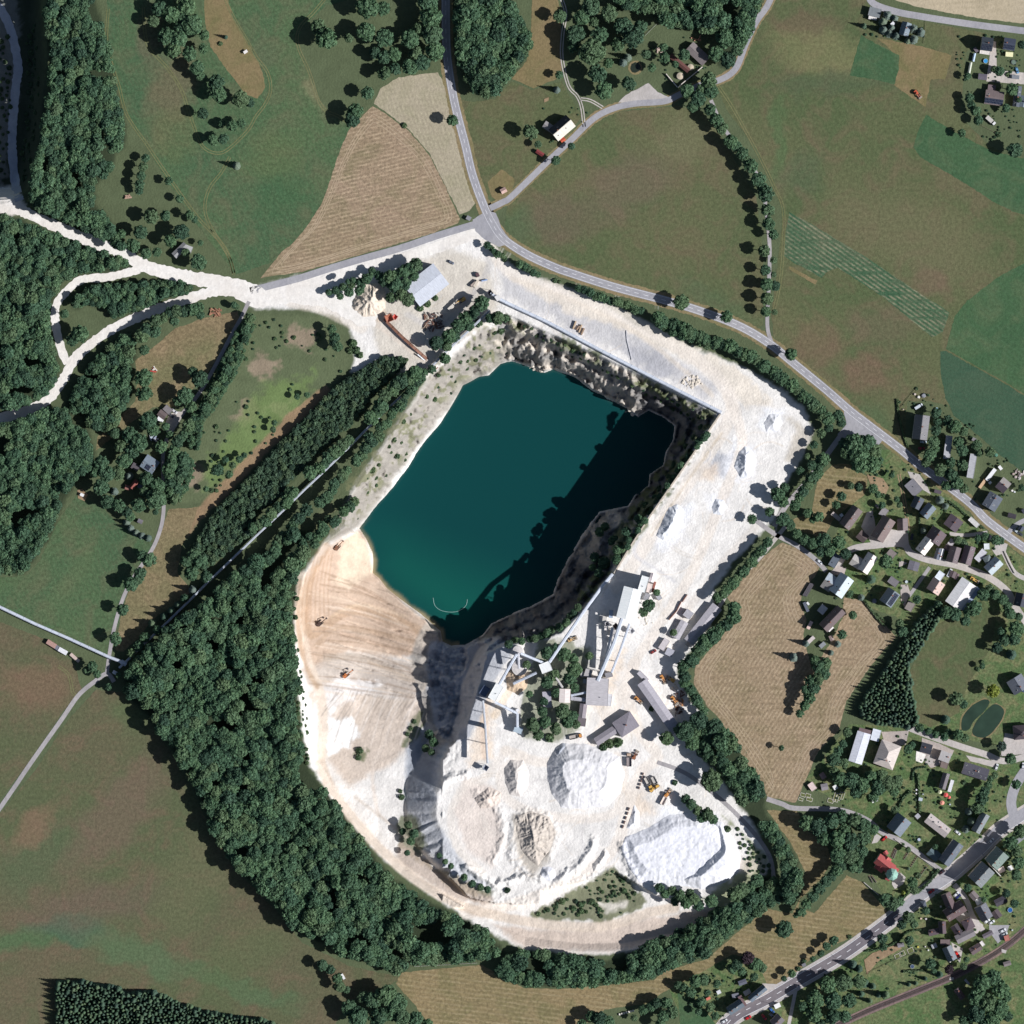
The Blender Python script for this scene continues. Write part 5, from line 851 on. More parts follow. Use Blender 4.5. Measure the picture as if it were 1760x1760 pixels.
# shrubs scattered on the stone bank
bank = [(735,660),(770,612),(860,560),(880,605),(830,635),(790,650),(750,720),(700,790),(650,850),(618,895),(560,930),(520,975),(500,1000),(580,900),(620,840),(660,770),(700,710)]
for (x, y, r) in fill(bank, 2.2, 5.0, 3.2, (), seed=6, n=1500):
    if vn(np.array(x), np.array(y), 18., 6) > .52: bush(x, y, r * random.choice((.7, 1, 1.5)), 'low green bush dotted over the pale stone bank west of the lake', 'bushes on the stone bank west of the lake')
nbank = [(880,548),(1000,605),(1140,680),(1215,712),(1205,730),(1130,690),(1000,622),(890,562)]
for (x, y, r) in fill(nbank, 2.2, 4.6, 2.4, (), seed=7, n=900): bush(x, y, r, 'low green bush on the ledge under the long northern conveyor', 'bushes on the ledge under the northern conveyor')
for (x, y, r) in fill([(920,1572),(960,1550),(1010,1522),(1055,1495),(1100,1545),(1082,1568),(1040,1578),(970,1576)], 2.2, 4.4, 2.1, ([(1030,1552),(1080,1548),(1075,1564),(1045,1568)],), seed=8, n=900):
    if vn(np.array(x), np.array(y), 9., 2) > .42: bush(x, y, r * random.choice((.6, 1, 1.5)), 'scrubby bush on the overgrown triangular mound south of the spoil heaps', 'bushes on the overgrown mound')
for (x, y, r) in fill([(1265,1420),(1330,1490),(1300,1520),(1285,1490),(1270,1450)], 2, 4, 2.4, (), seed=9, n=400): bush(x, y, r, 'low bush on the green slope east of the white spoil heap', 'bushes east of the white spoil heap')
for (x, y, r) in fill([(500,1020),(512,1020),(506,1080),(516,1150),(528,1230),(530,1320),(520,1300),(506,1180),(498,1080)], 2.2, 4.6, 2.4, (), seed=12, n=700): bush(x, y, r, 'low bush on the stony rim between the wood belt and the sand terrace', 'bushes on the western terrace rim')
clr = [(425,548),(560,550),(590,600),(590,640),(530,690),(440,780),(365,855),(300,855),(320,770),(370,690),(410,600)]
for (x, y, r) in fill(clr, 1.6, 4.2, 2.6, (), seed=14, n=500):
    if vn(np.array(x), np.array(y), 22., 4) > .55: bush(x, y, r, 'low scrubby bush in the rough olive clearing beside the plantation', 'bushes in the rough clearing')
for (x, y, r) in fill([(42,60),(62,40),(70,120),(64,200),(54,280),(40,320),(38,250),(48,170)], 2.4, 6, 2.2, (), seed=15, n=300): bush(x, y, r, 'dark bush on the shaded slope above the sunken haul road', 'bushes above the sunken haul road')
for (x, y, r) in fill([(0,70),(14,60),(20,160),(12,260),(8,320),(-5,320)], 2, 4.5, 2.4, (), seed=16, n=160): bush(x, y, r, 'dusty bush between the sunken haul road and the left edge', 'bushes left of the sunken haul road')
BUSHES.sort(key=lambda t: -t[0])
for (r, x, y, lab, g, mt) in BUSHES[:290]: bush_(x, y, r, lab, g, mt)
if len(BUSHES) > 290: stuff('scrub', [(t[1], t[2], t[0]) for t in BUSHES[290:]], SG, M_WOOD, 'the smallest scattered scrub on banks, clearing and mound', 'scrub', lambda R: R * 1.1)
# hedges
def hedge(pts, w, h, label, view='P'):
    q = crom(pts if view == 'P' else cv(view, *pts), 1.2); r = np.random.RandomState(len(q)); vs = []
    for (x, y) in q:
        k = 14; px_ = x + (r.rand(k) - .5) * w; py_ = y + (r.rand(k) - .5) * w; z = h * np.sqrt(r.rand(k)); nn = r.normal(size=(k, 3)); nn[:, 2] += .8; nn /= np.linalg.norm(nn, axis=1)[:, None]
        t = np.cross(nn, r.normal(size=(k, 3))); t /= np.linalg.norm(t, axis=1)[:, None]; b = np.cross(nn, t); p = np.array([PW(a, b_, 0) for a, b_ in zip(px_, py_)]); p[:, 2] = z; s_ = .42
        vs.append(np.stack([p - t * s_ - b * s_, p + t * s_ - b * s_, p + t * s_ + b * s_, p - t * s_ + b * s_], 1))
    v = np.concatenate(vs).reshape(-1, 3); tag(link('hedge', npmesh('hedge', v, np.arange(len(v)).reshape(-1, 4), False), None, M_SHRUB), label, 'hedge')
hedge([(1577,1533),(1590,1522),(1608,1502),(1612,1495)], 4, 2.2, 'clipped hedge between the churchyard and the lower road'); hedge([(1543,1552),(1552,1543),(1560,1532)], 3.5, 2, 'short hedge beside the road below the golden conifer')
hedge([(1485,1032),(1510,1065),(1520,1075)], 2, 1.8, 'thin hedge along the stubble edge below the solar house'); hedge([(1553,1670),(1570,1668),(1590,1668)], 2.5, 1.5, 'low clipped hedge crossing the railway garden')
hedge([(1542,1395),(1552,1372),(1565,1360)], 2.5, 1.8, 'curving hedge at the top of the lower gardens'); hedge([(1577,1330),(1580,1360),(1581,1395)], 2.5, 1.8, 'straight hedge bordering the lawn with parasols on the west')
hedge([(1650,905),(1690,890)], .1, .1, 'x') if False else None
hedge([(1542,687),(1545,715),(1552,745),(1560,768)], 1.6, 1.4, 'thin hedge round the west side of the apartment block lot'); hedge([(1506,1055),(1525,1072),(1530,1080)], 2, 1.5, 'short clipped hedge south of the solar house')
hedge([(1560,822),(1575,860),(1580,890),(1578,920)], 2, 1.6, 'hedge running down beside the grassy track in the upper village'); hedge([(1632,862),(1660,885),(1690,908)], 1.8, 1.5, 'long hedge on the south side of the main road in the village')
hedge([(1488,1635),(1530,1625),(1560,1602),(1585,1598)], 1.6, 1.3, 'dark hedge above the railway garden'); hedge([(1568,1340),(1572,1322),(1590,1318)], 1.5, 1.2, 'tiny hedge corner beside the villa lawn')
# ------------------------------------------------------------------ buildings
PLASTER = [paint('plaster_wall', c, .85, var=.06) for c in ((206, 200, 186), (196, 184, 166), (214, 210, 204), (190, 176, 158))]
GLASS = paint('window_glass', (40, 48, 58), .12, var=.02); FRAME = paint('window_frame', (222, 222, 220), .5, var=.03); BRICK = paint('chimney_brick', (142, 96, 80), .9, scale=4); DOORM = paint('door_wood', (96, 70, 54), .6, scale=3)
METAL = paint('grey_steel', (120, 124, 130), .45, .5, scale=1.2); DKMET = paint('dark_steel', (58, 58, 64), .5, .4); CONCR = paint('concrete', (178, 174, 168), .9, scale=.8); RUST = paint('rusty_steel', (132, 82, 62), .85, scale=2.0, var=.25); YELP = paint('yellow_machine_paint', (214, 158, 62), .5, var=.1); TYRE = paint('tyre_rubber', (36, 36, 38), .9); WHT = paint('white_sheet', (214, 216, 220), .5, var=.05)
PVM = None
def pvmat():
    global PVM
    if PVM: return PVM
    m, nt, p = nodes('solar_panel'); tc = N(nt, 'ShaderNodeTexCoord').outputs['Object']; b = N(nt, 'ShaderNodeTexBrick', i_Scale=1.0, i_Mortar_Size=.03, i_Brick_Width=1.0, i_Row_Height=1.6); b.offset = 0
    nt.links.new(tc, b.inputs['Vector']); b.inputs['Color1'].default_value = A((34, 40, 58)); b.inputs['Color2'].default_value = A((40, 46, 66)); b.inputs['Mortar'].default_value = A((130, 136, 146)); nt.links.new(b.outputs[0], p.inputs['Base Color']); p.inputs['Roughness'].default_value = .25; PVM = m; return m
_wm = {}
def winmesh(kind):
    if kind in _wm: return _wm[kind]
    mb = MB()
    if kind == 'window': mb.box(0, 0, 0, 1.1, .10, 1.3, 0); mb.box(0, .06, .1, .9, .04, 1.1, 1); mats = [FRAME, GLASS]
    elif kind == 'door': mb.box(0, 0, 0, 1.1, .12, 2.1, 0); mb.box(0, .07, .05, .9, .04, 1.95, 1); mats = [FRAME, DOORM]
    elif kind == 'gate': mb.box(0, 0, 0, 3.0, .12, 2.8, 0); mb.box(0, .07, .05, 2.8, .04, 2.65, 1); mats = [FRAME, METAL]
    elif kind == 'skylight': mb.box(0, 0, 0, .9, 1.2, .10, 0); mb.box(0, 0, .08, .7, 1.0, .06, 1); mats = [FRAME, GLASS]
    me = mesh(kind, mb.v, mb.f, mb.m); [me.materials.append(m) for m in mats]; _wm[kind] = me; return me
def inst(name, me, parent, loc, rot=(0, 0, 0), scale=(1, 1, 1)):
    o = bpy.data.objects.new(name, me); C.objects.link(o); o.parent = parent; o.location = loc; o.rotation_euler = rot; o.scale = scale; return o
HN = 0; HPTS = []
def house(view, x1, y1, x2, y2, Wd, eave, pitch, col, label, kind='gable', name='house', cat='house', col2=None, ch=1, sky=2, pv=0, wall=None, wins=True, z=None, over=.35, ridge_in=None):
    """ridge line end points and total width in view pixels; eave height in metres, pitch in degrees"""
    global HN; HN += 1
    if pitch >= 34 and kind == 'gable': pitch += 9; eave += 1.3
    (a, b), (c, d) = cv(view, x1, y1, x2, y2); HPTS.append(((a + c) / 2, (b + d) / 2, max(math.dist((a, b), (c, d)), Wd / VIEW[view][2]) / 2)); s_ = VIEW[view][2]; w = Wd / s_ * S; cx, cy = (a + c) / 2, (b + d) / 2
    L = math.dist((a, b), (c, d)) * S; rz = math.atan2(-(d - b), c - a); zz = hz(cx, cy) if z is None else z
    P3 = PW(cx, cy, zz); h_ = eave; rise = math.tan(math.radians(pitch)) * w / 2
    P3 = ((cx - 880) * S * (CH - zz - h_) / CH, (880 - cy) * S * (CH - zz - h_) / CH, zz - .3); eave += .3
    o = empty(name, P3, rz, label=label, cat=cat); wm = wall or PLASTER[HN % 4]; l2, w2 = L / 2, w / 2; rm = roofmat(col); rm2 = roofmat(col2) if col2 else rm
    il, iw = l2 - over * .8, w2 - over * .8
    if kind == 'gable':
        zr = eave + rise * (iw / w2)
        v = [(-il, -iw, 0), (il, -iw, 0), (il, iw, 0), (-il, iw, 0), (-il, -iw, eave), (il, -iw, eave), (il, iw, eave), (-il, iw, eave), (-il, 0, zr), (il, 0, zr)]
        link('wall', mesh('wall', v, [(0, 1, 5, 4), (2, 3, 7, 6), (1, 2, 6, 9, 5), (3, 0, 4, 8, 7), (3, 2, 1, 0), (4, 5, 9, 8), (6, 7, 8, 9)]), o, wm)
        t = .22; e0 = eave - .05; zr2 = eave + rise; v = []; f = []; mi = []
        for sgn, k in ((-1, 0), (1, 1)):
            n = len(v); v += [(-l2, 0, zr2), (l2, 0, zr2), (l2, sgn * w2, e0), (-l2, sgn * w2, e0), (-l2, 0, zr2 + t), (l2, 0, zr2 + t), (l2, sgn * w2, e0 + t), (-l2, sgn * w2, e0 + t)]
            fs = [(4, 5, 6, 7), (3, 2, 1, 0), (2, 3, 7, 6), (1, 2, 6, 5), (3, 0, 4, 7)]
            if sgn < 0: fs = [q[::-1] for q in fs]
            else: pass
            f += [tuple(n + i for i in q[::-1]) for q in fs]; mi += [k] * 5
        rf = link('roof', mesh('roof', v, f, mi), o, [rm, rm2])
        mb = MB(); mb.box(0, 0, zr2 + .1, L, .35, .16); mb.build('ridge_cap', rm, rf)
    elif kind == 'hip':
        v = [(-il, -iw, 0), (il, -iw, 0), (il, iw, 0), (-il, iw, 0), (-il, -iw, eave), (il, -iw, eave), (il, iw, eave), (-il, iw, eave)]
        link('wall', mesh('wall', v, [(0, 1, 5, 4), (1, 2, 6, 5), (2, 3, 7, 6), (3, 0, 4, 7), (4, 5, 6, 7), (3, 2, 1, 0)]), o, wm)
        r_ = max(0.05, l2 - (w2 if ridge_in is None else ridge_in)); v = [(-l2, -w2, eave - .05), (l2, -w2, eave - .05), (l2, w2, eave - .05), (-l2, w2, eave - .05), (-l2, -w2, eave + .12), (l2, -w2, eave + .12), (l2, w2, eave + .12), (-l2, w2, eave + .12), (-r_, 0, eave + rise), (r_, 0, eave + rise)]
        rf = link('roof', mesh('roof', v, [(0, 1, 5, 4), (1, 2, 6, 5), (2, 3, 7, 6), (3, 0, 4, 7), (3, 2, 1, 0), (4, 5, 9, 8), (6, 7, 8, 9), (5, 6, 9), (7, 4, 8)]), o, rm)
    else:
        mb = MB(); mb.box(0, 0, 0, 2 * il, 2 * iw, eave); mb.build('wall', wm, o)
        mb = MB(); mb.box(0, 0, eave - .02, L, w, .22); t = .18
        if w > 3.2:
            for sx in (-1, 1): mb.box(sx * (l2 - t / 2), 0, eave + .2, t, w - .02, .14)
            for sy in (-1, 1): mb.box(0, sy * (w2 - t / 2), eave + .2, L - 2 * t - .01, t, .14)
        rf = mb.build('roof', rm, o); rise = 0
    slope = math.atan2(rise, w2) if rise else 0
    R = random.Random(HN)
    if ch and rise and L > 7:
        for i in range(ch):
            xx = R.uniform(-.6, .6) * l2; mb = MB(); mb.box(xx, .5, eave + rise - .6, .7, .7, 1.7); mb.box(xx, .5, eave + rise + 1.1, .85, .85, .12); mb.build('chimney', BRICK if i % 2 == 0 else CONCR, rf)
    elif not rise and L > 9 and w > 5:
        mb = MB(); mb.cyl(R.uniform(-.5, .5) * l2, R.uniform(-.4, .4) * w2, eave + .2, .3, .7, 10); mb.build('vent', METAL, rf)
    if sky and rise and L > 9:
        for i in range(sky):
            xx = (i + .5 + R.uniform(-.2, .2)) / sky * L - l2; sy = R.choice((-1, 1)) ; yy = sy * w2 * R.uniform(.35, .6); zc = eave + rise * (1 - abs(yy) / w2) + .22
            if kind == 'hip' and abs(xx) > l2 * .5: continue
            inst('skylight', winmesh('skylight'), rf, (xx, yy, zc), (-sy * slope, 0, 0))
    if pv:
        sy = 1 if pv > 0 else -1; mb = MB(); pw = w2 / math.cos(slope) * .7; mb.box(0, 0, 0, L * abs(pv), pw, .08); pn = mb.build('solar_panel', pvmat(), rf); pn.location = (0, sy * w2 * .5, eave + rise * .5 + .3); pn.rotation_euler = (-sy * slope, 0, 0)
    if wins and eave > 2.9 and L > 6:
        n = max(1, min(4, int(L / 3.6)))
        for sy in (-1, 1):
            for i in range(n):
                xx = (i + .5) / n * 2 * il - il; rr = 0 if sy > 0 else math.pi
                if sy > 0 and i == 0: inst('door' if w < 11 else 'gate', winmesh('door' if w < 11 else 'gate'), o, (xx, sy * (iw + .03), .3), (0, 0, rr))
                else: inst('window', winmesh('window'), o, (xx, sy * (iw + .03), 1.2), (0, 0, rr))
                if eave > 5.6: inst('window', winmesh('window'), o, (xx, sy * (iw + .03), 4.0), (0, 0, rr))
        for sx in (-1, 1): inst('window', winmesh('window'), o, (sx * (il + .03), 0, 1.3), (0, 0, -sx * math.pi / 2))
    return o
BR = (108, 92, 92); DB = (84, 70, 76); SL = (84, 92, 104); DS = (62, 66, 80); GR = (148, 146, 150); LG = (186, 186, 190); BL = (128, 142, 154); PK = (172, 150, 142); WH = (214, 214, 220); TA = (150, 140, 132)
h = house
# north-west farmsteads
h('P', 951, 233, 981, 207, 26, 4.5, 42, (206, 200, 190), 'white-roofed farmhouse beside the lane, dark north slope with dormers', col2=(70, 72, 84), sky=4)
h('P', 935, 213, 952, 224, 13, 3.5, 30, (160, 156, 158), 'grey-roofed rear wing touching the white-roofed farmhouse')
h('P', 922, 259, 934, 267, 7, 2.4, 30, (140, 60, 62), 'little red-roofed shed on the lane below the farmhouse', name='shed', cat='shed', ch=0, sky=0)
h('P', 964, 243, 971, 238, 7, 2.2, 20, (206, 92, 62), 'small orange porch at the roadside corner of the farmhouse', name='porch', cat='porch', ch=0)
h('P', 1185, 79, 1214, 106, 20, 4, 18, (142, 132, 132), 'weathered grey barn roof beside the walled farm ruin', name='barn', cat='barn', ch=0, sky=0)
h('P', 1152, 95, 1184, 122, 9, 3, 25, (112, 72, 66), 'narrow rust-brown roof in the walled farm ruin', name='barn', cat='barn', ch=0, sky=0)
h('P', 861, 330, 870, 325, 9, 2.6, 25, (190, 158, 148), 'tiny pink-roofed hut on its own fenced plot by the junction', name='hut', cat='hut', ch=0, sky=0)
h('P', 802, 373, 809, 377, 7, 2.4, 10, (150, 150, 156), 'small grey bus shelter at the road junction', kind='flat', name='bus_shelter', cat='bus shelter')
h('P', 419, 91, 425, 87, 5, 2, 15, (220, 214, 210), 'tiny white hut on the dry slope above the grove', kind='flat', name='hut', cat='hut')
h('P', 299, 440, 320, 420, 12, 3.5, 22, (158, 158, 160), 'grey barn above the white haul road, longer wing', name='barn', cat='barn', ch=0, sky=0); h('P', 317, 425, 330, 430, 11, 3, 0, (170, 170, 170), 'grey side wing of the barn above the haul road', kind='flat', name='barn', cat='barn')
h('P', 283, 699, 294, 709, 11, 2.6, 0, (138, 132, 134), 'northern grey-brown shed in the roadside yard on the western lane', kind='flat', name='shed', cat='shed')
h('P', 273, 708, 285, 717, 12, 2.8, 15, (112, 98, 98), 'brown-roofed shed in the roadside yard on the western lane', name='shed', cat='shed', ch=0, sky=0); h('P', 271, 718, 281, 723, 8, 2.5, 0, (224, 222, 224), 'white-roofed lean-to at the roadside yard', kind='flat', name='shed', cat='shed')
h('P', 247, 791, 268, 805, 25, 5, 14, (128, 142, 156), 'blue-grey roofed house on the western lane with solar panels', pv=-.35, sky=4); h('P', 227, 799, 239, 806, 11, 2.6, 0, (98, 92, 98), 'dark flat garage beside the blue-grey roofed house', kind='flat', name='garage', cat='garage')
h('P', 225, 839, 236, 826, 9, 2.8, 35, (150, 84, 76), 'red-roofed shed among the trees below the cottages', name='shed', cat='shed', ch=0, sky=0); h('P', 215, 837, 225, 839, 8, 2.2, 0, (160, 110, 100), 'low reddish lean-to west of the red-roofed shed', kind='flat', name='shed', cat='shed')
h('P', 237, 834, 244, 838, 7, 2.2, 0, (120, 126, 136), 'small grey shed east of the red-roofed shed', kind='flat', name='shed', cat='shed'); h('P', 138, 849, 144, 852, 5, 2, 0, (222, 222, 226), 'tiny white hut on bare earth in the meadow', kind='flat', name='hut', cat='hut')
h('P', 237, 894, 245, 898, 7, 2.2, 15, (128, 124, 132), 'small grey shed in the garden at the lane bend', name='shed', cat='shed', ch=0, sky=0)
h('D6', 868, 222, 500, 508, 331, 7, 9, (196, 200, 210), 'very large pale metal hall beside the copse north of the lake', name='storage_hall', cat='hall', col2=(190, 194, 204), sky=0, ch=0, wall=METAL)
# houses at the top right
h('T30', 694, 74, 774, 95, 62, 4, 0, (134, 140, 144), 'grey flat-roofed house on the outside of the bend at the top', kind='flat'); h('T30', 692, 118, 748, 128, 24, 3, 0, (214, 210, 206), 'white flat annexe below the grey house at the top', kind='flat', name='annexe', cat='annexe')
h('T30', 957, 155, 930, 245, 68, 4, 35, BL, 'blue-roofed house between two groups of blue spruces'); h('T30', 850, 155, 866, 172, 26, 2.3, 0, WH, 'small white pavilion between the two spruce groups', kind='flat', name='pavilion', cat='pavilion')
h('D7', 487, 545, 632, 565, 170, 6, 38, (66, 76, 88), 'tall dark slate house with pointed shadow at the top right', col2=(66, 76, 88), pv=-.85); h('D7', 770, 545, 915, 568, 150, 5, 32, (70, 78, 98), 'dark slate house beside the cream awning at the top right', pv=-.9)
h('D7', 795, 682, 888, 690, 58, 2.5, 0, (236, 220, 176), 'cream awning terrace south of the eastern slate house', kind='flat', name='awning', cat='awning', wins=False); h('D7', 472, 640, 600, 660, 70, 2.4, 0, (206, 200, 196), 'pale paved terrace roof south of the tall slate house', kind='flat', name='terrace', cat='terrace', wins=False)
h('D7', 535, 1217, 768, 1250, 180, 4.5, 26, (130, 116, 116), 'brown-roofed house with a black solar south slope', pv=-.98, col2=(130, 116, 116)); h('D7', 572, 1098, 668, 1112, 70, 3, 0, (124, 108, 112), 'brown flat annexe north of the solar-slope house', kind='flat', name='annexe', cat='annexe')
h('D7', 958, 1085, 925, 1345, 90, 4, 30, SL, 'slate house cut by the right edge behind the round tree'); h('D7', 1040, 1210, 1010, 1350, 110, 4, 20, BL, 'blue-grey roof at the right edge south-east of the round tree')
h('D7', 450, 962, 560, 975, 75, 2.6, 22, (112, 106, 118), 'two-tone garden shed on the gravel track at the top right', name='shed', cat='shed', ch=0, sky=0); h('D7', 873, 968, 968, 975, 50, 2.4, 0, (138, 142, 150), 'small grey shed on the gravel track near the right edge', kind='flat', name='shed', cat='shed')
h('D7', 408, 670, 385, 775, 30, 2, 25, (176, 196, 216), 'narrow glass greenhouse beside the round pool', name='greenhouse', cat='greenhouse', ch=0, sky=0, wins=False); h('D7', 360, 785, 330, 940, 32, 2, 25, (190, 194, 180), 'long narrow greenhouse south of the one beside the pool', name='greenhouse', cat='greenhouse', ch=0, sky=0, wins=False)
h('D7', 403, 600, 440, 655, 40, 2.2, 0, (120, 110, 120), 'small brown shed at the corner of the slate house lot', kind='flat', name='shed', cat='shed')
# along the main road on the right
h('T31', 1063, 1095, 1042, 1262, 102, 8, 38, (132, 130, 134), 'long grey-roofed apartment block with dormer strip beside the main road', sky=3, ch=2); h('T31', 1247, 1235, 1227, 1396, 46, 4, 6, (166, 166, 172), 'narrow pale grey bungalow east of the apartment block', kind='flat'); h('T31', 1415, 1362, 1388, 1526, 47, 5, 6, (164, 164, 170), 'narrow pale grey bungalow, the easternmost of two', kind='flat')
h('T31', 1405, 1255, 1432, 1270, 24, 2.2, 0, (142, 138, 142), 'small grey hut at the edge of the cereal field', kind='flat', name='hut', cat='hut'); h('T31', 967, 1553, 1035, 1632, 80, 3.5, 0, (134, 132, 140), 'grey flat-roofed workshop on the forecourt by the main road', kind='flat', name='workshop', cat='workshop')
h('T31', 1045, 1660, 1010, 1735, 70, 5, 35, (92, 98, 110), 'dark slate house half in shadow west of the blue-roofed one')
h('C2', 220, 868, 68, 1048, 175, 6, 40, (128, 140, 152), 'blue-roofed house in the upper village gardens'); h('C2', 638, 1075, 508, 1252, 255, 4, 17, (92, 80, 90), 'broad brown-roofed house below the main road'); h('C2', 845, 1082, 992, 1218, 82, 3, 0, (190, 188, 186), 'pale flat-roofed garage row beside the main road', kind='flat', name='garage', cat='garage')
h('C2', 1300, 690, 1160, 915, 250, 6.5, 20, (98, 106, 120), 'big slate house close to the main road bend', sky=4); h('C2', 1345, 470, 1480, 585, 215, 7, 30, (98, 88, 98), 'tall house with brown and pale grey roof slopes', col2=(160, 154, 152), sky=3)
h('C2', 1278, 255, 1132, 445, 62, 3, 0, (222, 222, 226), 'long white trailer-like shed on the meadow edge', kind='flat', name='shed', cat='shed'); h('C2', 1175, 470, 1205, 500, 50, 2, 0, (216, 216, 216), 'small white cabin below the long white shed', kind='flat', name='cabin', cat='cabin'); h('C2', 1340, 205, 1385, 265, 50, 2.2, 0, (224, 222, 224), 'small white cabin at the upper end of the long white shed', kind='flat', name='cabin', cat='cabin')
h('C2', 1490, 1022, 1625, 1062, 80, 2.6, 20, (66, 60, 70), 'low dark-roofed structure beside the slate house', name='carport', cat='carport', ch=0, sky=0); h('C2', 255, 620, 370, 655, 60, 2.4, 0, (92, 82, 92), 'dark little shed behind the roadside shrubs', kind='flat', name='shed', cat='shed')  # first one: low dark structure filling an unidentified dark patch
h('C2', 1735, 1215, 1690, 1290, 90, 4, 30, (70, 78, 96), 'dark slate house cut by the right edge above the main road'); h('C2', 1740, 930, 1780, 1000, 60, 3, 0, DS, 'dark flat roof cut by the right edge above the driveway', kind='flat', name='garage', cat='garage')
# upper village
h('C1', 532, 325, 300, 640, 205, 5.5, 42, (126, 112, 112), 'long brown-roofed farmhouse next to the curved stubble field', ch=2, sky=3); h('C1', 98, 408, 238, 525, 68, 2.6, 0, (176, 164, 160), 'pinkish flat shed west of the long brown farmhouse', kind='flat', name='shed', cat='shed'); h('C1', 240, 425, 275, 468, 55, 2.4, 0, WH, 'white box annexe touching the long brown farmhouse', kind='flat', name='annexe', cat='annexe')
h('C1', 1065, 500, 850, 850, 240, 6.5, 42, (136, 120, 118), 'largest brown-roofed house on the paved yard', ch=2, sky=2); h('C1', 1010, 335, 925, 455, 115, 4, 0, (158, 152, 156), 'grey flat annexe north of the largest brown house', kind='flat', name='annexe', cat='annexe')
h('C1', 545, 752, 672, 860, 158, 4.5, 22, (100, 86, 86), 'small square brown-roofed house below the paved yard'); h('C1', 1280, 500, 1286, 702, 180, 4, 42, (134, 122, 124), 'narrow brown barn beside the grassy track', name='barn', cat='barn', ch=0); h('C1', 830, 268, 885, 310, 50, 2.2, 20, (150, 140, 144), 'tiny shed in the garden of the largest brown house', name='shed', cat='shed', ch=0, sky=0)
h('C1', 790, 1112, 608, 1392, 195, 6, 42, (218, 210, 206), 'old farmhouse with whitish east slope and black west slope', sky=1); h('C1', 432, 1178, 600, 1285, 195, 5.5, 33, (172, 168, 164), 'pale grey cross wing of the whitish old farmhouse', sky=0, ch=0)
h('C1', 1040, 1050, 1150, 1140, 130, 3, 0, (140, 130, 128), 'mottled grey shed opposite the old farmhouse', kind='flat', name='shed', cat='shed'); h('C1', 1492, 1222, 1450, 1370, 180, 2.8, 6, (118, 116, 128), 'double grey carport on the village street', name='carport', cat='carport', ch=0, sky=0)
h('C1', 205, 1110, 85, 1305, 125, 4.5, 0, (104, 114, 128), 'slate-blue flat-roofed house at the bend of the lane', kind='flat'); h('C1', 85, 1065, 160, 1115, 70, 3.5, 0, (110, 120, 134), 'slate-blue side block at the lane bend', kind='flat', name='annexe', cat='annexe'); h('C1', 1060, 1512, 1200, 1612, 122, 3, 0, (126, 122, 128), 'grey flat garage above the solar house', kind='flat', name='garage', cat='garage')
h('C3', 490, 100, 368, 275, 250, 6.5, 40, (112, 98, 104), 'big brown barn with black north-west slope at the village core', name='barn', cat='barn'); h('C3', 340, 238, 188, 435, 170, 8, 42, (226, 216, 210), 'house with whitish east slope casting a huge shadow on the street'); h('C3', 690, 240, 635, 325, 85, 3, 0, (172, 166, 170), 'pale grey flat shed behind the barns', kind='flat', name='shed', cat='shed')
h('C3', 480, 375, 430, 540, 80, 4, 35, (104, 110, 126), 'bluish narrow roof beside the white-sided one'); h('C3', 530, 378, 482, 548, 62, 5, 30, (222, 222, 224), 'narrow white-sided roof in the dense village row'); h('C3', 735, 352, 668, 590, 180, 5.5, 42, (124, 112, 116), 'brown-roofed barn in the middle of the dense row', name='barn', cat='barn', ch=0)
h('C3', 950, 340, 868, 612, 170, 5.5, 42, (122, 108, 114), 'brown-roofed barn at the east end of the dense row', name='barn', cat='barn', ch=0); h('C3', 560, 340, 660, 400, 90, 3.5, 30, (104, 92, 98), 'small brown hipped roof between the barns', kind='hip', sky=0)
h('C3', 1168, 405, 1042, 555, 100, 4, 0, (184, 184, 190), 'pale flat wing on the west of the winged house', kind='flat', name='annexe', cat='annexe'); h('C3', 1265, 520, 1165, 580, 130, 5.5, 28, (122, 134, 136), 'greenish slate hipped roof in the middle of the winged house', kind='hip'); h('C3', 1388, 552, 1212, 722, 175, 5.5, 36, (168, 178, 184), 'light blue-grey roof on the east of the winged house')
h('C3', 1195, 300, 1200, 390, 85, 3, 0, (206, 210, 214), 'pale flat shed above the winged house', kind='flat', name='shed', cat='shed'); h('C3', 525, 735, 450, 840, 105, 3, 0, (204, 210, 218), 'white square flat roof north of the pink-roofed house', kind='flat', name='annexe', cat='annexe'); h('C3', 480, 868, 372, 1035, 210, 4.5, 38, (190, 166, 158), 'pink-roofed house on the lawn below the street')
h('C3', 700, 720, 665, 810, 95, 3, 20, (110, 96, 100), 'dark brown double garage beside the parked white van', name='garage', cat='garage', ch=0, sky=0); h('C3', 760, 755, 725, 845, 60, 2.8, 15, (126, 108, 110), 'brown garage half next to the big pale hall', name='garage', cat='garage', ch=0, sky=0)
h('C3', 938, 882, 680, 1248, 275, 5.5, 14, (204, 204, 206), 'big pale agricultural hall on the village street', name='storage_hall', cat='hall', ch=0, sky=0, col2=(212, 208, 208), wall=METAL); h('C3', 1080, 975, 830, 1310, 72, 4, 0, (148, 162, 186), 'blue lean-to roof along the east side of the pale hall', kind='flat', name='lean_to', cat='lean-to')
h('C3', 70, 1190, 0, 1310, 115, 2.8, 0, (150, 140, 136), 'brownish flat carport under the big shadow west of the spruce wedge', kind='flat', name='carport', cat='carport')
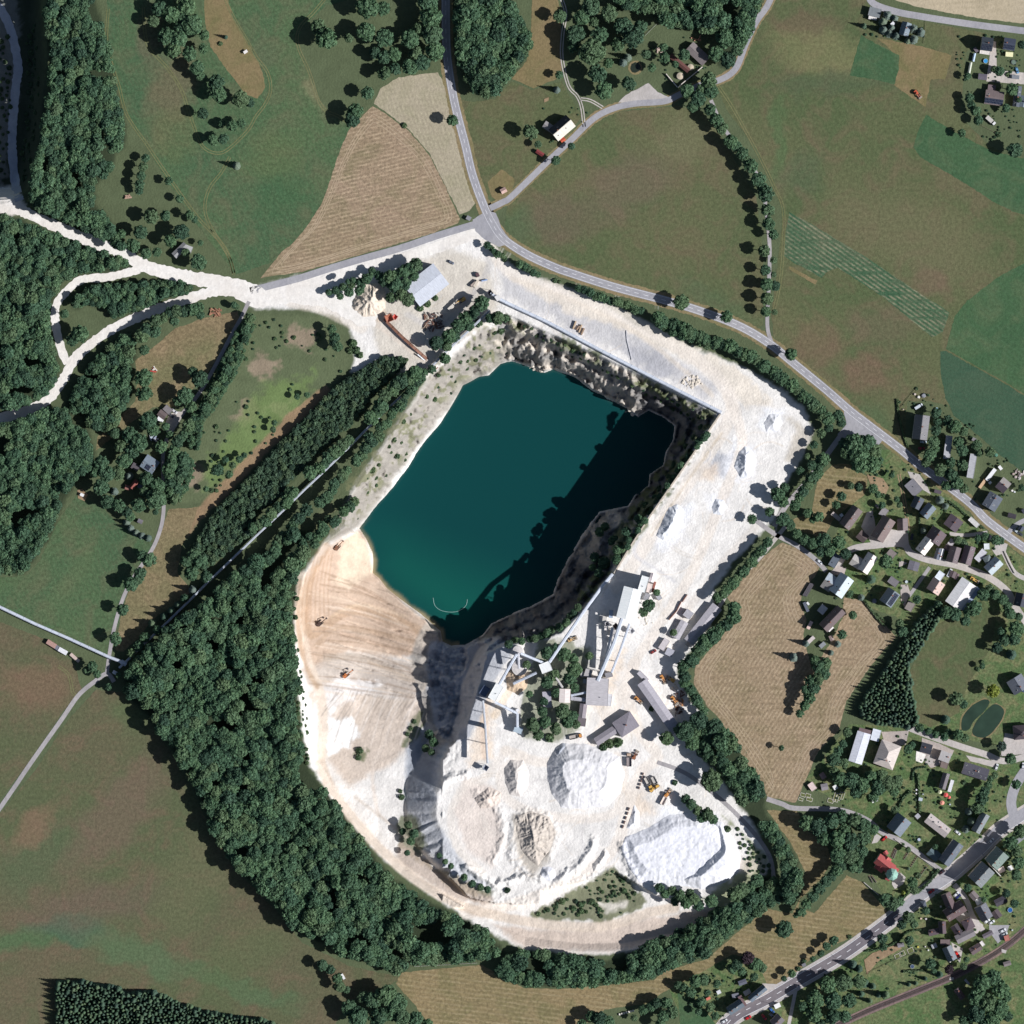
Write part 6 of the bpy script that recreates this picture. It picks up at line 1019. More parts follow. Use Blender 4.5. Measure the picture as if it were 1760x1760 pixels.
# farm cottages by the stubble
h('C4', 505, 315, 640, 405, 255, 5.5, 30, (158, 154, 152), 'cottage with grey and pale blue roof slopes beside the log stacks', col2=(158, 168, 178), sky=1); h('C4', 850, 270, 662, 540, 240, 6, 38, (182, 194, 200), 'large farmhouse with light blue east slope')
h('C4', 512, 720, 432, 820, 110, 3, 0, (200, 198, 198), 'small white flat garage north-west of the steep brown cottage', kind='flat', name='garage', cat='garage'); h('C4', 762, 765, 482, 1055, 175, 6.5, 50, (120, 106, 108), 'steep brown-roofed cottage standing in the stubble', sky=2); h('C4', 630, 1030, 560, 1095, 45, 4, 0, (226, 222, 222), 'white dormer-like annexe on the steep brown cottage', kind='flat', name='annexe', cat='annexe')
h('C4', 1560, 490, 1422, 688, 210, 5.5, 36, (132, 142, 152), 'house covered with solar panels near the spruce wedge', pv=.85); h('C4', 590, 1165, 625, 1240, 62, 2.4, 15, (170, 150, 144), 'two-tone garden shed south of the steep cottage', name='shed', cat='shed', ch=0, sky=0); h('C4', 510, 1275, 435, 1340, 62, 2.4, 0, (150, 154, 160), 'small grey garden shed on the cottage lawn', kind='flat', name='shed', cat='shed')
h('C4', 310, 950, 250, 1065, 52, 2.4, 0, (206, 178, 168), 'pink-roofed trailer shed on the stubble edge', kind='flat', name='shed', cat='shed'); h('C4', 345, 1185, 255, 1270, 55, 2.4, 0, (188, 178, 176), 'pale caravan-like cabin on the cottage lawn', kind='flat', name='cabin', cat='cabin')
# villa group
h('C5', 500, 430, 325, 1000, 262, 5, 12, (202, 204, 214), 'long white barn beside the hipped villa', name='storage_hall', cat='hall', col2=(202, 204, 214), ch=0, sky=0, wall=METAL); h('C5', 400, 375, 640, 440, 90, 3.5, 0, (124, 104, 106), 'brown lean-to at the north end of the white barn', kind='flat', name='lean_to', cat='lean-to')
h('C5', 748, 372, 690, 585, 160, 4, 0, (204, 208, 218), 'white flat-roofed garage block behind the villa', kind='flat', name='garage', cat='garage'); h('C5', 1020, 625, 850, 1075, 390, 6.5, 32, (188, 178, 172), 'big villa with a pale hipped roof', kind='hip', ridge_in=6.6); h('C5', 995, 900, 1090, 880, 105, 12, 0, (226, 230, 240), 'white skylight box crowning the villa roof', kind='flat', name='roof_lantern', cat='roof lantern', wins=False) if False else None
h('C5', 745, 215, 862, 262, 60, 2.4, 15, (150, 142, 148), 'small grey-brown shed below the spruce wedge', name='shed', cat='shed', ch=0, sky=0); h('C5', 480, 115, 590, 165, 60, 2.2, 0, (176, 172, 172), 'pale low shed at the corner of the spruce wedge', kind='flat', name='shed', cat='shed'); h('C5', 640, 1650, 760, 1700, 80, 2.4, 20, (150, 146, 156), 'white-sided allotment hut under the lower wood', name='hut', cat='hut', ch=0, sky=0)
h('C6', 25, 425, 205, 478, 170, 5, 32, (64, 66, 78), 'black slate house with white paving around it', sky=4); h('C6', 345, 560, 520, 625, 170, 4.5, 12, (164, 160, 160), 'light grey low-pitched house next to the black slate one', sky=0); h('C6', 360, 715, 480, 750, 105, 3, 0, (132, 116, 112), 'brown flat annexe south of the light grey house', kind='flat', name='annexe', cat='annexe')
h('C6', 738, 775, 1152, 905, 205, 5.5, 32, (94, 92, 104), 'long dark slate house in the lower village', ch=2, sky=6); h('C6', 462, 868, 382, 1135, 115, 4.5, 42, (122, 116, 122), 'narrow dark-roofed barn on the lawn with parasols', name='barn', cat='barn', ch=0); h('C6', 560, 985, 502, 1182, 58, 2.5, 0, (202, 202, 208), 'narrow white carport beside the narrow barn', kind='flat', name='carport', cat='carport')
h('C6', 1720, 60, 1740, 300, 300, 5.5, 35, (88, 78, 86), 'large dark-brown hipped house east of the two ponds', kind='hip', sky=0); h('T32', 1690, 1140, 1745, 1230, 120, 5, 30, (118, 122, 134), 'grey slate house at the right edge above the ponds'); h('T32', 1752, 560, 1730, 650, 90, 5, 35, DS, 'dark shaded house at the right edge of the village street')
# lower village
h('C7', 300, 45, 612, 288, 165, 5.5, 24, (178, 168, 166), 'long pinkish-grey house in the lower gardens', sky=3, ch=2); h('C7', 130, 0, 175, 50, 70, 3.5, 0, (160, 160, 166), 'small grey wing at the north end of the pinkish house', kind='flat', name='annexe', cat='annexe')
h('C7', 1182, -10, 1026, 262, 140, 6, 48, (142, 148, 154), 'steep narrow slate house near the road fork', sky=4); h('C7', 1262, 238, 1195, 318, 60, 3, 25, (98, 98, 108), 'little dark garage below the road fork', name='garage', cat='garage', ch=0, sky=0)
h('C7', 770, 425, 545, 738, 190, 7, 42, (112, 120, 132), 'tall slate house with dormer strip at the road corner', sky=4); h('C7', 330, 540, 470, 665, 150, 4, 32, (98, 118, 124), 'green-slate glazed wing west of the tall slate house', sky=0, ch=0)
h('C7', 1440, 560, 1262, 762, 250, 8.5, 38, (130, 146, 140), 'green-grey northern half of the large roadside house', sky=4, ch=2); h('C7', 1222, 795, 1012, 1025, 265, 9, 38, (132, 138, 142), 'grey southern half of the large roadside house with white fire wall', sky=6, ch=2)
h('C7', 1375, 860, 1465, 815, 75, 3, 0, (190, 176, 172), 'small pinkish annexe behind the large roadside house', kind='flat', name='annexe', cat='annexe'); h('C7', 1520, 830, 1585, 790, 75, 2.6, 0, (222, 220, 220), 'white garden shed behind the large roadside house', kind='flat', name='shed', cat='shed')
h('C7', 960, 1180, 1045, 1275, 110, 4, 30, (132, 122, 124), 'brown-roofed house north of a bright white flat roof', sky=2); h('C7', 1030, 1335, 1130, 1290, 95, 3.2, 0, (230, 230, 232), 'bright white flat roof on the inner lane', kind='flat', name='garage', cat='garage'); h('C7', 1095, 1375, 1205, 1580, 195, 6.5, 42, (124, 126, 136), 'grey-roofed house on the inner lane below the white flat roof')
h('C7', 1325, 1350, 1490, 1265, 110, 2.8, 12, (68, 64, 76), 'long black garden shed near the blue pool', name='shed', cat='shed', ch=0, sky=0); h('C7', 1310, 1455, 1385, 1560, 120, 3.5, 30, (90, 78, 84), 'small dark house next to the blue pool'); h('C7', 195, 1365, 280, 1345, 105, 3, 32, (88, 96, 110), 'slate pavilion roof beside the lower road', kind='hip', name='pavilion', cat='pavilion')
h('C7', 1640, 420, 1760, 325, 70, 3.5, 0, (156, 158, 166), 'grey flat roof at the right edge near the road fork', kind='flat', name='garage', cat='garage'); h('C7', 570, 1195, 670, 1425, 150, 5.5, 40, (112, 94, 98), 'brown-roofed barn closing the farmyard on the north-west', name='barn', cat='barn', ch=0)
h('C8', 850, 140, 580, 310, 190, 6.5, 40, (112, 94, 96), 'long brown barn across the north of the farmyard', name='barn', cat='barn', ch=2, sky=4); h('C8', 520, 385, 530, 570, 110, 5, 35, (98, 82, 90), 'dark brown house west of the farmyard'); h('C8', 315, 565, 480, 525, 95, 4, 30, (96, 82, 90), 'low dark brown wing pointing west from the farmyard')
h('C8', 880, 350, 955, 500, 160, 7, 28, (98, 84, 92), 'big hipped brown house in the centre of the farmyard', kind='hip'); h('C8', 700, 440, 800, 590, 130, 4, 30, (66, 58, 68), 'black-roofed building in the shaded farmyard'); h('C8', 735, 668, 1005, 535, 135, 5, 24, (140, 134, 138), 'rust-red roofed barn on the south of the farmyard', name='barn', cat='barn', ch=0, col2=(140, 134, 138), sky=0, pv=0)
h('C8', 495, 700, 645, 700, 85, 3.5, 0, (124, 108, 108), 'brown flat shed west of the farmyard', kind='flat', name='shed', cat='shed'); h('C8', 588, 768, 682, 972, 150, 5, 40, (136, 142, 150), 'grey-roofed house beside the red car'); h('C8', 955, 850, 1105, 755, 115, 4.5, 28, (106, 90, 94), 'small brown-roofed house by the railway')
h('C8', 1110, 735, 1150, 705, 80, 3, 0, (208, 202, 202), 'pale porch east of the small brown railway house', kind='flat', name='porch', cat='porch'); h('C8', 1140, 620, 1285, 545, 70, 2.8, 20, (116, 108, 118), 'two-tone garage on the little car park', name='garage', cat='garage', ch=0, sky=0); h('C8', 1465, 650, 1540, 625, 85, 2.6, 0, (190, 120, 108), 'small red and white cabin by the railway car park', kind='flat', name='cabin', cat='cabin')
h('C8', 375, 770, 440, 745, 60, 2.4, 0, (168, 168, 172), 'small grey shed in the allotment west of the farmyard', kind='flat', name='shed', cat='shed'); h('C8', 735, 1405, 838, 1548, 95, 3.2, 35, (92, 76, 84), 'lone cottage south of the railway', sky=0); h('C8', 865, 1262, 930, 1335, 36, 2.2, 0, (160, 158, 164), 'narrow grey shed just south of the railway', kind='flat', name='shed', cat='shed'); h('C8', 1452, 1040, 1560, 1005, 72, 2.6, 20, (134, 124, 126), 'brown hut south of the railway near the crossing', name='hut', cat='hut', ch=0, sky=0)
h('D4', 838, 915, 570, 1088, 165, 6.5, 42, (106, 118, 130), 'slate house on the lower road at the bottom, western one', ch=2); h('D4', 780, 790, 888, 985, 80, 5, 0, (112, 88, 92), 'narrow wing with white wall beside the western slate house', kind='flat', name='annexe', cat='annexe'); h('D4', 640, 800, 770, 770, 85, 3.5, 0, (128, 130, 142), 'grey flat shed north of the western slate house', kind='flat', name='shed', cat='shed')
h('D4', 1270, 620, 975, 865, 130, 6, 40, (112, 124, 138), 'long slate house on the lower road at the bottom, eastern one', ch=2); h('D4', 865, 755, 985, 690, 95, 3, 0, (182, 176, 172), 'pale flat shed behind the eastern slate house', kind='flat', name='shed', cat='shed'); h('D4', 765, 560, 912, 505, 95, 2.6, 12, (100, 104, 120), 'slate garden hut in the allotment by the lower road', name='hut', cat='hut', ch=0, sky=0)
h('D4', 355, 735, 425, 700, 70, 2.2, 0, (200, 202, 206), 'small white allotment shed', kind='flat', name='shed', cat='shed'); h('D4', 155, 858, 230, 820, 48, 2.2, 0, (226, 128, 108), 'small orange allotment shed', kind='flat', name='shed', cat='shed'); h('D4', 1445, 1000, 1550, 950, 85, 3, 0, (230, 228, 226), 'white kiosk on the south side of the lower road', kind='flat', name='kiosk', cat='kiosk'); h('D4', 1570, 1185, 1420, 1340, 190, 6.5, 40, (122, 116, 122), 'grey-brown house cut by the bottom edge')
h('T33', 940, 340, 862, 440, 118, 5.5, 42, (128, 138, 150), 'blue-grey house in the bend of the church street'); h('T33', 365, 35, 388, 72, 36, 2.4, 15, (168, 140, 136), 'pinkish allotment hut, the northernmost of four', name='hut', cat='hut', ch=0, sky=0); h('T33', 288, 105, 320, 150, 42, 2.4, 0, (204, 184, 180), 'reddish-white allotment hut next to the stubble', kind='flat', name='hut', cat='hut'); h('T33', 365, 135, 412, 125, 45, 2.3, 15, (150, 144, 150), 'grey allotment hut between two white ones', name='hut', cat='hut', ch=0, sky=0)
h('T33', 450, 140, 475, 125, 30, 2.2, 0, (222, 220, 220), 'tiny white allotment hut, the easternmost of four', kind='flat', name='hut', cat='hut'); h('T33', 712, 225, 750, 210, 35, 2.2, 0, (226, 222, 220), 'white hut under the wood above the allotments', kind='flat', name='hut', cat='hut'); h('T33', 1036, 212, 1062, 218, 22, 2, 0, (170, 178, 188), 'tiny pale hut at the hedge crossing', kind='flat', name='hut', cat='hut'); h('T33', 1125, 1230, 1160, 1215, 30, 2.2, 0, (160, 164, 168), 'tiny grey tool shed by the railway garden', kind='flat', name='shed', cat='shed'); h('T33', 235, 1360, 260, 1348, 22, 2.2, 0, (130, 130, 136), 'small grey bus shelter on the lower road verge', kind='flat', name='bus_shelter', cat='bus shelter'); h('T33', 890, 1222, 935, 1212, 30, 2.2, 15, (140, 134, 140), 'little shed on the bare plot beside the railway garden', name='shed', cat='shed', ch=0, sky=0)
# ------------------------------------------------------------------ church
def church():
    RD = roofmat((196, 100, 98)); CU = paint('copper_patina', (150, 190, 176), .6, scale=1.5); o = house('D5', 345, 440, 690, 705, 250, 8, 42, (196, 100, 98), 'red-roofed church with a green copper tower in the churchyard', name='church', cat='church', ch=0, sky=0, wall=PLASTER[2])
    bx, by = cv('D5', 440, 560)[0]; inv = o.matrix_basis.inverted()
    def part(view_pts, W_, eave, pitch, nm):
        (a, b), (c, d) = cv('D5', *view_pts); L = math.dist((a, b), (c, d)) * S; w = W_ / 12.571 * S; rise = math.tan(math.radians(pitch)) * w / 2
        p = inv @ Vector(PW((a + c) / 2, (b + d) / 2, 0)); rz = math.atan2(-(d - b), c - a) - o.rotation_euler.z; cs, sn = math.cos(rz), math.sin(rz)
        def T(x, y, z): return (p.x + x * cs - y * sn, p.y + x * sn + y * cs, z)
        l, q = L / 2, w / 2; v = [T(*t) for t in ((-l, -q, 0), (l, -q, 0), (l, q, 0), (-l, q, 0), (-l, -q, eave), (l, -q, eave), (l, q, eave), (-l, q, eave), (-l, 0, eave + rise), (l, 0, eave + rise))]
        link('wall', mesh('wall', v, [(0, 1, 5, 4), (2, 3, 7, 6), (1, 2, 6, 9, 5), (3, 0, 4, 8, 7)]), o, PLASTER[2])
        l += .3; q += .3; e = eave - .1; v = [T(*t) for t in ((-l, -q, e), (l, -q, e), (l, q, e), (-l, q, e), (-l, 0, e + rise + .5), (l, 0, e + rise + .5))]
        link('roof', mesh('roof', v, [(0, 1, 5, 4), (2, 3, 4, 5), (1, 2, 5), (3, 0, 4), (3, 2, 1, 0)]), o, RD)
    part((560, 400, 350, 680), 190, 8.1, 44, 'transept'); part((505, 290, 545, 350), 80, 4.5, 30, 'porch'); part((700, 680, 780, 720), 110, 4.8, 30, 'vestry'); part((540, 850, 610, 890), 80, 4, 30, 'annexe')
    tx, ty = cv('D5', 668, 790)[0]; p = inv @ Vector(PW(tx, ty, 15)); mb = MB(); mb.box(p.x, p.y, 0, 6, 6, 15); tw = mb.build('tower', PLASTER[2], o)
    mb = MB(); mb.cyl(p.x, p.y, 15, 4.3, 3, 8, 2.4); mb.cyl(p.x, p.y, 18, 2.0, 2, 8); mb.cyl(p.x, p.y, 20, 2.4, 1.6, 8, 1.0); mb.cyl(p.x, p.y, 21.6, .5, 3.4, 8, .03); mb.build('spire', CU, tw)
    for sx in (-1, 1): inst('window', winmesh('window'), tw, (p.x + sx * 3.02, p.y, 11), (0, 0, -sx * math.pi / 2), (1.2, 1, 1.6))
church()
def gravestone(x, y, rz, i):
    if 'g' not in _wm:
        mb = MB(); mb.box(0, 0, -.05, .7, .22, 1.0); mb.box(0, 0, .95, .5, .2, .18); mb.box(0, .9, 0, .8, 1.6, .12, 1); me = mesh('gravestone', mb.v, mb.f, mb.m); me.materials.append(paint('grave_granite', (150, 148, 150), .5, scale=4)); me.materials.append(paint('grave_bed', (110, 96, 80), .9, scale=4)); _wm['g'] = me
    o = bpy.data.objects.new('gravestone', _wm['g']); C.objects.link(o); o.location = PW(x, y, 0.13); o.rotation_euler = (0, 0, rz); return o
gi = 0
for (sx_, sy_, dx, dy, n, ph) in ((740, 260, -11, 26, 7, 'first row of graves east of the church'), (770, 275, -9, 24, 8, 'second row of graves east of the church'), (1060, 270, -20, 32, 7, 'grave row below the church street'), (1220, 420, -26, 40, 6, 'middle grave row of the lawn'), (1420, 640, -24, 34, 8, 'grave row beside the roadside hedge'), (190, 850, 12, 22, 6, 'grave row south-west of the church'), (250, 850, 16, 22, 6, 'inner grave row south-west of the church')):
    for k in range(n):
        (x, y), = cv('D5', sx_ + dx * k, sy_ + dy * k); o = gravestone(x, y, math.radians(30), gi); gi += 1; tag(o, 'small grey gravestone, %s in the %s' % (ORD[k], ph), 'gravestone', 'gravestones in the churchyard')
# ------------------------------------------------------------------ walls, fences, pools, small things
def wallobj(view, pts, h_, w, mat, label, name='garden_wall', cat='wall', z=0):
    q = cv(view, *pts); mb = MB()
    for (a, b), (c, d) in zip(q[:-1], q[1:]):
        p1, p2 = PW(a, b, 0), PW(c, d, 0); L = math.dist(p1, p2); rz = math.atan2(p2[1] - p1[1], p2[0] - p1[0]); zz = hz((a + c) / 2, (b + d) / 2); mb.box((p1[0] + p2[0]) / 2, (p1[1] + p2[1]) / 2, zz - .3, L + w * .5, w, h_ + .3, 0, rz)
    r_ = Vector(mb.v[0]); o = mb.build(name, mat); return tag(o, label, cat)
def fence(view, pts, h_, label, mat=None):
    q = cv(view, *pts); o = empty('fence', PW(q[0][0], q[0][1], 0), label=label, cat='fence'); ox, oy, _z = o.location; mb = MB(); mt = mat or paint('fence_wood', (150, 136, 118), .9, scale=3); posts = []
    for (a, b), (c, d) in zip(q[:-1], q[1:]):
        p1, p2 = PW(a, b, 0), PW(c, d, 0); L = math.dist(p1, p2); rz = math.atan2(p2[1] - p1[1], p2[0] - p1[0])
        for zr in (.4, .9): mb.box((p1[0] + p2[0]) / 2 - ox, (p1[1] + p2[1]) / 2 - oy, zr * h_ / 1.2, L, .06, .14, 0, rz)
        for i in range(max(1, int(L / 4))): t = i / max(1, int(L / 4)); posts.append((p1[0] + (p2[0] - p1[0]) * t - ox, p1[1] + (p2[1] - p1[1]) * t - oy))
    mb.build('rail', mt, o)
    if 'post' not in _wm: m2 = MB(); m2.box(0, 0, -.2, .14, .14, 1.5); _wm['post'] = mesh('post', m2.v, m2.f); _wm['post'].materials.append(mt)
    for x, y in posts: inst('post', _wm['post'], o, (x, y, 0), (0, 0, 0), (1, 1, h_ / 1.2))
wallobj('T20', (1060, 510, 1138, 602, 1308, 462), 2.4, .5, paint('whitewashed_wall', (222, 214, 204), .9), 'whitewashed L-shaped wall around the farm ruin')
wallobj('P', (1237, 713, 1180, 797, 1118, 886, 1080, 945, 1056, 985), 1.4, 1.0, paint('barrier_concrete', (196, 184, 170), .9), 'long low barrier wall along the eastern pit rim', 'barrier_wall')
wallobj('C1', (640, 300, 560, 330), .5, .4, CONCR, 'tiny') if False else None
wallobj('C7', (1180, 675, 1235, 760, 1300, 820, 1388, 915), 10.5, .5, paint('fire_wall_plaster', (226, 222, 216), .9), 'white fire wall splitting the large roadside house', 'fire_wall')
wallobj('P', (1171, 1034, 1163, 1050, 1150, 1065), 1.8, .5, RUST, 'rusty brown retaining wall beside the plant road, southern one', 'retaining_wall'); wallobj('P', (1181, 1022, 1173, 1034), 1.4, .5, RUST, 'rusty brown retaining wall beside the plant road, short northern one', 'retaining_wall')
wallobj('P', (1726, 948, 1735, 968, 1744, 985), 1.2, .5, CONCR, 'long grey retaining wall beside the sloping driveway', 'retaining_wall'); wallobj('P', (1213, 870, 1205, 882), 1, .6, RUST, 'x') if False else None
wallobj('D5', (60, 960, 200, 1080, 370, 1230), 1.3, .5, CONCR, 'pale wall on the south-west side of the churchyard', 'churchyard_wall'); wallobj('D5', (730, 30, 1100, 290, 1660, 690), 1.2, .5, CONCR, 'pale wall between churchyard and church street', 'churchyard_wall')
fence('T31', (1015, 915, 890, 1070, 935, 1240, 965, 1330), 1.3, 'wooden fence around the apartment block garden'); fence('T20', (995, 165, 915, 245), 1.2, 'short white fence in the old park', FRAME); fence('T33', (1130, 1215, 1000, 1270, 870, 1320, 700, 1400, 680, 1420), 1.2, 'dark fence following the railway garden', paint('dark_fence_wood', (70, 62, 56), .9))
fence('P', (1485, 1032, 1500, 1055, 1522, 1072), 1.2, 'fence between stubble and the solar house garden'); fence('T30', (1085, 150, 1070, 300), 1.2, 'garden fence east of the blue spruces'); fence('D4', (290, 1140, 420, 1310), 1.4, 'fence beside the western slate house at the bottom')
fence('T30', (1470, 865, 1540, 900, 1600, 930), 1.2, 'fence south of the parked white truck'); fence('T33', (1350, 470, 1420, 545, 1530, 480), 1.2, 'fence along the road below the steep slate house'); fence('T11', (990, 1370, 1520, 1340), 1.2, 'pale fence line above the contour-mown field', FRAME) if False else None
fence('P', (712, 1661, 770, 1658, 820, 1655), 1.2, 'pale fence between the wood belt and the contour-mown field', FRAME); fence('T33', (1130, 1355, 1200, 1300, 1330, 1260), 1.2, 'grey fence north of the railway near the car park')
def pool(x, y, r, label, c=(60, 150, 210)):
    o = empty('swimming_pool', PW(x, y, 0), label=label, cat='pool'); R = r * S; mb = MB(); n = 20; v = []; f = []
    for z, q in ((0, R), (1.2, R), (1.2, R * .9), (.9, R * .9)):
        for i in range(n): a = i * 6.2832 / n; v.append((q * math.cos(a), q * math.sin(a), z))
    for k in range(3):
        for i in range(n): f.append((k * n + i, k * n + (i + 1) % n, (k + 1) * n + (i + 1) % n, (k + 1) * n + i))
    link('rim', mesh('rim', v, f), o, paint('pool_rim', (190, 200, 210), .4)); mb = MB(); mb.cyl(0, 0, .6, R * .91, .45, 20); mb.build('pool_water', paint('pool_water_%d' % c[0], c, .1, var=.03), o)
pool(1694, 105, 4.0, 'bright blue round pool beside the slate house at the top right'); pool(1736, 1564, 4.4, 'deep blue round pool in the lower village gardens', (46, 96, 160)); pool(1610, 703, 2.6, 'small pale blue pool behind the apartment block', (150, 196, 214)); pool(1558, 1000, 2.6, 'small white-rimmed basin in the garden above the solar house', (200, 210, 214)); pool(1568, 1661, 3.4, 'round trampoline-like blue pool on the railway lawn', (70, 84, 110))
def trampoline(x, y, r, label, c=(120, 126, 138)):
    o = empty('trampoline', PW(x, y, 0), label=label, cat='trampoline'); R = r * S; mb = MB(); mb.cyl(0, 0, .8, R * .85, .05, 18); mb.build('mat', paint('jump_mat', c, .7), o); mb = MB()
    for i in range(18):
        a, b = i * .34907, (i + 1) * .34907; mb.tube((R * math.cos(a), R * math.sin(a), .85), (R * math.cos(b), R * math.sin(b), .85), .12, 5)
    for i in range(6): a = i * 1.0472; mb.tube((R * math.cos(a), R * math.sin(a), 0), (R * math.cos(a), R * math.sin(a), .9), .05, 5)
    mb.build('frame', METAL, o)
trampoline(1502.6, 1033, 4, 'round grey trampoline beside the solar house'); trampoline(1742, 107, 4.2, 'round greenish trampoline near the right edge', (104, 124, 110)); trampoline(1579.5, 1443, 3, 'small pale trampoline on the lower lawn', (180, 190, 206))
def parasol(x, y, r, c, label):
    o = empty('parasol', PW(x, y, 0), label=label, cat='parasol'); R = r * S; mb = MB(); mb.cyl(0, 0, 2.1, R, .8, 8, .05); mb.build('canopy', paint('parasol_cloth', c, .8), o); mb = MB(); mb.cyl(0, 0, 0, .06, 2.6, 8); mb.cyl(0, 0, 0, .4, .12, 10); mb.build('pole', METAL, o)
parasol(1615.3, 1361, 3.6, (232, 232, 190), 'cream parasol on the lawn beside the narrow barn'); parasol(1625.5, 1366, 4, (230, 98, 96), 'bigger red parasol on the lower lawn'); parasol(1631, 1370, 3, (228, 110, 104), 'smaller red parasol touching the bigger red one'); parasol(1619, 1379.5, 4, (238, 160, 140), 'salmon parasol south of the two red ones'); parasol(1615, 1310, 2.4, (238, 214, 206), 'pale pink parasol beside the brown annexe'); parasol(1546, 1438, 2.4, (222, 208, 200), 'x') if False else None
# raised beds and garden clutter
def bed(view, x, y, lx, ly, rz, label):
    (px_, py_), = cv(view, x, y); k = VIEW[view][2]; o = empty('raised_bed', PW(px_, py_, .05), math.radians(rz), label=label, cat='garden bed', group='garden beds in the allotments'); l, w = lx / k * S, ly / k * S; mb = MB(); t = .25
    for sx in (-1, 1): mb.box(sx * l / 2, 0, 0, t, w + t, .35)
    for sy in (-1, 1): mb.box(0, sy * w / 2, 0, l - t - .01, t, .35)
    mb.build('frame', paint('bed_boards', (206, 200, 190), .9), o); mb = MB(); mb.box(0, 0, 0, l - t, w - t, .22); mb.build('soil', paint('bed_soil', (98, 104, 62), .95, scale=2, var=.3), o)
for i, (x, y, a, b) in enumerate(((240, 185, 34, 22), (275, 190, 34, 26), (225, 215, 30, 18), (285, 215, 40, 24), (460, 200, 16, 60), (478, 205, 16, 60), (496, 195, 16, 60), (515, 190, 14, 50), (430, 225, 40, 26), (890, 1295, 34, 30), (925, 1275, 30, 30), (980, 1255, 40, 34))): bed('T33', x, y, a, b, -18 if i < 9 else 25, 'framed garden bed, %s from the west among the allotment beds' % ORD[i])
def clutter(view, pts, label):
    for i, (x, y, s_, c) in enumerate(pts):
        (px_, py_), = cv(view, x, y); mb = MB(); a = random.random() * 3; l = s_ / VIEW[view][2] * S; mb.box(0, 0, -.02, l, l * .7, 1.1, 0, a, .9); mb.box(0, 0, 1.05, l * .7, l * .9, .3, 0, a + .3, .8)
        o = mb.build('garden_box', paint('garden_box', c, .7)); o.location = PW(px_, py_, hz(px_, py_)); tag(o, 'small %s box-like garden store %s, %s from the north-west' % ('white' if min(c) > 190 else 'coloured', label, ORD[i]), 'garden box')
clutter('T33', [(1020, 150, 14, (220, 220, 224)), (1018, 175, 12, (226, 226, 226)), (1065, 180, 10, (180, 186, 196)), (1195, 240, 26, (206, 150, 134)), (1250, 250, 12, (190, 200, 214))], 'in the lower gardens')
clutter('C2', [(1560, 620, 40, (220, 218, 214)), (1600, 640, 36, (206, 210, 214)), (1620, 390, 50, (186, 170, 168)), (1680, 410, 56, (200, 192, 190)), (1580, 340, 44, (176, 156, 150)), (1690, 360, 40, (160, 150, 156)), (1290, 20, 60, (88, 140, 120))], 'around the upper village houses')
clutter('T31', [(1035, 970, 20, (226, 220, 216)), (1010, 950, 16, (204, 190, 180)), (1035, 1030, 20, (222, 224, 230)), (1070, 960, 30, (140, 142, 150)), (930, 1055, 8, (226, 206, 196))], 'behind the apartment block')
clutter('C8', [(500, 160, 30, (232, 230, 226)), (265, 765, 24, (216, 210, 208)), (312, 818, 26, (228, 226, 222)), (200, 340, 30, (220, 190, 176)), (275, 345, 34, (206, 200, 200)), (640, 990, 30, (222, 216, 214)), (155, 770, 30, (206, 196, 92)), (1580, 515, 30, (186, 196, 196))], 'around the farmyard')
clutter('T10', [(985, 400, 16, (150, 60, 50)), (1300, 30, 6, (206, 206, 206))], 'near the pit') if False else None
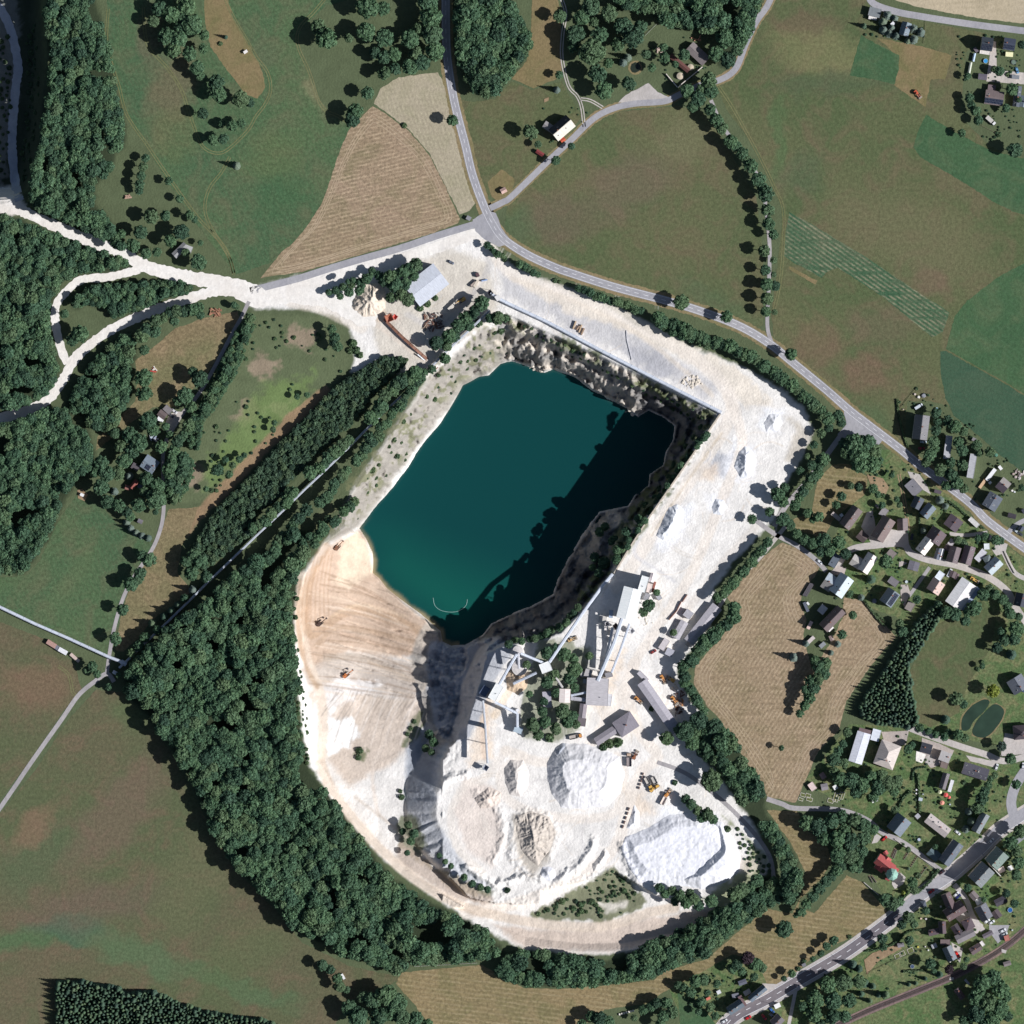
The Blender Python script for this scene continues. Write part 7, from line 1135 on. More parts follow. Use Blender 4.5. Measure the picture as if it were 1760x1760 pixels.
# ------------------------------------------------------------------ vehicles
_veh = {}
def car(view, x, y, ang, col, label, kind='car', z=None):
    (px_, py_), = cv(view, x, y); L, Wd, Hh = {'car': (4.5, 1.85, 1.45), 'van': (6.0, 2.1, 2.3)}[kind]; k = (kind, col)
    if k not in _veh:
        l, w = L / 2, Wd / 2
        def loft(secs, hw):
            v = []; 
            for (xx, z0, z1, ww) in secs: v += [(xx, -ww, z0), (xx, ww, z0), (xx, ww * .93, z1), (xx, -ww * .93, z1)]
            f = [(4 * i + a, 4 * i + (a + 1) % 4, 4 * i + 4 + (a + 1) % 4, 4 * i + 4 + a) for i in range(len(secs) - 1) for a in range(4)] + [(3, 2, 1, 0), tuple(4 * (len(secs) - 1) + a for a in range(4))]; return v, f
        if kind == 'car': v, f = loft([(-l, .45, .8, w * .86), (-l * .92, .3, .98, w * .96), (-l * .4, .25, 1.0, w), (l * .45, .25, .96, w), (l * .88, .3, .84, w * .93), (l, .42, .66, w * .8)], w); g = [(-l * .86, .95, 1.0, w * .86), (-l * .62, .95, Hh - .06, w * .78), (0, .95, Hh - .02, w * .76), (l * .15, .95, Hh - .1, w * .76), (l * .5, .9, .98, w * .84)]
        else: v, f = loft([(-l, .4, 2.2, w), (-l * .9, .35, Hh, w), (l * .45, .35, Hh, w), (l * .72, .35, 1.45, w), (l, .4, 1.1, w * .92)], w); g = [(l * .48, 1.3, Hh - .12, w * .9), (l * .55, 1.3, Hh - .2, w * .9), (l * .74, 1.3, 1.5, w * .93)]
        bm_ = mesh('body', v, f); bm_.materials.append(paint('car_paint', col, .3, .1, var=.03)); v, f = loft(g, w); gm = mesh('cabin_glass', v, f); gm.materials.append(GLASS)
        rm_ = None
        if kind == 'car': mb = MB(); mb.box(-l * .26, 0, Hh - .06, l * .78, Wd * .7, .06); rm_ = mesh('roof_panel', mb.v, mb.f); rm_.materials.append(paint('car_paint', col, .3, .1, var=.03))
        _veh[k] = (bm_, gm, rm_)
    if 'wheel' not in _veh:
        mb = MB(); mb.tube((0, -.11, 0), (0, .11, 0), .33, 14); mb.tube((0, -.12, 0), (0, .12, 0), .18, 10, m=1); wm = mesh('wheel', mb.v, mb.f, mb.m); wm.materials.append(TYRE); wm.materials.append(METAL); _veh['wheel'] = wm
        mb = MB(); mb.box(0, 0, 0, .08, .34, .16); hm = mesh('headlight', mb.v, mb.f); hm.materials.append(FRAME); _veh['light'] = hm
    o = empty('parked_car' if kind == 'car' else 'van', PW(px_, py_, (hz(px_, py_) if z is None else z) + .14), math.radians(ang), label=label, cat=kind)
    bm_, gm, rm_ = _veh[k]; inst('body', bm_, o, (0, 0, 0)); inst('cabin_glass', gm, o, (0, 0, 0))
    if rm_: inst('roof_panel', rm_, o, (0, 0, 0))
    for sx in (-.62, .62):
        for sy in (-1, 1): inst('wheel', _veh['wheel'], o, (sx * L / 2, sy * (Wd / 2 - .1), .33))
    for sy in (-1, 1): inst('headlight', _veh['light'], o, (L / 2 - .06, sy * Wd * .3, .6))
    return o
WC = (222, 224, 228); RC = (190, 44, 48); DC = (62, 40, 44); BC = (52, 84, 150); SC_ = (150, 154, 162)
for a in (('C7', 360, 1160, 35, RC, 'red car driving on the lower road below the church'), ('C7', 520, 868, 35, DC, 'dark maroon car on the road near the church street mouth'), ('C7', 1265, 395, 48, WC, 'white car driving in the tree shadow near the road fork'), ('C7', 755, 272, -38, WC, 'white car parked beside the pinkish-grey house'), ('C7', 735, 1205, 42, WC, 'white car parked north of the farmyard beside a blue one'), ('C7', 762, 1240, 42, (44, 50, 110), 'blue car parked north of the farmyard'),
          ('C8', 1200, 380, 33, WC, 'western white car of two on the inner lane'), ('C8', 1272, 398, 33, WC, 'eastern white car of two on the inner lane'), ('C8', 1440, 522, 28, WC, 'upper white car on the railway car park'), ('C8', 1465, 578, 28, (200, 204, 208), 'lower silver car on the railway car park'), ('C8', 750, 882, -58, (214, 52, 48), 'bright red car parked beside the grey-roofed house'),
          ('D4', 945, 1200, 28, (196, 40, 48), 'red car driving on the lower road near the bottom'), ('D4', 495, 1265, 28, WC, 'white car parked beside the western slate house'), ('D4', 1245, 1188, -52, (190, 48, 52), 'red car in the shaded yard at the bottom'), ('D4', 1392, 1062, -48, (60, 110, 180), 'blue car in the shaded yard at the bottom'), ('D4', 1395, 1160, -40, SC_, 'silver car in the shaded yard at the bottom'),
          ('T33', 800, 485, 40, (196, 52, 48), 'red car at the bend of the church street'), ('T32', 355, 342, -40, WC, 'white car on the lane beside the stubble'), ('C6', 1300, 765, 70, WC, 'white car on the gravel behind the long slate house'), ('C6', 1745, 745, 80, WC, 'white car at the right edge on the side road'), ('D6', 992, 80, -28, (110, 116, 130), 'grey car in the dusty yard beside the big metal hall'),
          ('P', 300, 707, -35, (214, 214, 216), 'white car parked by the western lane sheds'), ('P', 294, 714, -40, (70, 72, 76), 'dark car parked by the western lane sheds'), ('P', 261, 750, 60, (196, 206, 220), 'pale car among the cottage trees, upper one'), ('P', 266, 757, -30, (60, 60, 66), 'dark car among the cottage trees'), ('P', 1123, 1120, 30, (150, 70, 66), 'reddish car beside the plant office'), ('P', 1748, 121, -70, (110, 160, 200), 'light blue car near the right edge at the top'),
          ('C3', 65, 200, 80, (44, 46, 56), 'black car on the paved village yard'), ('T31', 1068, 1278, -5, (190, 206, 216), 'pale car at the foot of the apartment block'), ('T31', 1055, 1322, 0, (150, 40, 46), 'red car in the tree shadow by the apartment block'), ('T32', 1752, 1225, -30, (90, 120, 170), 'blue car below the slate house at the right edge'), ('C2', 1640, 1310, -35, (190, 200, 206), 'pale car on the forecourt at the right edge'), ('C2', 1690, 1340, -35, (60, 66, 74), 'dark car on the forecourt at the right edge')): car(*a)
car('C3', 632, 745, 62, WC, 'white van parked beside the dark double garage', 'van'); car('T31', 1035, 1035, 30, (206, 212, 220), 'pale van in the apartment block yard', 'van')
def lorry(view, x, y, ang, cabc, bedc, label, kind='dumper', L=8.0, Wd=2.8, z=None):
    (px_, py_), = cv(view, x, y); o = empty({'dumper': 'dump_truck', 'truck': 'truck'}[kind], PW(px_, py_, (hz(px_, py_) if z is None else z) + .1), math.radians(ang), label=label, cat='dump truck' if kind == 'dumper' else 'truck')
    cp_, bp_ = paint('cab_paint', cabc, .45), paint('bed_paint', bedc, .6, scale=1.5); mb = MB(); mb.box(L * .36, 0, .9, L * .2, Wd * .86, 2.0, 0, 0, .92); mb.box(L * .465, 0, .7, .18, Wd * .8, .9); cb_ = mb.build('cab', cp_, o)
    mb = MB(); mb.box(L * .37, 0, 1.75, L * .21, Wd * .8, .75); mb.build('windscreen', GLASS, cb_)
    mb = MB(); l = L * .62; cx = -L * .14; mb.box(cx, 0, 1.15, l, Wd, .15)
    for sy in (-1, 1): mb.box(cx, sy * (Wd / 2 - .07), 1.3, l, .14, 1.15)
    for sx in (-1, 1): mb.box(cx + sx * (l / 2 - .07), 0, 1.3, .14, Wd - .3, 1.15 if sx > 0 else .8)
    if kind == 'truck': mb.box(cx, 0, 2.45, l, Wd, .1)
    mb.build('load_bed' if kind == 'dumper' else 'box_body', bp_, o); mb = MB(); mb.box(0, 0, .6, L * .9, .9, .35); mb.build('chassis', DKMET, o)
    wk = 1.9 if kind == 'dumper' else 1.4
    for sx in (-.34, -.16, .36):
        for sy in (-1, 1): inst('wheel', _veh['wheel'], o, (sx * L, sy * (Wd / 2 - .15), .33 * wk), (0, 0, 0), (wk, wk * 1.4, wk))
    return o
OR = (216, 150, 84); YE = (222, 176, 92); ST = (176, 168, 162)
lorry('P', 989, 1266, 12, OR, ST, 'orange dump truck on the track below the plant garden', L=9.5); lorry('P', 1114, 1345, -62, YE, (190, 184, 178), 'yellow dump truck parked by the white spoil heap, westernmost', L=9); lorry('P', 1126, 1344, -62, YE, (180, 176, 172), 'yellow dump truck parked by the white spoil heap, second from the west', L=9); lorry('P', 1142, 1373, 62, OR, (226, 214, 206), 'orange dump truck parked apart on the spoil heap platform', L=9.5)
lorry('P', 1081, 1306, 90, (196, 170, 150), (150, 140, 140), 'pinkish dump truck beside the large round stockpile', L=10, Wd=3.4); lorry('D7', 605, 1520, -42, (232, 232, 232), (190, 186, 180), 'white truck parked on the lawn at the top right', 'truck', L=8.5)
def loader(view, x, y, ang, label, c=YE, excav=False, rot=0):
    (px_, py_), = cv(view, x, y); o = empty('excavator' if excav else 'wheel_loader', PW(px_, py_, hz(px_, py_) + .1), math.radians(ang), label=label, cat='excavator' if excav else 'wheel loader'); cp_ = paint('machine_paint', c, .5, scale=1.2, var=.15)
    mb = MB(); mb.box(-1.3, 0, 1.0, 2.6, 2.3, 1.3, 0, 0, .9); mb.box(-.1, 0, 1.0, 1.4, 1.7, .8); bd = mb.build('body', cp_, o); mb = MB(); mb.box(-.1, 0 if not excav else .6, 1.8, 1.5, 1.4, 1.5, 0, 0, .88); mb.build('cab', GLASS, bd); mb = MB(); mb.box(-.1, 0 if not excav else .6, 3.28, 1.45, 1.35, .14); mb.build('cab_roof', cp_, bd)
    if excav:
        for sy in (-1, 1): mb = MB(); mb.box(0, sy * 1.2, 0, 4.4, .6, .95, 0, 0, .9); mb.build('crawler_track', TYRE, o)
        mb = MB(); mb.tube((.6, -.3, 1.9), (3.4, -.3, 4.2), .32, 6); mb.tube((3.4, -.3, 4.2), (5.6, -.3, 2.2), .25, 6); mb.build('boom', cp_, o); mb = MB(); mb.box(5.6, -.3, .9, 1.0, 1.3, 1.3, 0, 0, .7); mb.build('bucket', DKMET, o)
    else:
        for sx in (-1.6, 1.5):
            for sy in (-1, 1): inst('wheel', _veh['wheel'], o, (sx, sy * 1.15, .75), (0, 0, 0), (2.3, 2.6, 2.3))
        mb = MB()
        for sy in (-.6, .6): mb.tube((.6, sy, 1.7), (3.2, sy, .8), .16, 6)
        mb.build('lift_arm', cp_, o); mb = MB(); mb.box(3.6, 0, .2, 1.3, 2.9, 1.0, 0, 0, .85); mb.build('bucket', ST and paint('bucket_steel', (150, 140, 128), .6), o)
    return o
loader('P', 982, 1099, 20, 'tan wheel loader working beside the long conveyor gallery', (206, 170, 120)); loader('P', 1096, 1202, -40, 'orange wheel loader beside the long workshop', OR); loader('P', 1139, 1166, -60, 'orange wheel loader in the scrap yard, northernmost', OR); loader('P', 1154, 1168, 150, 'yellow loader half under the hedge in the scrap yard', YE); loader('P', 1158, 1202, -50, 'orange loader in the middle of the scrap yard', OR)
loader('P', 1091, 1299, 60, 'brown loader next to the pinkish dump truck', (150, 96, 66)); loader('P', 1122, 1356, 40, 'yellow wheel loader below the parked dump trucks', YE); loader('P', 1147, 1364, 50, 'orange wheel loader beside the lone dump truck', OR); loader('P', 550, 1071, 40, 'dark excavator on the brown sand terrace', (84, 66, 60), True); loader('P', 595, 1160, 40, 'orange bulldozer-like excavator on the grey terrace', (200, 120, 70), True)
loader('D6', 1130, 555, -150, 'yellow crane excavator between the trailers and the tree', YE, True); loader('P', 1576, 161, -50, 'small orange tractor-like loader on the tan mown field', (206, 96, 66)); loader('C3', 1000, 845, -30, 'yellow loader in front of the big pale hall', YE); loader('P', 580, 940, 50, 'small brown excavator at the tip of the sand terrace', (130, 92, 70), True)
# containers, trailers, stacks
def container(view, x1, y1, x2, y2, Wd, h_, c, label, name='container', cat='container', z=None):
    (a, b), (c2, d) = cv(view, x1, y1, x2, y2); k = VIEW[view][2]; L = math.dist((a, b), (c2, d)) * S; w = Wd / k * S; cx, cy = (a + c2) / 2, (b + d) / 2; o = empty(name, PW(cx, cy, (hz(cx, cy) if z is None else z)), math.atan2(-(d - b), c2 - a), label=label, cat=cat)
    mb = MB(); mb.box(0, 0, .05, L, w, h_); n = max(2, int(L / .9))
    for i in range(n): mb.box(-L / 2 + (i + .5) * L / n, 0, .2, L / n * .4, w + .12, h_ - .35)
    mb.build('shell', paint('container_paint', c, .6, scale=1.5), o); mb = MB(); mb.box(0, 0, h_ + .05, L * .98, w * .96, .08); mb.build('lid', paint('container_paint', c, .6, scale=1.5), o); mb = MB(); mb.box(L / 2 + .05, 0, .2, .08, w * .9, h_ - .3); mb.build('door', METAL, o); return o
container('T02', 325, 888, 385, 925, 32, 2.6, (176, 140, 130), 'reddish long wagon on the meadow below the western conveyor'); container('T02', 383, 925, 405, 940, 30, 2.4, (120, 120, 132), 'short grey wagon between the reddish and white ones'); container('T02', 405, 940, 462, 972, 30, 2.8, (224, 224, 228), 'white trailer on the meadow below the western conveyor', 'trailer', 'trailer'); container('T02', 485, 975, 545, 1028, 22, 1.6, (200, 180, 170), 'low pale trailer loaded with scrap, easternmost below the conveyor', 'trailer', 'trailer')
for i, (x1, y1, x2, y2, lb) in enumerate(((1085, 560, 1030, 615, 'upper left white trailer beside the shaded pit tree'), (1025, 620, 960, 680, 'lower left white trailer in the pale yard'), (1060, 548, 1010, 602, 'x'), (1000, 640, 945, 700, 'x'))):
    if i < 2: container('D6', x1, y1, x2, y2, 44, 2.8, (214, 206, 196), lb, 'trailer', 'trailer')
container('D6', 1330, 310, 1280, 390, 32, 2.6, (212, 200, 184), 'pale box trailer near the dark container in the yard', 'trailer', 'trailer'); container('D6', 1305, 330, 1245, 380, 30, 2.4, (176, 160, 150), 'brownish trailer beside the pale box trailer', 'trailer', 'trailer'); container('D6', 1315, 215, 1335, 262, 42, 2.6, (92, 70, 74), 'small dark container alone in the dusty yard'); container('D6', 1375, 315, 1450, 300, 16, 1.5, (150, 170, 206), 'thin blue tank trailer in the yard', 'trailer', 'trailer')
container('D6', 1025, 580, 1150, 560, 10, .5, RUST and (150, 110, 90), 'x') if False else None
for i, (x, y, l) in enumerate(((430, 475, 62), (455, 495, 30), (470, 500, 62), (487, 520, 52))):
    container('T21', x + 10, y - l / 2 * .86, x - 10, y + l / 2 * .86, 9, 1.6, (196, 170, 140) if i % 2 == 0 else (166, 140, 116), 'long brown steel trough lying in the grey yard, %s from the west' % ORD[i], 'steel_trough', 'trough').__setitem__('group', 'steel troughs in the grey yard')
for i in range(5):
    t = i / 5; container('P', 1106 - 8.5 * t, 1328 + 30 * t, 1105 - 8.5 * t, 1332.2 + 30 * t, 1.8, 1.4, (120, 98, 90), 'concrete block in the kerb line left of the dump trucks, %s from the north' % ORD[i], 'concrete_block', 'block').__setitem__('group', 'blocks left of the dump trucks')
    container('P', 1082 - 12.5 * t, 1388 + 38 * t, 1080 - 12.5 * t, 1393 + 38 * t, 2.0, 1.4, (120, 98, 90), 'concrete block holding the small white pile, %s from the north' % ORD[i], 'concrete_block', 'block').__setitem__('group', 'blocks holding the small white pile')
for i in range(3): container('C4', 300 + 22 * i - 10, 370 + 6 * i, 175 + 24 * i, 560 + 6 * i, 22, 1.8, (82, 78, 84), 'long dark log stack at the stubble edge, %s from the west' % ORD[i], 'log_stack', 'log stack').__setitem__('group', 'log stacks at the stubble edge')
container('C4', 190, 660, 250, 800, 45, 2.4, (92, 98, 112), 'dark blue-grey caravan beside the bright bush', 'caravan', 'caravan'); container('C4', 235, 660, 265, 700, 30, 2, (226, 226, 226), 'small white trailer beside the dark caravan', 'trailer', 'trailer'); container('C2', 1112, 430, 1008, 575, 50, 1.8, (206, 172, 138), 'tan timber stack at the lower end of the long white shed', 'timber_stack', 'timber stack')
container('T13', 588, 1415, 608, 1450, 16, 2, (230, 230, 230), 'white feed trailer on the meadow edge at the bottom', 'trailer', 'trailer')
for i in range(7):
    x, y = 738 + i * 16, 1694 - i * 4.4; (px_, py_), = cv('T23', x, y); mb = MB(); mb.tube((0, -.65, .6), (0, .65, .6), .65, 14); o = mb.build('hay_bale', paint('bale_film', (222, 216, 206), .5), None, False); o.location = PW(px_, py_, 0); o.rotation_euler = (0, 0, .25); tag(o, 'white-wrapped round hay bale at the bottom field edge, %s from the west' % ORD[i], 'hay bale', 'wrapped bales at the bottom field edge')
# scrap heaps, boulders
def rock(seed):
    r = np.random.RandomState(seed); v = []; n, m_ = 8, 5
    for i in range(m_ + 1):
        th = math.pi * i / m_
        for j in range(n): ph = 6.283 * j / n; k = .8 + .35 * r.rand(); v.append((k * math.sin(th) * math.cos(ph), k * math.sin(th) * math.sin(ph), k * .7 * math.cos(th) + .3))
    return mesh('boulder', v, [(i * n + j, (i + 1) * n + j, (i + 1) * n + (j + 1) % n, i * n + (j + 1) % n) for i in range(m_) for j in range(n)])
RK = [rock(i) for i in range(5)]
for mrk in RK: mrk.materials.append(paint('limestone_boulder', (222, 212, 198), .9, scale=1.5))
def boulders(cx, cy, rx, ry, n, s0, s1, label, group):
    for i in range(n):
        a = random.random() * 6.28; q = math.sqrt(random.random()); x, y = cx + rx * q * math.cos(a), cy + ry * q * math.sin(a); o = bpy.data.objects.new('boulder', RK[i % 5]); C.objects.link(o); o.location = PW(x, y, hz(x, y)); o.rotation_euler = (0, 0, random.random() * 6); s_ = random.uniform(s0, s1); o.scale = (s_, s_ * random.uniform(.7, 1), s_ * .8); tag(o, label, 'boulder', group)
boulders(1190, 656, 18, 10, 46, .5, 1.3, 'pale limestone boulder in the heap on the grey northern yard', 'boulders on the northern yard'); boulders(920, 634, 18, 6, 16, .7, 1.8, 'rock fallen at the foot of the northern pit face', 'rocks under the northern face'); boulders(1075, 708, 16, 6, 14, .7, 1.8, 'rock on the spur at the northern end of the pit shadow', 'rocks on the pit spur'); boulders(1112, 1064, 14, 12, 14, .4, .9, 'white boulder edging the green strip east of the white silo hall', 'boulders by the silo hall'); boulders(1160, 1182, 6, 7, 12, .5, .9, 'white bag-like boulder in the scrap yard corner', 'white lumps in the scrap yard')
def scrap(x, y, rx, ry, n, label, seed, cols):
    r = random.Random(seed); o = empty('scrap_heap', PW(x, y, hz(x, y)), label=label, cat='scrap heap')
    for k, c in enumerate(cols):
        mb = MB()
        for i in range(n): mb.box(r.uniform(-rx, rx) * S, r.uniform(-ry, ry) * S, r.uniform(-.1, .6), r.uniform(.8, 4.5), r.uniform(.25, 1.1), r.uniform(.3, 1.0), 0, r.uniform(0, 3.1))
        mb.build('scrap_piece', paint('scrap_metal', c, .8, scale=2), o)
scrap(745, 553, 15, 14, 20, 'rusty scrap heap beside the dark trees north of the lake', 1, [(120, 84, 70), (168, 150, 134), (96, 86, 86)]); scrap(758, 548, 10, 9, 10, 'pale steel beams lying on the rusty scrap heap', 2, [(206, 200, 192)]); scrap(1167, 1200, 7, 12, 9, 'mixed scrap in the fenced yard beside the long workshop', 3, [(120, 92, 80), (196, 190, 184), (196, 140, 84)]); scrap(1168, 1222, 8, 6, 9, 'dark scrap row at the lower end of the workshop yard', 4, [(92, 66, 58), (170, 160, 150)]); scrap(264, 749, 7, 6, 8, 'blue-white junk between the cottage trees', 5, [(150, 160, 180), (200, 200, 206)]); scrap(371, 537, 10, 5, 12, 'reddish brushwood heap by the western lane', 6, [(170, 124, 98), (140, 100, 80)]); scrap(266, 636, 3, 4, 4, 'red and white play frame on the dry paddock', 7, [(190, 80, 70), (224, 214, 206)]); scrap(1135, 87, 6, 5, 7, 'pinkish rubble heap in the old farm park', 8, [(206, 184, 172)]); scrap(1196, 66, 9, 4, 7, 'reddish rubble behind the weathered barn', 9, [(190, 140, 118)]); scrap(220, 337, 4, 4, 5, 'pinkish brush heap at the foot of the poplar row', 10, [(176, 146, 128)]); scrap(1753, 832 - 18, 10, 5, 8, 'heaped building material north-east of the two-tone house', 12, [(206, 196, 192), (140, 124, 120)])
# silos of the ruin
for (x, y, r, lb) in ((1169, 131, 6, 'round stone silo base nearer the corner of the farm ruin wall'), (1187, 116, 5.5, 'round stone silo base beside the rust-brown roof')):
    o = empty('stone_silo', PW(x, y, 0), label=lb, cat='silo'); mb = MB(); mb.cyl(0, 0, 0, r * S, 2.2, 18); mb.build('wall', CONCR, o); mb = MB(); mb.cyl(0, 0, 2.2, r * S * .95, .5, 18, .5); mb.build('roof', paint('silo_cap', (196, 182, 160), .9, scale=1.5), o)
# ------------------------------------------------------------------ the processing plant
h('D2', 960, 500, 828, 1020, 315, 16, 8, (222, 228, 236), 'very tall white silo hall of the processing plant', name='silo_hall', cat='silo hall', ch=0, sky=0, wall=WHT, col2=(222, 228, 236)); h('D2', 1172, 300, 1095, 555, 128, 15.2, 0, (224, 230, 238), 'tall white tower block at the north-east corner of the silo hall', kind='flat', name='silo_tower', cat='silo hall', wall=WHT)
h('D2', 1300, 245, 1262, 395, 85, 5, 25, (214, 202, 202), 'small white and grey annexe east of the tower block', name='annexe', cat='annexe', ch=0, sky=0, col2=(214, 206, 208)); h('D2', 1250, 420, 1220, 570, 85, 4, 0, (200, 186, 180), 'pinkish lean-to beside the tall white hall', kind='flat', name='lean_to', cat='lean-to'); h('D2', 1330, 390, 1285, 570, 38, 3, 0, (158, 96, 84), 'narrow rust-red shed east of the silo hall', kind='flat', name='shed', cat='shed'); h('D2', 1215, 590, 1165, 700, 90, 3, 0, (158, 158, 164), 'grey shed under the plant tree', kind='flat', name='shed', cat='shed'); h('D2', 1370, 610, 1420, 690, 80, 2.8, 0, (162, 162, 168), 'grey pump house beside the plant tree', kind='flat', name='pump_house', cat='pump house')
h('D2', 385, 1010, 510, 1035, 110, 4, 0, (196, 190, 184), 'pale square control hut west of the conveyor bundle', kind='flat', name='control_hut', cat='hut'); h('D2', 555, 930, 620, 935, 130, 6, 0, (150, 164, 184), 'grey-blue bin tower standing in the big shadow', kind='flat', name='bin_tower', cat='bin', wall=METAL); h('D2', 478, 1165, 540, 1165, 80, 3, 0, (214, 208, 206), 'small white switch box in the conveyor shadow', kind='flat', name='switch_house', cat='hut'); h('D2', 590, 1250, 650, 1262, 110, 3.4, 0, (186, 182, 182), 'grey transformer hut between the conveyors', kind='flat', name='transformer_hut', cat='hut'); h('D2', 560, 1370, 610, 1378, 110, 2.6, 0, (190, 184, 180), 'flat grey hopper house under the conveyors', kind='flat', name='hopper_house', cat='hut')
h('D3', 245, 400, 225, 815, 330, 9, 0, (176, 172, 176), 'large grey flat-roofed processing hall at the foot of the conveyors', kind='flat', name='processing_hall', cat='hall', wall=METAL); h('D3', 425, 640, 398, 820, 80, 4, 0, (196, 194, 198), 'pale lean-to on the east side of the processing hall', kind='flat', name='lean_to', cat='lean-to')
h('D3', 115, 270, 80, 385, 110, 5, 0, (166, 162, 164), 'grey flat block north-west of the processing hall', kind='flat', name='annexe', cat='annexe'); h('D3', 30, 305, 20, 385, 85, 4, 0, (182, 178, 178), 'lower pale block beside the grey north-west one', kind='flat', name='annexe', cat='annexe'); h('D3', 75, 420, 60, 485, 100, 6, 0, (172, 170, 172), 'small connecting block on the corner of the processing hall', kind='flat', name='annexe', cat='annexe'); h('D3', 400, 315, 420, 390, 110, 4, 0, (156, 154, 160), 'machine house under the eastern conveyor foot', kind='flat', name='machine_house', cat='hut')
h('D1', 1615, 1130, 1585, 1355, 110, 5, 22, (158, 148, 156), 'long narrow wing south of the processing hall', name='annexe', cat='annexe', ch=0, sky=0); h('D1', 1590, 1355, 1575, 1480, 125, 3.5, 0, (122, 112, 118), 'dark flat store at the end of the narrow wing', kind='flat', name='store', cat='store'); h('D1', 1330, 915, 1322, 1125, 165, 8, 8, (226, 210, 206), 'square pinkish-white screening house', name='screening_house', cat='screening house', ch=0, sky=0, wall=WHT); h('D1', 1050, 955, 1070, 1200, 130, 4.5, 0, (166, 162, 172), 'grey flat building hidden among the plant trees', kind='flat', name='plant_office', cat='building')
h('D1', 960, 620, 1115, 560, 150, 11, 0, (226, 230, 238), 'white transfer house where three conveyors meet', kind='flat', name='transfer_house', cat='transfer house', wall=WHT); h('D1', 345, 855, 220, 1075, 130, 14, 0, (226, 230, 236), 'tall white crusher tower on the platform edge', kind='flat', name='crusher_tower', cat='tower', wall=WHT); h('D1', 155, 885, 75, 1010, 110, 9, 0, (92, 108, 138), 'dark steel bunker frame beside the white crusher tower', kind='flat', name='bunker', cat='bunker', wall=DKMET); h('D1', 640, 1485, 605, 1580, 130, 5, 0, (162, 176, 188), 'small pale blue hopper shed at the plant garden corner', kind='flat', name='hopper_shed', cat='shed'); h('D1', 600, 1160 + 60, 625, 1255, 50, 3, 0, WH, 'tiny white switch cabin at the conveyor corner', kind='flat', name='switch_house', cat='hut')
# offices and workshops
h('P', 1233, 1042, 1184, 1104, 20, 4.5, 10, (170, 166, 172), 'long grey office hall beside the stubble hedge', name='workshop', cat='workshop', ch=0, sky=0); h('P', 1187, 1050, 1179, 1061, 14, 3.5, 0, (166, 164, 170), 'small grey hut north of the office hall row', kind='flat', name='hut', cat='hut'); h('P', 1177, 1068, 1161, 1097, 14, 3.5, 8, (172, 168, 174), 'narrow grey office building parallel to the long hall', name='office', cat='office', ch=0, sky=0); h('P', 1147, 1099, 1136, 1116, 11, 3, 0, (190, 182, 184), 'pale flat office hut at the plant road', kind='flat', name='office', cat='office'); h('P', 1145, 1118, 1157, 1124, 13, 3, 0, (164, 164, 174), 'square grey weighbridge hut', kind='flat', name='weighbridge_hut', cat='hut')
h('D3', 910, 455, 1435, 1210, 170, 5.5, 10, (164, 160, 168), 'very long grey workshop hall running south-east', name='workshop', cat='workshop', ch=0, sky=0, col2=(168, 164, 172)); h('D3', 900, 400, 950, 350, 190, 4, 0, (176, 172, 178), 'open canopy at the north end of the long workshop', kind='flat', name='canopy', cat='canopy', wins=False)
h('D3', 800, 1010, 530, 1190, 270, 5.5, 16, (150, 144, 154), 'hipped grey main block of the L-shaped garage', kind='hip', name='garage', cat='garage', ridge_in=7, sky=0); h('D3', 520, 1165, 210, 1370, 130, 4, 14, (160, 154, 162), 'low west wing of the L-shaped garage', name='garage', cat='garage', ch=0, sky=0)
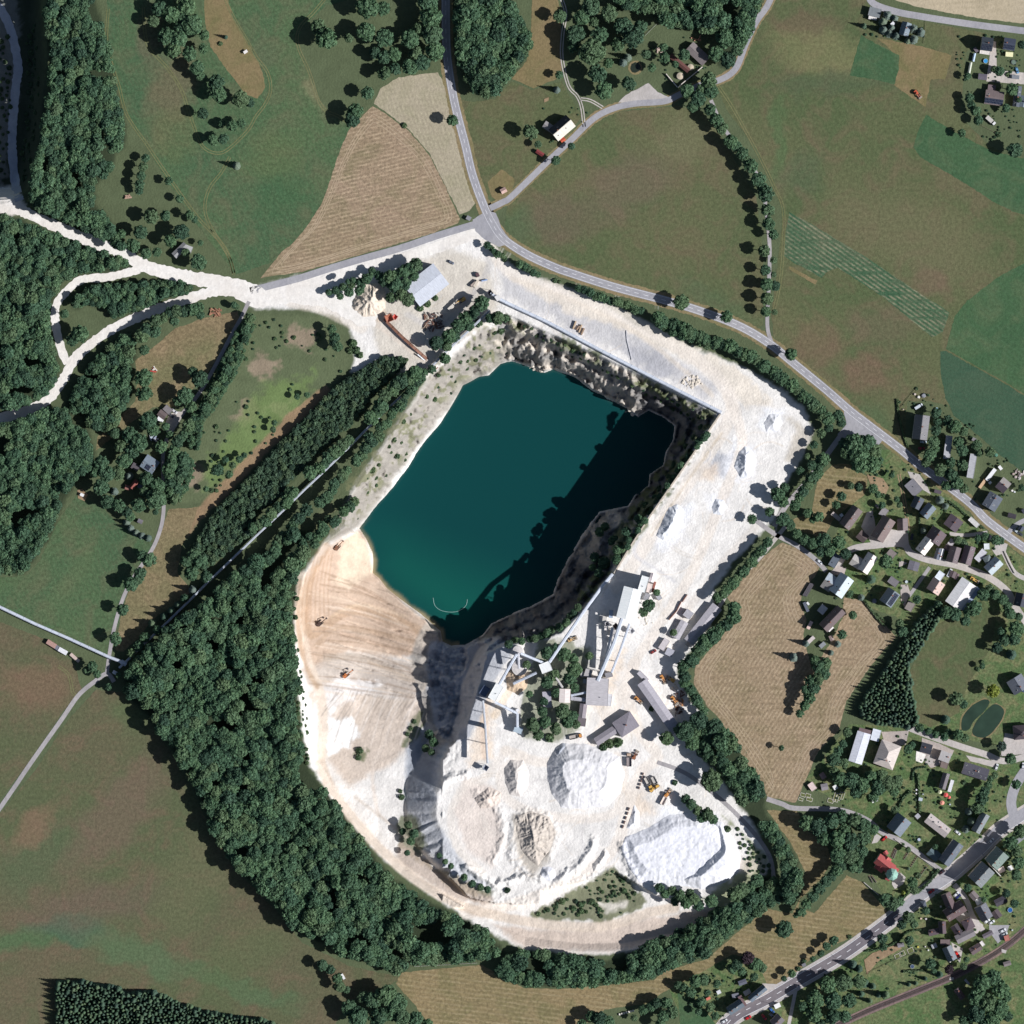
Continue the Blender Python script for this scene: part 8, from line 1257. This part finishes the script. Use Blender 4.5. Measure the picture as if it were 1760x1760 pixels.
# conveyors
def conveyor(label, pts, w, col, name='conveyor', sup=14.0, hh=2.2, open_=False, cat='conveyor', maxsup=60, absz=False):
    """pts: photo x, y, floor height above ground (m)"""
    P_ = [Vector(PW(x, y, (0 if absz else hz(x, y)) + z)) for x, y, z in pts]; o = empty(name, (P_[0].x, P_[0].y, hz(pts[0][0], pts[0][1])), label=label, cat=cat); O = Vector(o.location); mb = MB(); tr = mb; sups = []
    for a, b in zip(P_[:-1], P_[1:]):
        a, b = a - O, b - O; d = b - a; L = d.length; u = d.normalized(); n_ = Vector((-u.y, u.x, 0)).normalized() * w / 2
        if open_: secs = [(-1, 0), (1, 0), (1, .5), (.8, .5), (.75, .22), (-.75, .22), (-.8, .5), (-1, .5)]
        else: secs = [(-1, 0), (1, 0), (1.04, hh * .75), (.55, hh), (-.55, hh), (-1.04, hh * .75)]
        v = [tuple(p + n_ * s_ + Vector((0, 0, z))) for p in (a, b) for s_, z in secs]; k = len(secs); mb.add(v, [(i, (i + 1) % k, k + (i + 1) % k, k + i) for i in range(k)] + [tuple(range(k))[::-1], tuple(range(k, 2 * k))])
        m = max(1, int(L / 5)); 
        for i in range(m): p = a + d * (i + .5) / m; rz = math.atan2(u.y, u.x); tr.box(p.x, p.y, p.z + (hh if not open_ else .4) - .02, .18, w * 1.04, .12, 0, rz)
        ns = max(1, int(L / sup))
        for i in range(ns):
            p = a + d * (i + .5) / ns; wx_, wy_ = p.x + O.x, p.y + O.y; g = hz(wx_ / S + 880, 880 - wy_ / S) - O.z
            if p.z - g > .5 and len(sups) < maxsup: sups.append((p, g, n_))
    mb.build('gallery' if not open_ else 'trough', paint('gallery_cladding', col, .45, .1, scale=.4, var=.08), o); _ = 0
    for p, g, n_ in sups:
        m2 = MB()
        for s_ in (-1, 1): m2.tube((p.x + n_.x * s_ * 1.3, p.y + n_.y * s_ * 1.3, g - .3), (p.x + n_.x * s_ * .9, p.y + n_.y * s_ * .9, p.z + .1), .16, 5)
        m2.tube((p.x - n_.x * 1.1, p.y - n_.y * 1.1, g + (p.z - g) * .5), (p.x + n_.x * 1.1, p.y + n_.y * 1.1, g + (p.z - g) * .5), .1, 5); m2.build('support', METAL, o)
    return o
CW = (206, 212, 224)
conveyor('long white covered conveyor along the northern pit rim', [(858, 514, 2.5), (880, 525, 1.6), (940, 553, 1.4), (1030, 601, 1.4), (1140, 658, 1.4), (1240, 709, 1.8)], 2.2, CW); conveyor('long pale covered conveyor running north-east from the wood corner to the yard', [(205, 1148, 3), (217, 1137, 3.5), (250, 1105, 3), (287, 1070, 3), (327, 1031, 3), (362, 996, 3), (400, 960, 2.2), (440, 921, 2), (485, 879, 2), (527, 838, 2), (557, 810, 2), (590, 778, 2), (615, 753, 2), (640, 728, 2), (665, 704, 2), (697, 674, 2), (732, 640, 2), (767, 604, 2), (812, 562, 2), (842, 533, 2.5)], 1.6, (182, 188, 198))
conveyor('pale covered conveyor crossing the meadow from the left edge', [(-15, 1036, 2), (60, 1072, 2), (120, 1098, 2), (185, 1128, 3), (218, 1141, 3.5)], 2.0, CW); conveyor('rusty open conveyor sloping down to the lake bank', [(660, 548, 2.5), (690, 578, 2.5), (710, 596, 2.5), (752, 633, 1.5)], 2.0, (140, 100, 82), open_=True); conveyor('white walkway rail beside the rusty open conveyor', [(718, 609, 2.2), (750, 637, 1.4)], .9, (206, 208, 212), name='walkway', open_=True, cat='walkway')
conveyor('white gallery rising from the pit rim to the three-way transfer house', [(1053, 986, 1.5), (1036, 1006, 3), (1008, 1044, 7), (980, 1085, 8), (944, 1138, 9.5)], 2.2, CW, maxsup=7); conveyor('middle and widest of three galleries up to the silo hall', [(1027, 1170, 8), (1040, 1140, 10), (1055, 1105, 13.0), (1069, 1063, 16)], 2.6, CW, maxsup=3, sup=16); conveyor('western gallery of the three running to the silo hall', [(1018 + 18, 1152, 5), (1044, 1122, 7), (1053, 1078, 10)], 2.0, (196, 200, 208), maxsup=3, sup=14); conveyor('eastern thin gallery of the three running to the silo hall', [(1051, 1156, 5), (1066, 1118, 8), (1082, 1072, 14)], 1.6, CW, maxsup=3, sup=16)
conveyor('gallery from the transfer house to the round tank stockpile', [(936, 1140, 8), (895, 1123, 11)], 1.8, CW, maxsup=2); conveyor('gallery from the transfer house down to the open bunker pit', [(922, 1156, 8), (882, 1175, 3)], 1.9, CW, maxsup=2); conveyor('thin gallery from the transfer house to the screening house', [(948, 1153, 8), (967, 1182, 8)], 1.6, (206, 200, 198), maxsup=2); conveyor('rising gallery from the crusher tower to the round tank stockpile', [(856, 1180, 10), (888, 1124, 12)], 2.0, CW, maxsup=3); conveyor('long thin boom conveyor from the crusher tower to the white quarry floor', [(830, 1204, 10), (834, 1247, 11), (838, 1312, 12.5)], 1.5, (196, 200, 208), maxsup=2, sup=22, name='boom_conveyor'); conveyor('gallery from the crusher tower to the plant garden corner', [(851, 1207, 10), (889, 1226, 7), (889, 1250, 5)], 1.8, CW, maxsup=3)
conveyor('upper link gallery between screening house and processing hall', [(981, 1195, 5), (1007, 1190, 6)], 1.6, CW, sup=9); conveyor('lower link gallery between screening house and processing hall', [(981, 1200, 4.5), (1007, 1203, 5)], 2.6, (190, 188, 194), sup=9); conveyor('short conveyor head beside the dark hopper at the pit corner', [(843, 504, 3), (857, 513, 3)], 1.8, CW, sup=6); conveyor('stubby vertical spreader arm above the round stockpile', [(891, 1122, 11), (892, 1149, 10)], 1.6, (206, 206, 212), sup=30, name='spreader_arm')
h('P', 853, 508, 858, 516, 8, 6, 0, (206, 204, 204), 'small transfer tower at the head of the long northern conveyor', kind='flat', name='transfer_tower', cat='tower', wall=METAL); h('P', 208, 1137, 217, 1142, 8, 4.5, 0, (198, 206, 220), 'transfer box where the two pale western conveyors meet', kind='flat', name='transfer_box', cat='transfer house', wall=METAL); h('P', 1236, 706, 1244, 711, 7, 3, 0, (214, 210, 206), 'conveyor end station at the north-east corner of the pit', kind='flat', name='end_station', cat='transfer house', wall=METAL); h('P', 194, 1154, 201, 1158, 6, 3, 0, (206, 206, 210), 'small end station at the bottom of the western conveyor', kind='flat', name='end_station', cat='transfer house', wall=METAL); h('P', 827, 1245, 834, 1250, 7, 10.5, 0, (206, 202, 198), 'slim support tower in the middle of the boom conveyor', kind='flat', name='support_tower', cat='tower', wall=METAL, wins=False)
def hopper(x, y, w, h_, c, label):
    o = empty('feed_hopper', PW(x, y, hz(x, y)), random.random(), label=label, cat='hopper'); mb = MB(); q = w * S / 2; v = [(-q, -q, h_), (q, -q, h_), (q, q, h_), (-q, q, h_), (-q * .3, -q * .3, h_ * .4), (q * .3, -q * .3, h_ * .4), (q * .3, q * .3, h_ * .4), (-q * .3, q * .3, h_ * .4), (-q * .9, -q * .9, h_), (q * .9, -q * .9, h_), (q * .9, q * .9, h_), (-q * .9, q * .9, h_)]
    mb.add(v, [(4, 5, 1, 0), (5, 6, 2, 1), (6, 7, 3, 2), (7, 4, 0, 3), (0, 1, 9, 8), (1, 2, 10, 9), (2, 3, 11, 10), (3, 0, 8, 11), (4, 5, 6, 7), (8, 9, 5, 4), (9, 10, 6, 5), (10, 11, 7, 6), (11, 8, 4, 7)]); mb.build('funnel', paint('hopper_paint', c, .7, scale=1.5), o)
    for a in (-1, 1):
        for b in (-1, 1): m2 = MB(); m2.tube((a * q * .8, b * q * .8, -.2), (a * q * .8, b * q * .8, h_), .14, 5); m2.build('leg', METAL, o)
hopper(669, 547, 13, 4.5, (170, 110, 88), 'rusty feed hopper at the top of the open conveyor'); hopper(679, 545, 8, 3, (206, 100, 90), 'small red hopper beside the rusty feed hopper'); hopper(842, 504, 9, 6, (60, 60, 70), 'dark feed hopper at the north corner of the pit'); hopper(1086, 1084, 8, 5, (206, 206, 210), 'pale cylinder-like hopper under the eastern gallery'); hopper(835, 1319, 9, 6, (150, 156, 170), 'discharge hopper at the end of the boom conveyor'); hopper(1058, 1076, 9, 7, (150, 140, 136), 'steel hopper at the foot of the silo hall'); hopper(1043, 1072, 8, 6, (176, 176, 182), 'steel hopper in the shadow west of the galleries')
def tank(x, y, r, h_, label):
    o = empty('tank', PW(x, y, hz(x, y)), label=label, cat='tank'); mb = MB(); mb.cyl(0, 0, 0, r * S, h_, 28); mb.build('wall', CONCR, o); mb = MB(); mb.cyl(0, 0, h_, r * S * 1.03, .5, 28, r * S * .2); mb.build('roof', paint('tank_roof', (206, 200, 198), .7, scale=.8), o)
tank(893, 1148, 13, 3, 'round pale tank under the spreader arm'); tank(890, 1118, 8.5, 5, 'smaller round tank at the top of the spreader arm')
# ------------------------------------------------------------------ stockpiles of crushed stone
def pile(poly, Hh, slope, label, col=(228, 228, 234), gully=1.0, top=0.0, name='stockpile', rough=.35, base=None):
    a = np.array(poly); x0, y0 = a.min(0) - 4; x1, y1 = a.max(0) + 4; st = 1.1; px_ = np.arange(x0, x1, st); py_ = np.arange(y0, y1, st); X, Y = np.meshgrid(px_, py_); d, arc = sdist(poly, X, Y); d = d + fbm(X, Y, 10, 3, 3) * 1.5
    prof = np.minimum(Hh, d * S * slope); e = np.clip(d * S * slope / Hh, 0, 1.2)
    g = ((vn(arc + fbm(X, Y, 12, 7, 3) * 3, arc * 0, 2.4, 3) - .5) + (vn(arc, arc * 0, 5.5, 9) - .5) * .5) * np.clip(e * (1.25 - e), 0, 1) * 1.5 * gully
    zt = prof + g + fbm(X, Y, 7, 5, 4) * rough * ss(d, 0, 4) + np.where(d * S * slope > Hh, fbm(X, Y, 22, 15, 4) * top, 0)
    gz = np.array([[hz(x, y) for x in px_] for y in py_]) if base is None else base
    Z = np.where(d > -1.5, gz + np.where(d > 0, zt, d * .5), gz - 2.5); kk_ = (CH - Z) / CH; v = np.stack([(X - 880) * S * kk_, (880 - Y) * S * kk_, Z], -1).reshape(-1, 3)
    n = len(px_); I, J = np.meshgrid(np.arange(len(py_) - 1), np.arange(n - 1), indexing='ij'); k = (d[:-1, :-1] > -3) & (d[1:, 1:] > -3); q = (I * n + J)[k]; me = npmesh(name, v, np.stack([q + n, q + n + 1, q + 1, q], -1))
    return tag(link(name, me, None, paint('crushed_stone', col, .95, scale=.5, var=.07)), label, 'stockpile')
pile([(941,1338),(940,1312),(950,1292),(972,1278),(1005,1278),(1040,1288),(1065,1300),(1074,1330),(1066,1365),(1042,1386),(1000,1390),(965,1388),(948,1365)], 8, .72, 'largest round white stockpile in the middle of the quarry yard', (230, 228, 230), .5, .9)
pile([(866,1320),(878,1306),(900,1306),(909,1325),(908,1352),(895,1370),(876,1366),(868,1345)], 5.5, .7, 'smaller pale stockpile just west of the largest one', (222, 214, 208), .9, .8); pile([(928,1500),(932,1490),(943,1488),(953,1494),(955,1505),(947,1514),(934,1512)], 4.6, .75, 'small perfect cone of white stone near the southern berm', gully=.2)
pile([(1066,1458),(1075,1438),(1110,1425),(1150,1400),(1200,1395),(1240,1418),(1262,1448),(1273,1475),(1268,1500),(1245,1515),(1205,1527),(1160,1522),(1130,1522),(1098,1516),(1080,1490)], 4.6, .5, 'huge white spoil heap with a flat top in the south-east', (232, 232, 238), .4, .4); pile([(1165,1512),(1200,1478),(1228,1452),(1232,1425),(1222,1408),(1242,1414),(1264,1446),(1274,1475),(1269,1500),(1246,1517),(1205,1529),(1178,1522)], 8.8, .9, 'raised white outer rim along the east of the huge spoil heap', (232, 232, 238), .6, .4); pile([(1140,1412),(1165,1400),(1200,1402),(1218,1420),(1200,1432),(1170,1430),(1148,1428)], 6.4, .5, 'hummocky bright white tip on the north of the huge spoil heap', (238, 240, 246), .8, 2.4, rough=1.3)
pile([(1128,920),(1138,895),(1150,872),(1164,866),(1176,878),(1172,905),(1155,922),(1140,930)], 6, .7, 'elongated white pile beside the plant road north of the silo hall', (232, 234, 242), 1.3); pile([(1262,802),(1268,778),(1280,766),(1292,772),(1300,795),(1290,820),(1272,822)], 5.5, .7, 'white pile in the centre of the eastern yard', (228, 230, 236), 1.3); pile([(1222,872),(1230,858),(1243,858),(1250,872),(1240,886),(1226,884)], 3.6, .6, 'low white pile in the southern part of the eastern yard', (230, 232, 238), 1.2); pile([(1312,728),(1322,712),(1340,712),(1345,728),(1335,742),(1318,742)], 3.4, .55, 'low white pile at the north-east end of the eastern yard', (232, 232, 236), 1.2)
pile([(1090,1382),(1098,1395),(1100,1420),(1088,1426),(1076,1424),(1084,1400)], 2.8, .6, 'small white pile held by the block line', (236, 236, 240), .6); pile([(885,1402),(915,1394),(944,1404),(956,1430),(945,1462),(925,1488),(912,1480),(896,1460),(888,1430)], 5, .5, 'rugged grey-brown rock heap south of the round stockpiles', (198, 188, 178), 1.8, 2.4, rough=1.4); pile([(948,1297),(956,1283),(966,1277),(978,1280),(970,1300),(955,1318),(944,1320)], 4.5, .7, 'dark grey apron on the west flank of the largest stockpile', (172, 176, 186), .6)  # last pile: darker grey skin set over the west flank
pile([(602,528),(612,505),(628,488),(652,486),(664,502),(662,530),(645,545),(622,545)], 6, .6, 'pale eroded rock mound beside the copse north of the lake', (222, 208, 192), 2.2, 1.6, rough=1.2); pile([(1018,1530 - 45),(1030,1470),(1040,1455),(1048,1470),(1036,1490),(1020,1500)], 3, .7, 'narrow white windrow along the southern berm road', (226, 220, 214), 1.0); pile([(1008,586 + 20),(1, 1)], 1, 1, 'x') if False else None
pile([(878,1150),(868,1160),(872,1185),(890,1195),(905,1182),(908,1165),(900,1158)], 3.2, .6, 'brown-white ore heap in the open bunker pit', (206, 182, 156), 1.6, 1.0, rough=.8); pile([(815,1372),(840,1352),(862,1362),(860,1380),(845,1388),(825,1390)], 3, .5, 'low pinkish mound in the hollow of the dump platform', (216, 202, 192), 1.6, 1.0, rough=.7)
# floating boom on the lake, drain pipe, lamps, railway
def polytube(view, pts, r, mat, label, name, cat, z):
    q = crom(cv(view, *pts), 4.0); mb = MB()
    for (a, b), (c, d) in zip(q[:-1], q[1:]): mb.tube(PW(a, b, z if z < -1 else hz(a, b) + z), PW(c, d, z if z < -1 else hz(c, d) + z), r, 6)
    return tag(mb.build(name, mat), label, cat)
polytube('T12', (1218, 590, 1228, 640, 1268, 675, 1335, 688, 1400, 678, 1445, 640, 1452, 600), .16, paint('boom_foam', (150, 186, 180), .6), 'thin curved floating boom near the southern lake shore', 'floating_boom', 'floating boom', -46.4); polytube('T21', (785, 512, 790, 580, 805, 640, 822, 712), .45, paint('pipe_concrete', (178, 178, 184), .8), 'winding grey drain pipe across the northern yard', 'drain_pipe', 'pipe', .2)
def lamp(x, y, ang, label):
    o = empty('street_lamp', PW(x, y, 0), math.radians(ang), label=label, cat='street lamp', group='street lamps on the lower road'); mb = MB(); mb.cyl(0, 0, 0, .12, 7.5, 8, .07); mb.build('pole', METAL, o); mb = MB(); mb.tube((0, 0, 7.4), (1.5, 0, 7.7), .06, 6); mb.build('arm', METAL, o); mb = MB(); mb.box(1.7, 0, 7.6, .8, .32, .14); mb.build('lamp_head', DKMET, o)
for i, (x, y) in enumerate(((1330, 1726), (1418, 1674), (1455, 1650), (1510, 1612), (1562, 1573), (1605, 1537), (1640, 1512), (1690, 1470))): lamp(x, y, 130, 'grey street lamp on the lower road, %s from the south-west' % ORD[i])
RW = [(1400,1782),(1440,1762),(1480,1743),(1520,1726),(1595,1696),(1640,1677),(1695,1648),(1732,1624),(1765,1596),(1800,1562)]
BAL = fieldmat('railway_ballast', (132, 112, 110), (112, 98, 98), (150, 128, 118), fine=.6, fvar=.12); rb = ribbon('railway', RW, 13, BAL, z=.16); DARKB = fieldmat('oily_ballast', (84, 70, 76), (92, 78, 80), (76, 66, 70), fine=.6, fvar=.12); tr_ = ribbon('track_bed', RW, 6.5, DARKB, z=.30, kind=None, parent=rb)
q = crom(RW, 1.0); mb = MB()
for i in range(0, len(q) - 1, 2):
    (a, b), (c, d) = q[i], q[i + 1]; p = PW(a, b, .3); mb.box(p[0], p[1], .31, .26, 2.5, .14, 0, math.atan2(-(d - b), c - a))
mb.build('sleepers', paint('sleeper_wood', (86, 74, 66), .9), rb)
for off in (-1.8, 1.8): ribbon('rail', RW, .35, paint('rail_steel', (140, 132, 130), .4, .6), z=.52, kind=None, parent=rb, off=off)
sheet('level_crossing', cv('C8', 640, 1225, 700, 1235, 690, 1275, 630, 1270), PAVE, z=.56, jitter=.1); sheet('level_crossing', cv('C8', 1420, 800, 1500, 825, 1480, 870, 1420, 850), PAVE, z=.56, jitter=.1)
h('T31', 108, 15, 104, 22, 12, 2, 0, WH, 'tiny white marker hut beside the crop strip', kind='flat', name='hut', cat='hut', wins=False) if False else None

# small garden growth that nobody could count
gl = []
for poly, n in (([(1470,790),(1560,790),(1680,910),(1755,960),(1755,1050),(1640,1000),(1560,1050),(1430,1040),(1420,990),(1430,930),(1460,870),(1490,820)], 900), ([(1400,1320),(1460,1250),(1560,1262),(1755,1330),(1755,1600),(1600,1700),(1480,1700),(1380,1690),(1560,1570),(1600,1500),(1500,1410),(1400,1385)], 1300), ([(1640,60),(1755,60),(1755,240),(1690,240),(1650,140)], 260), ([(1160,1690),(1260,1655),(1310,1670),(1240,1750),(1190,1740)], 300), ([(1545,690),(1600,670),(1755,800),(1755,860),(1660,860),(1590,800)], 300), ([(1480,20),(1590,40),(1590,75),(1480,60)], 60), ([(930,170),(1010,190),(1000,240),(940,260)], 40), ([(1110,60),(1220,60),(1220,140),(1120,140)], 120)):
    for (x, y, r) in fill(poly, .9, 2.4, 2.6, (), seed=n, n=n):
        if vn(np.array(x), np.array(y), 16., 8) < .42: continue
        if any(math.hypot(x - a, y - b) < c + 2.5 for a, b, c in HPTS) or any(math.hypot(x - a, y - b) < c + 3 for a, b, c in ROADPTS): continue
        gl.append((x, y, r))
print('garden', len(gl)); stuff('garden_plants', gl, SG, M_WOOD, 'countless small garden shrubs and border plants around the village houses', 'garden plants', lambda R: R * 1.2)
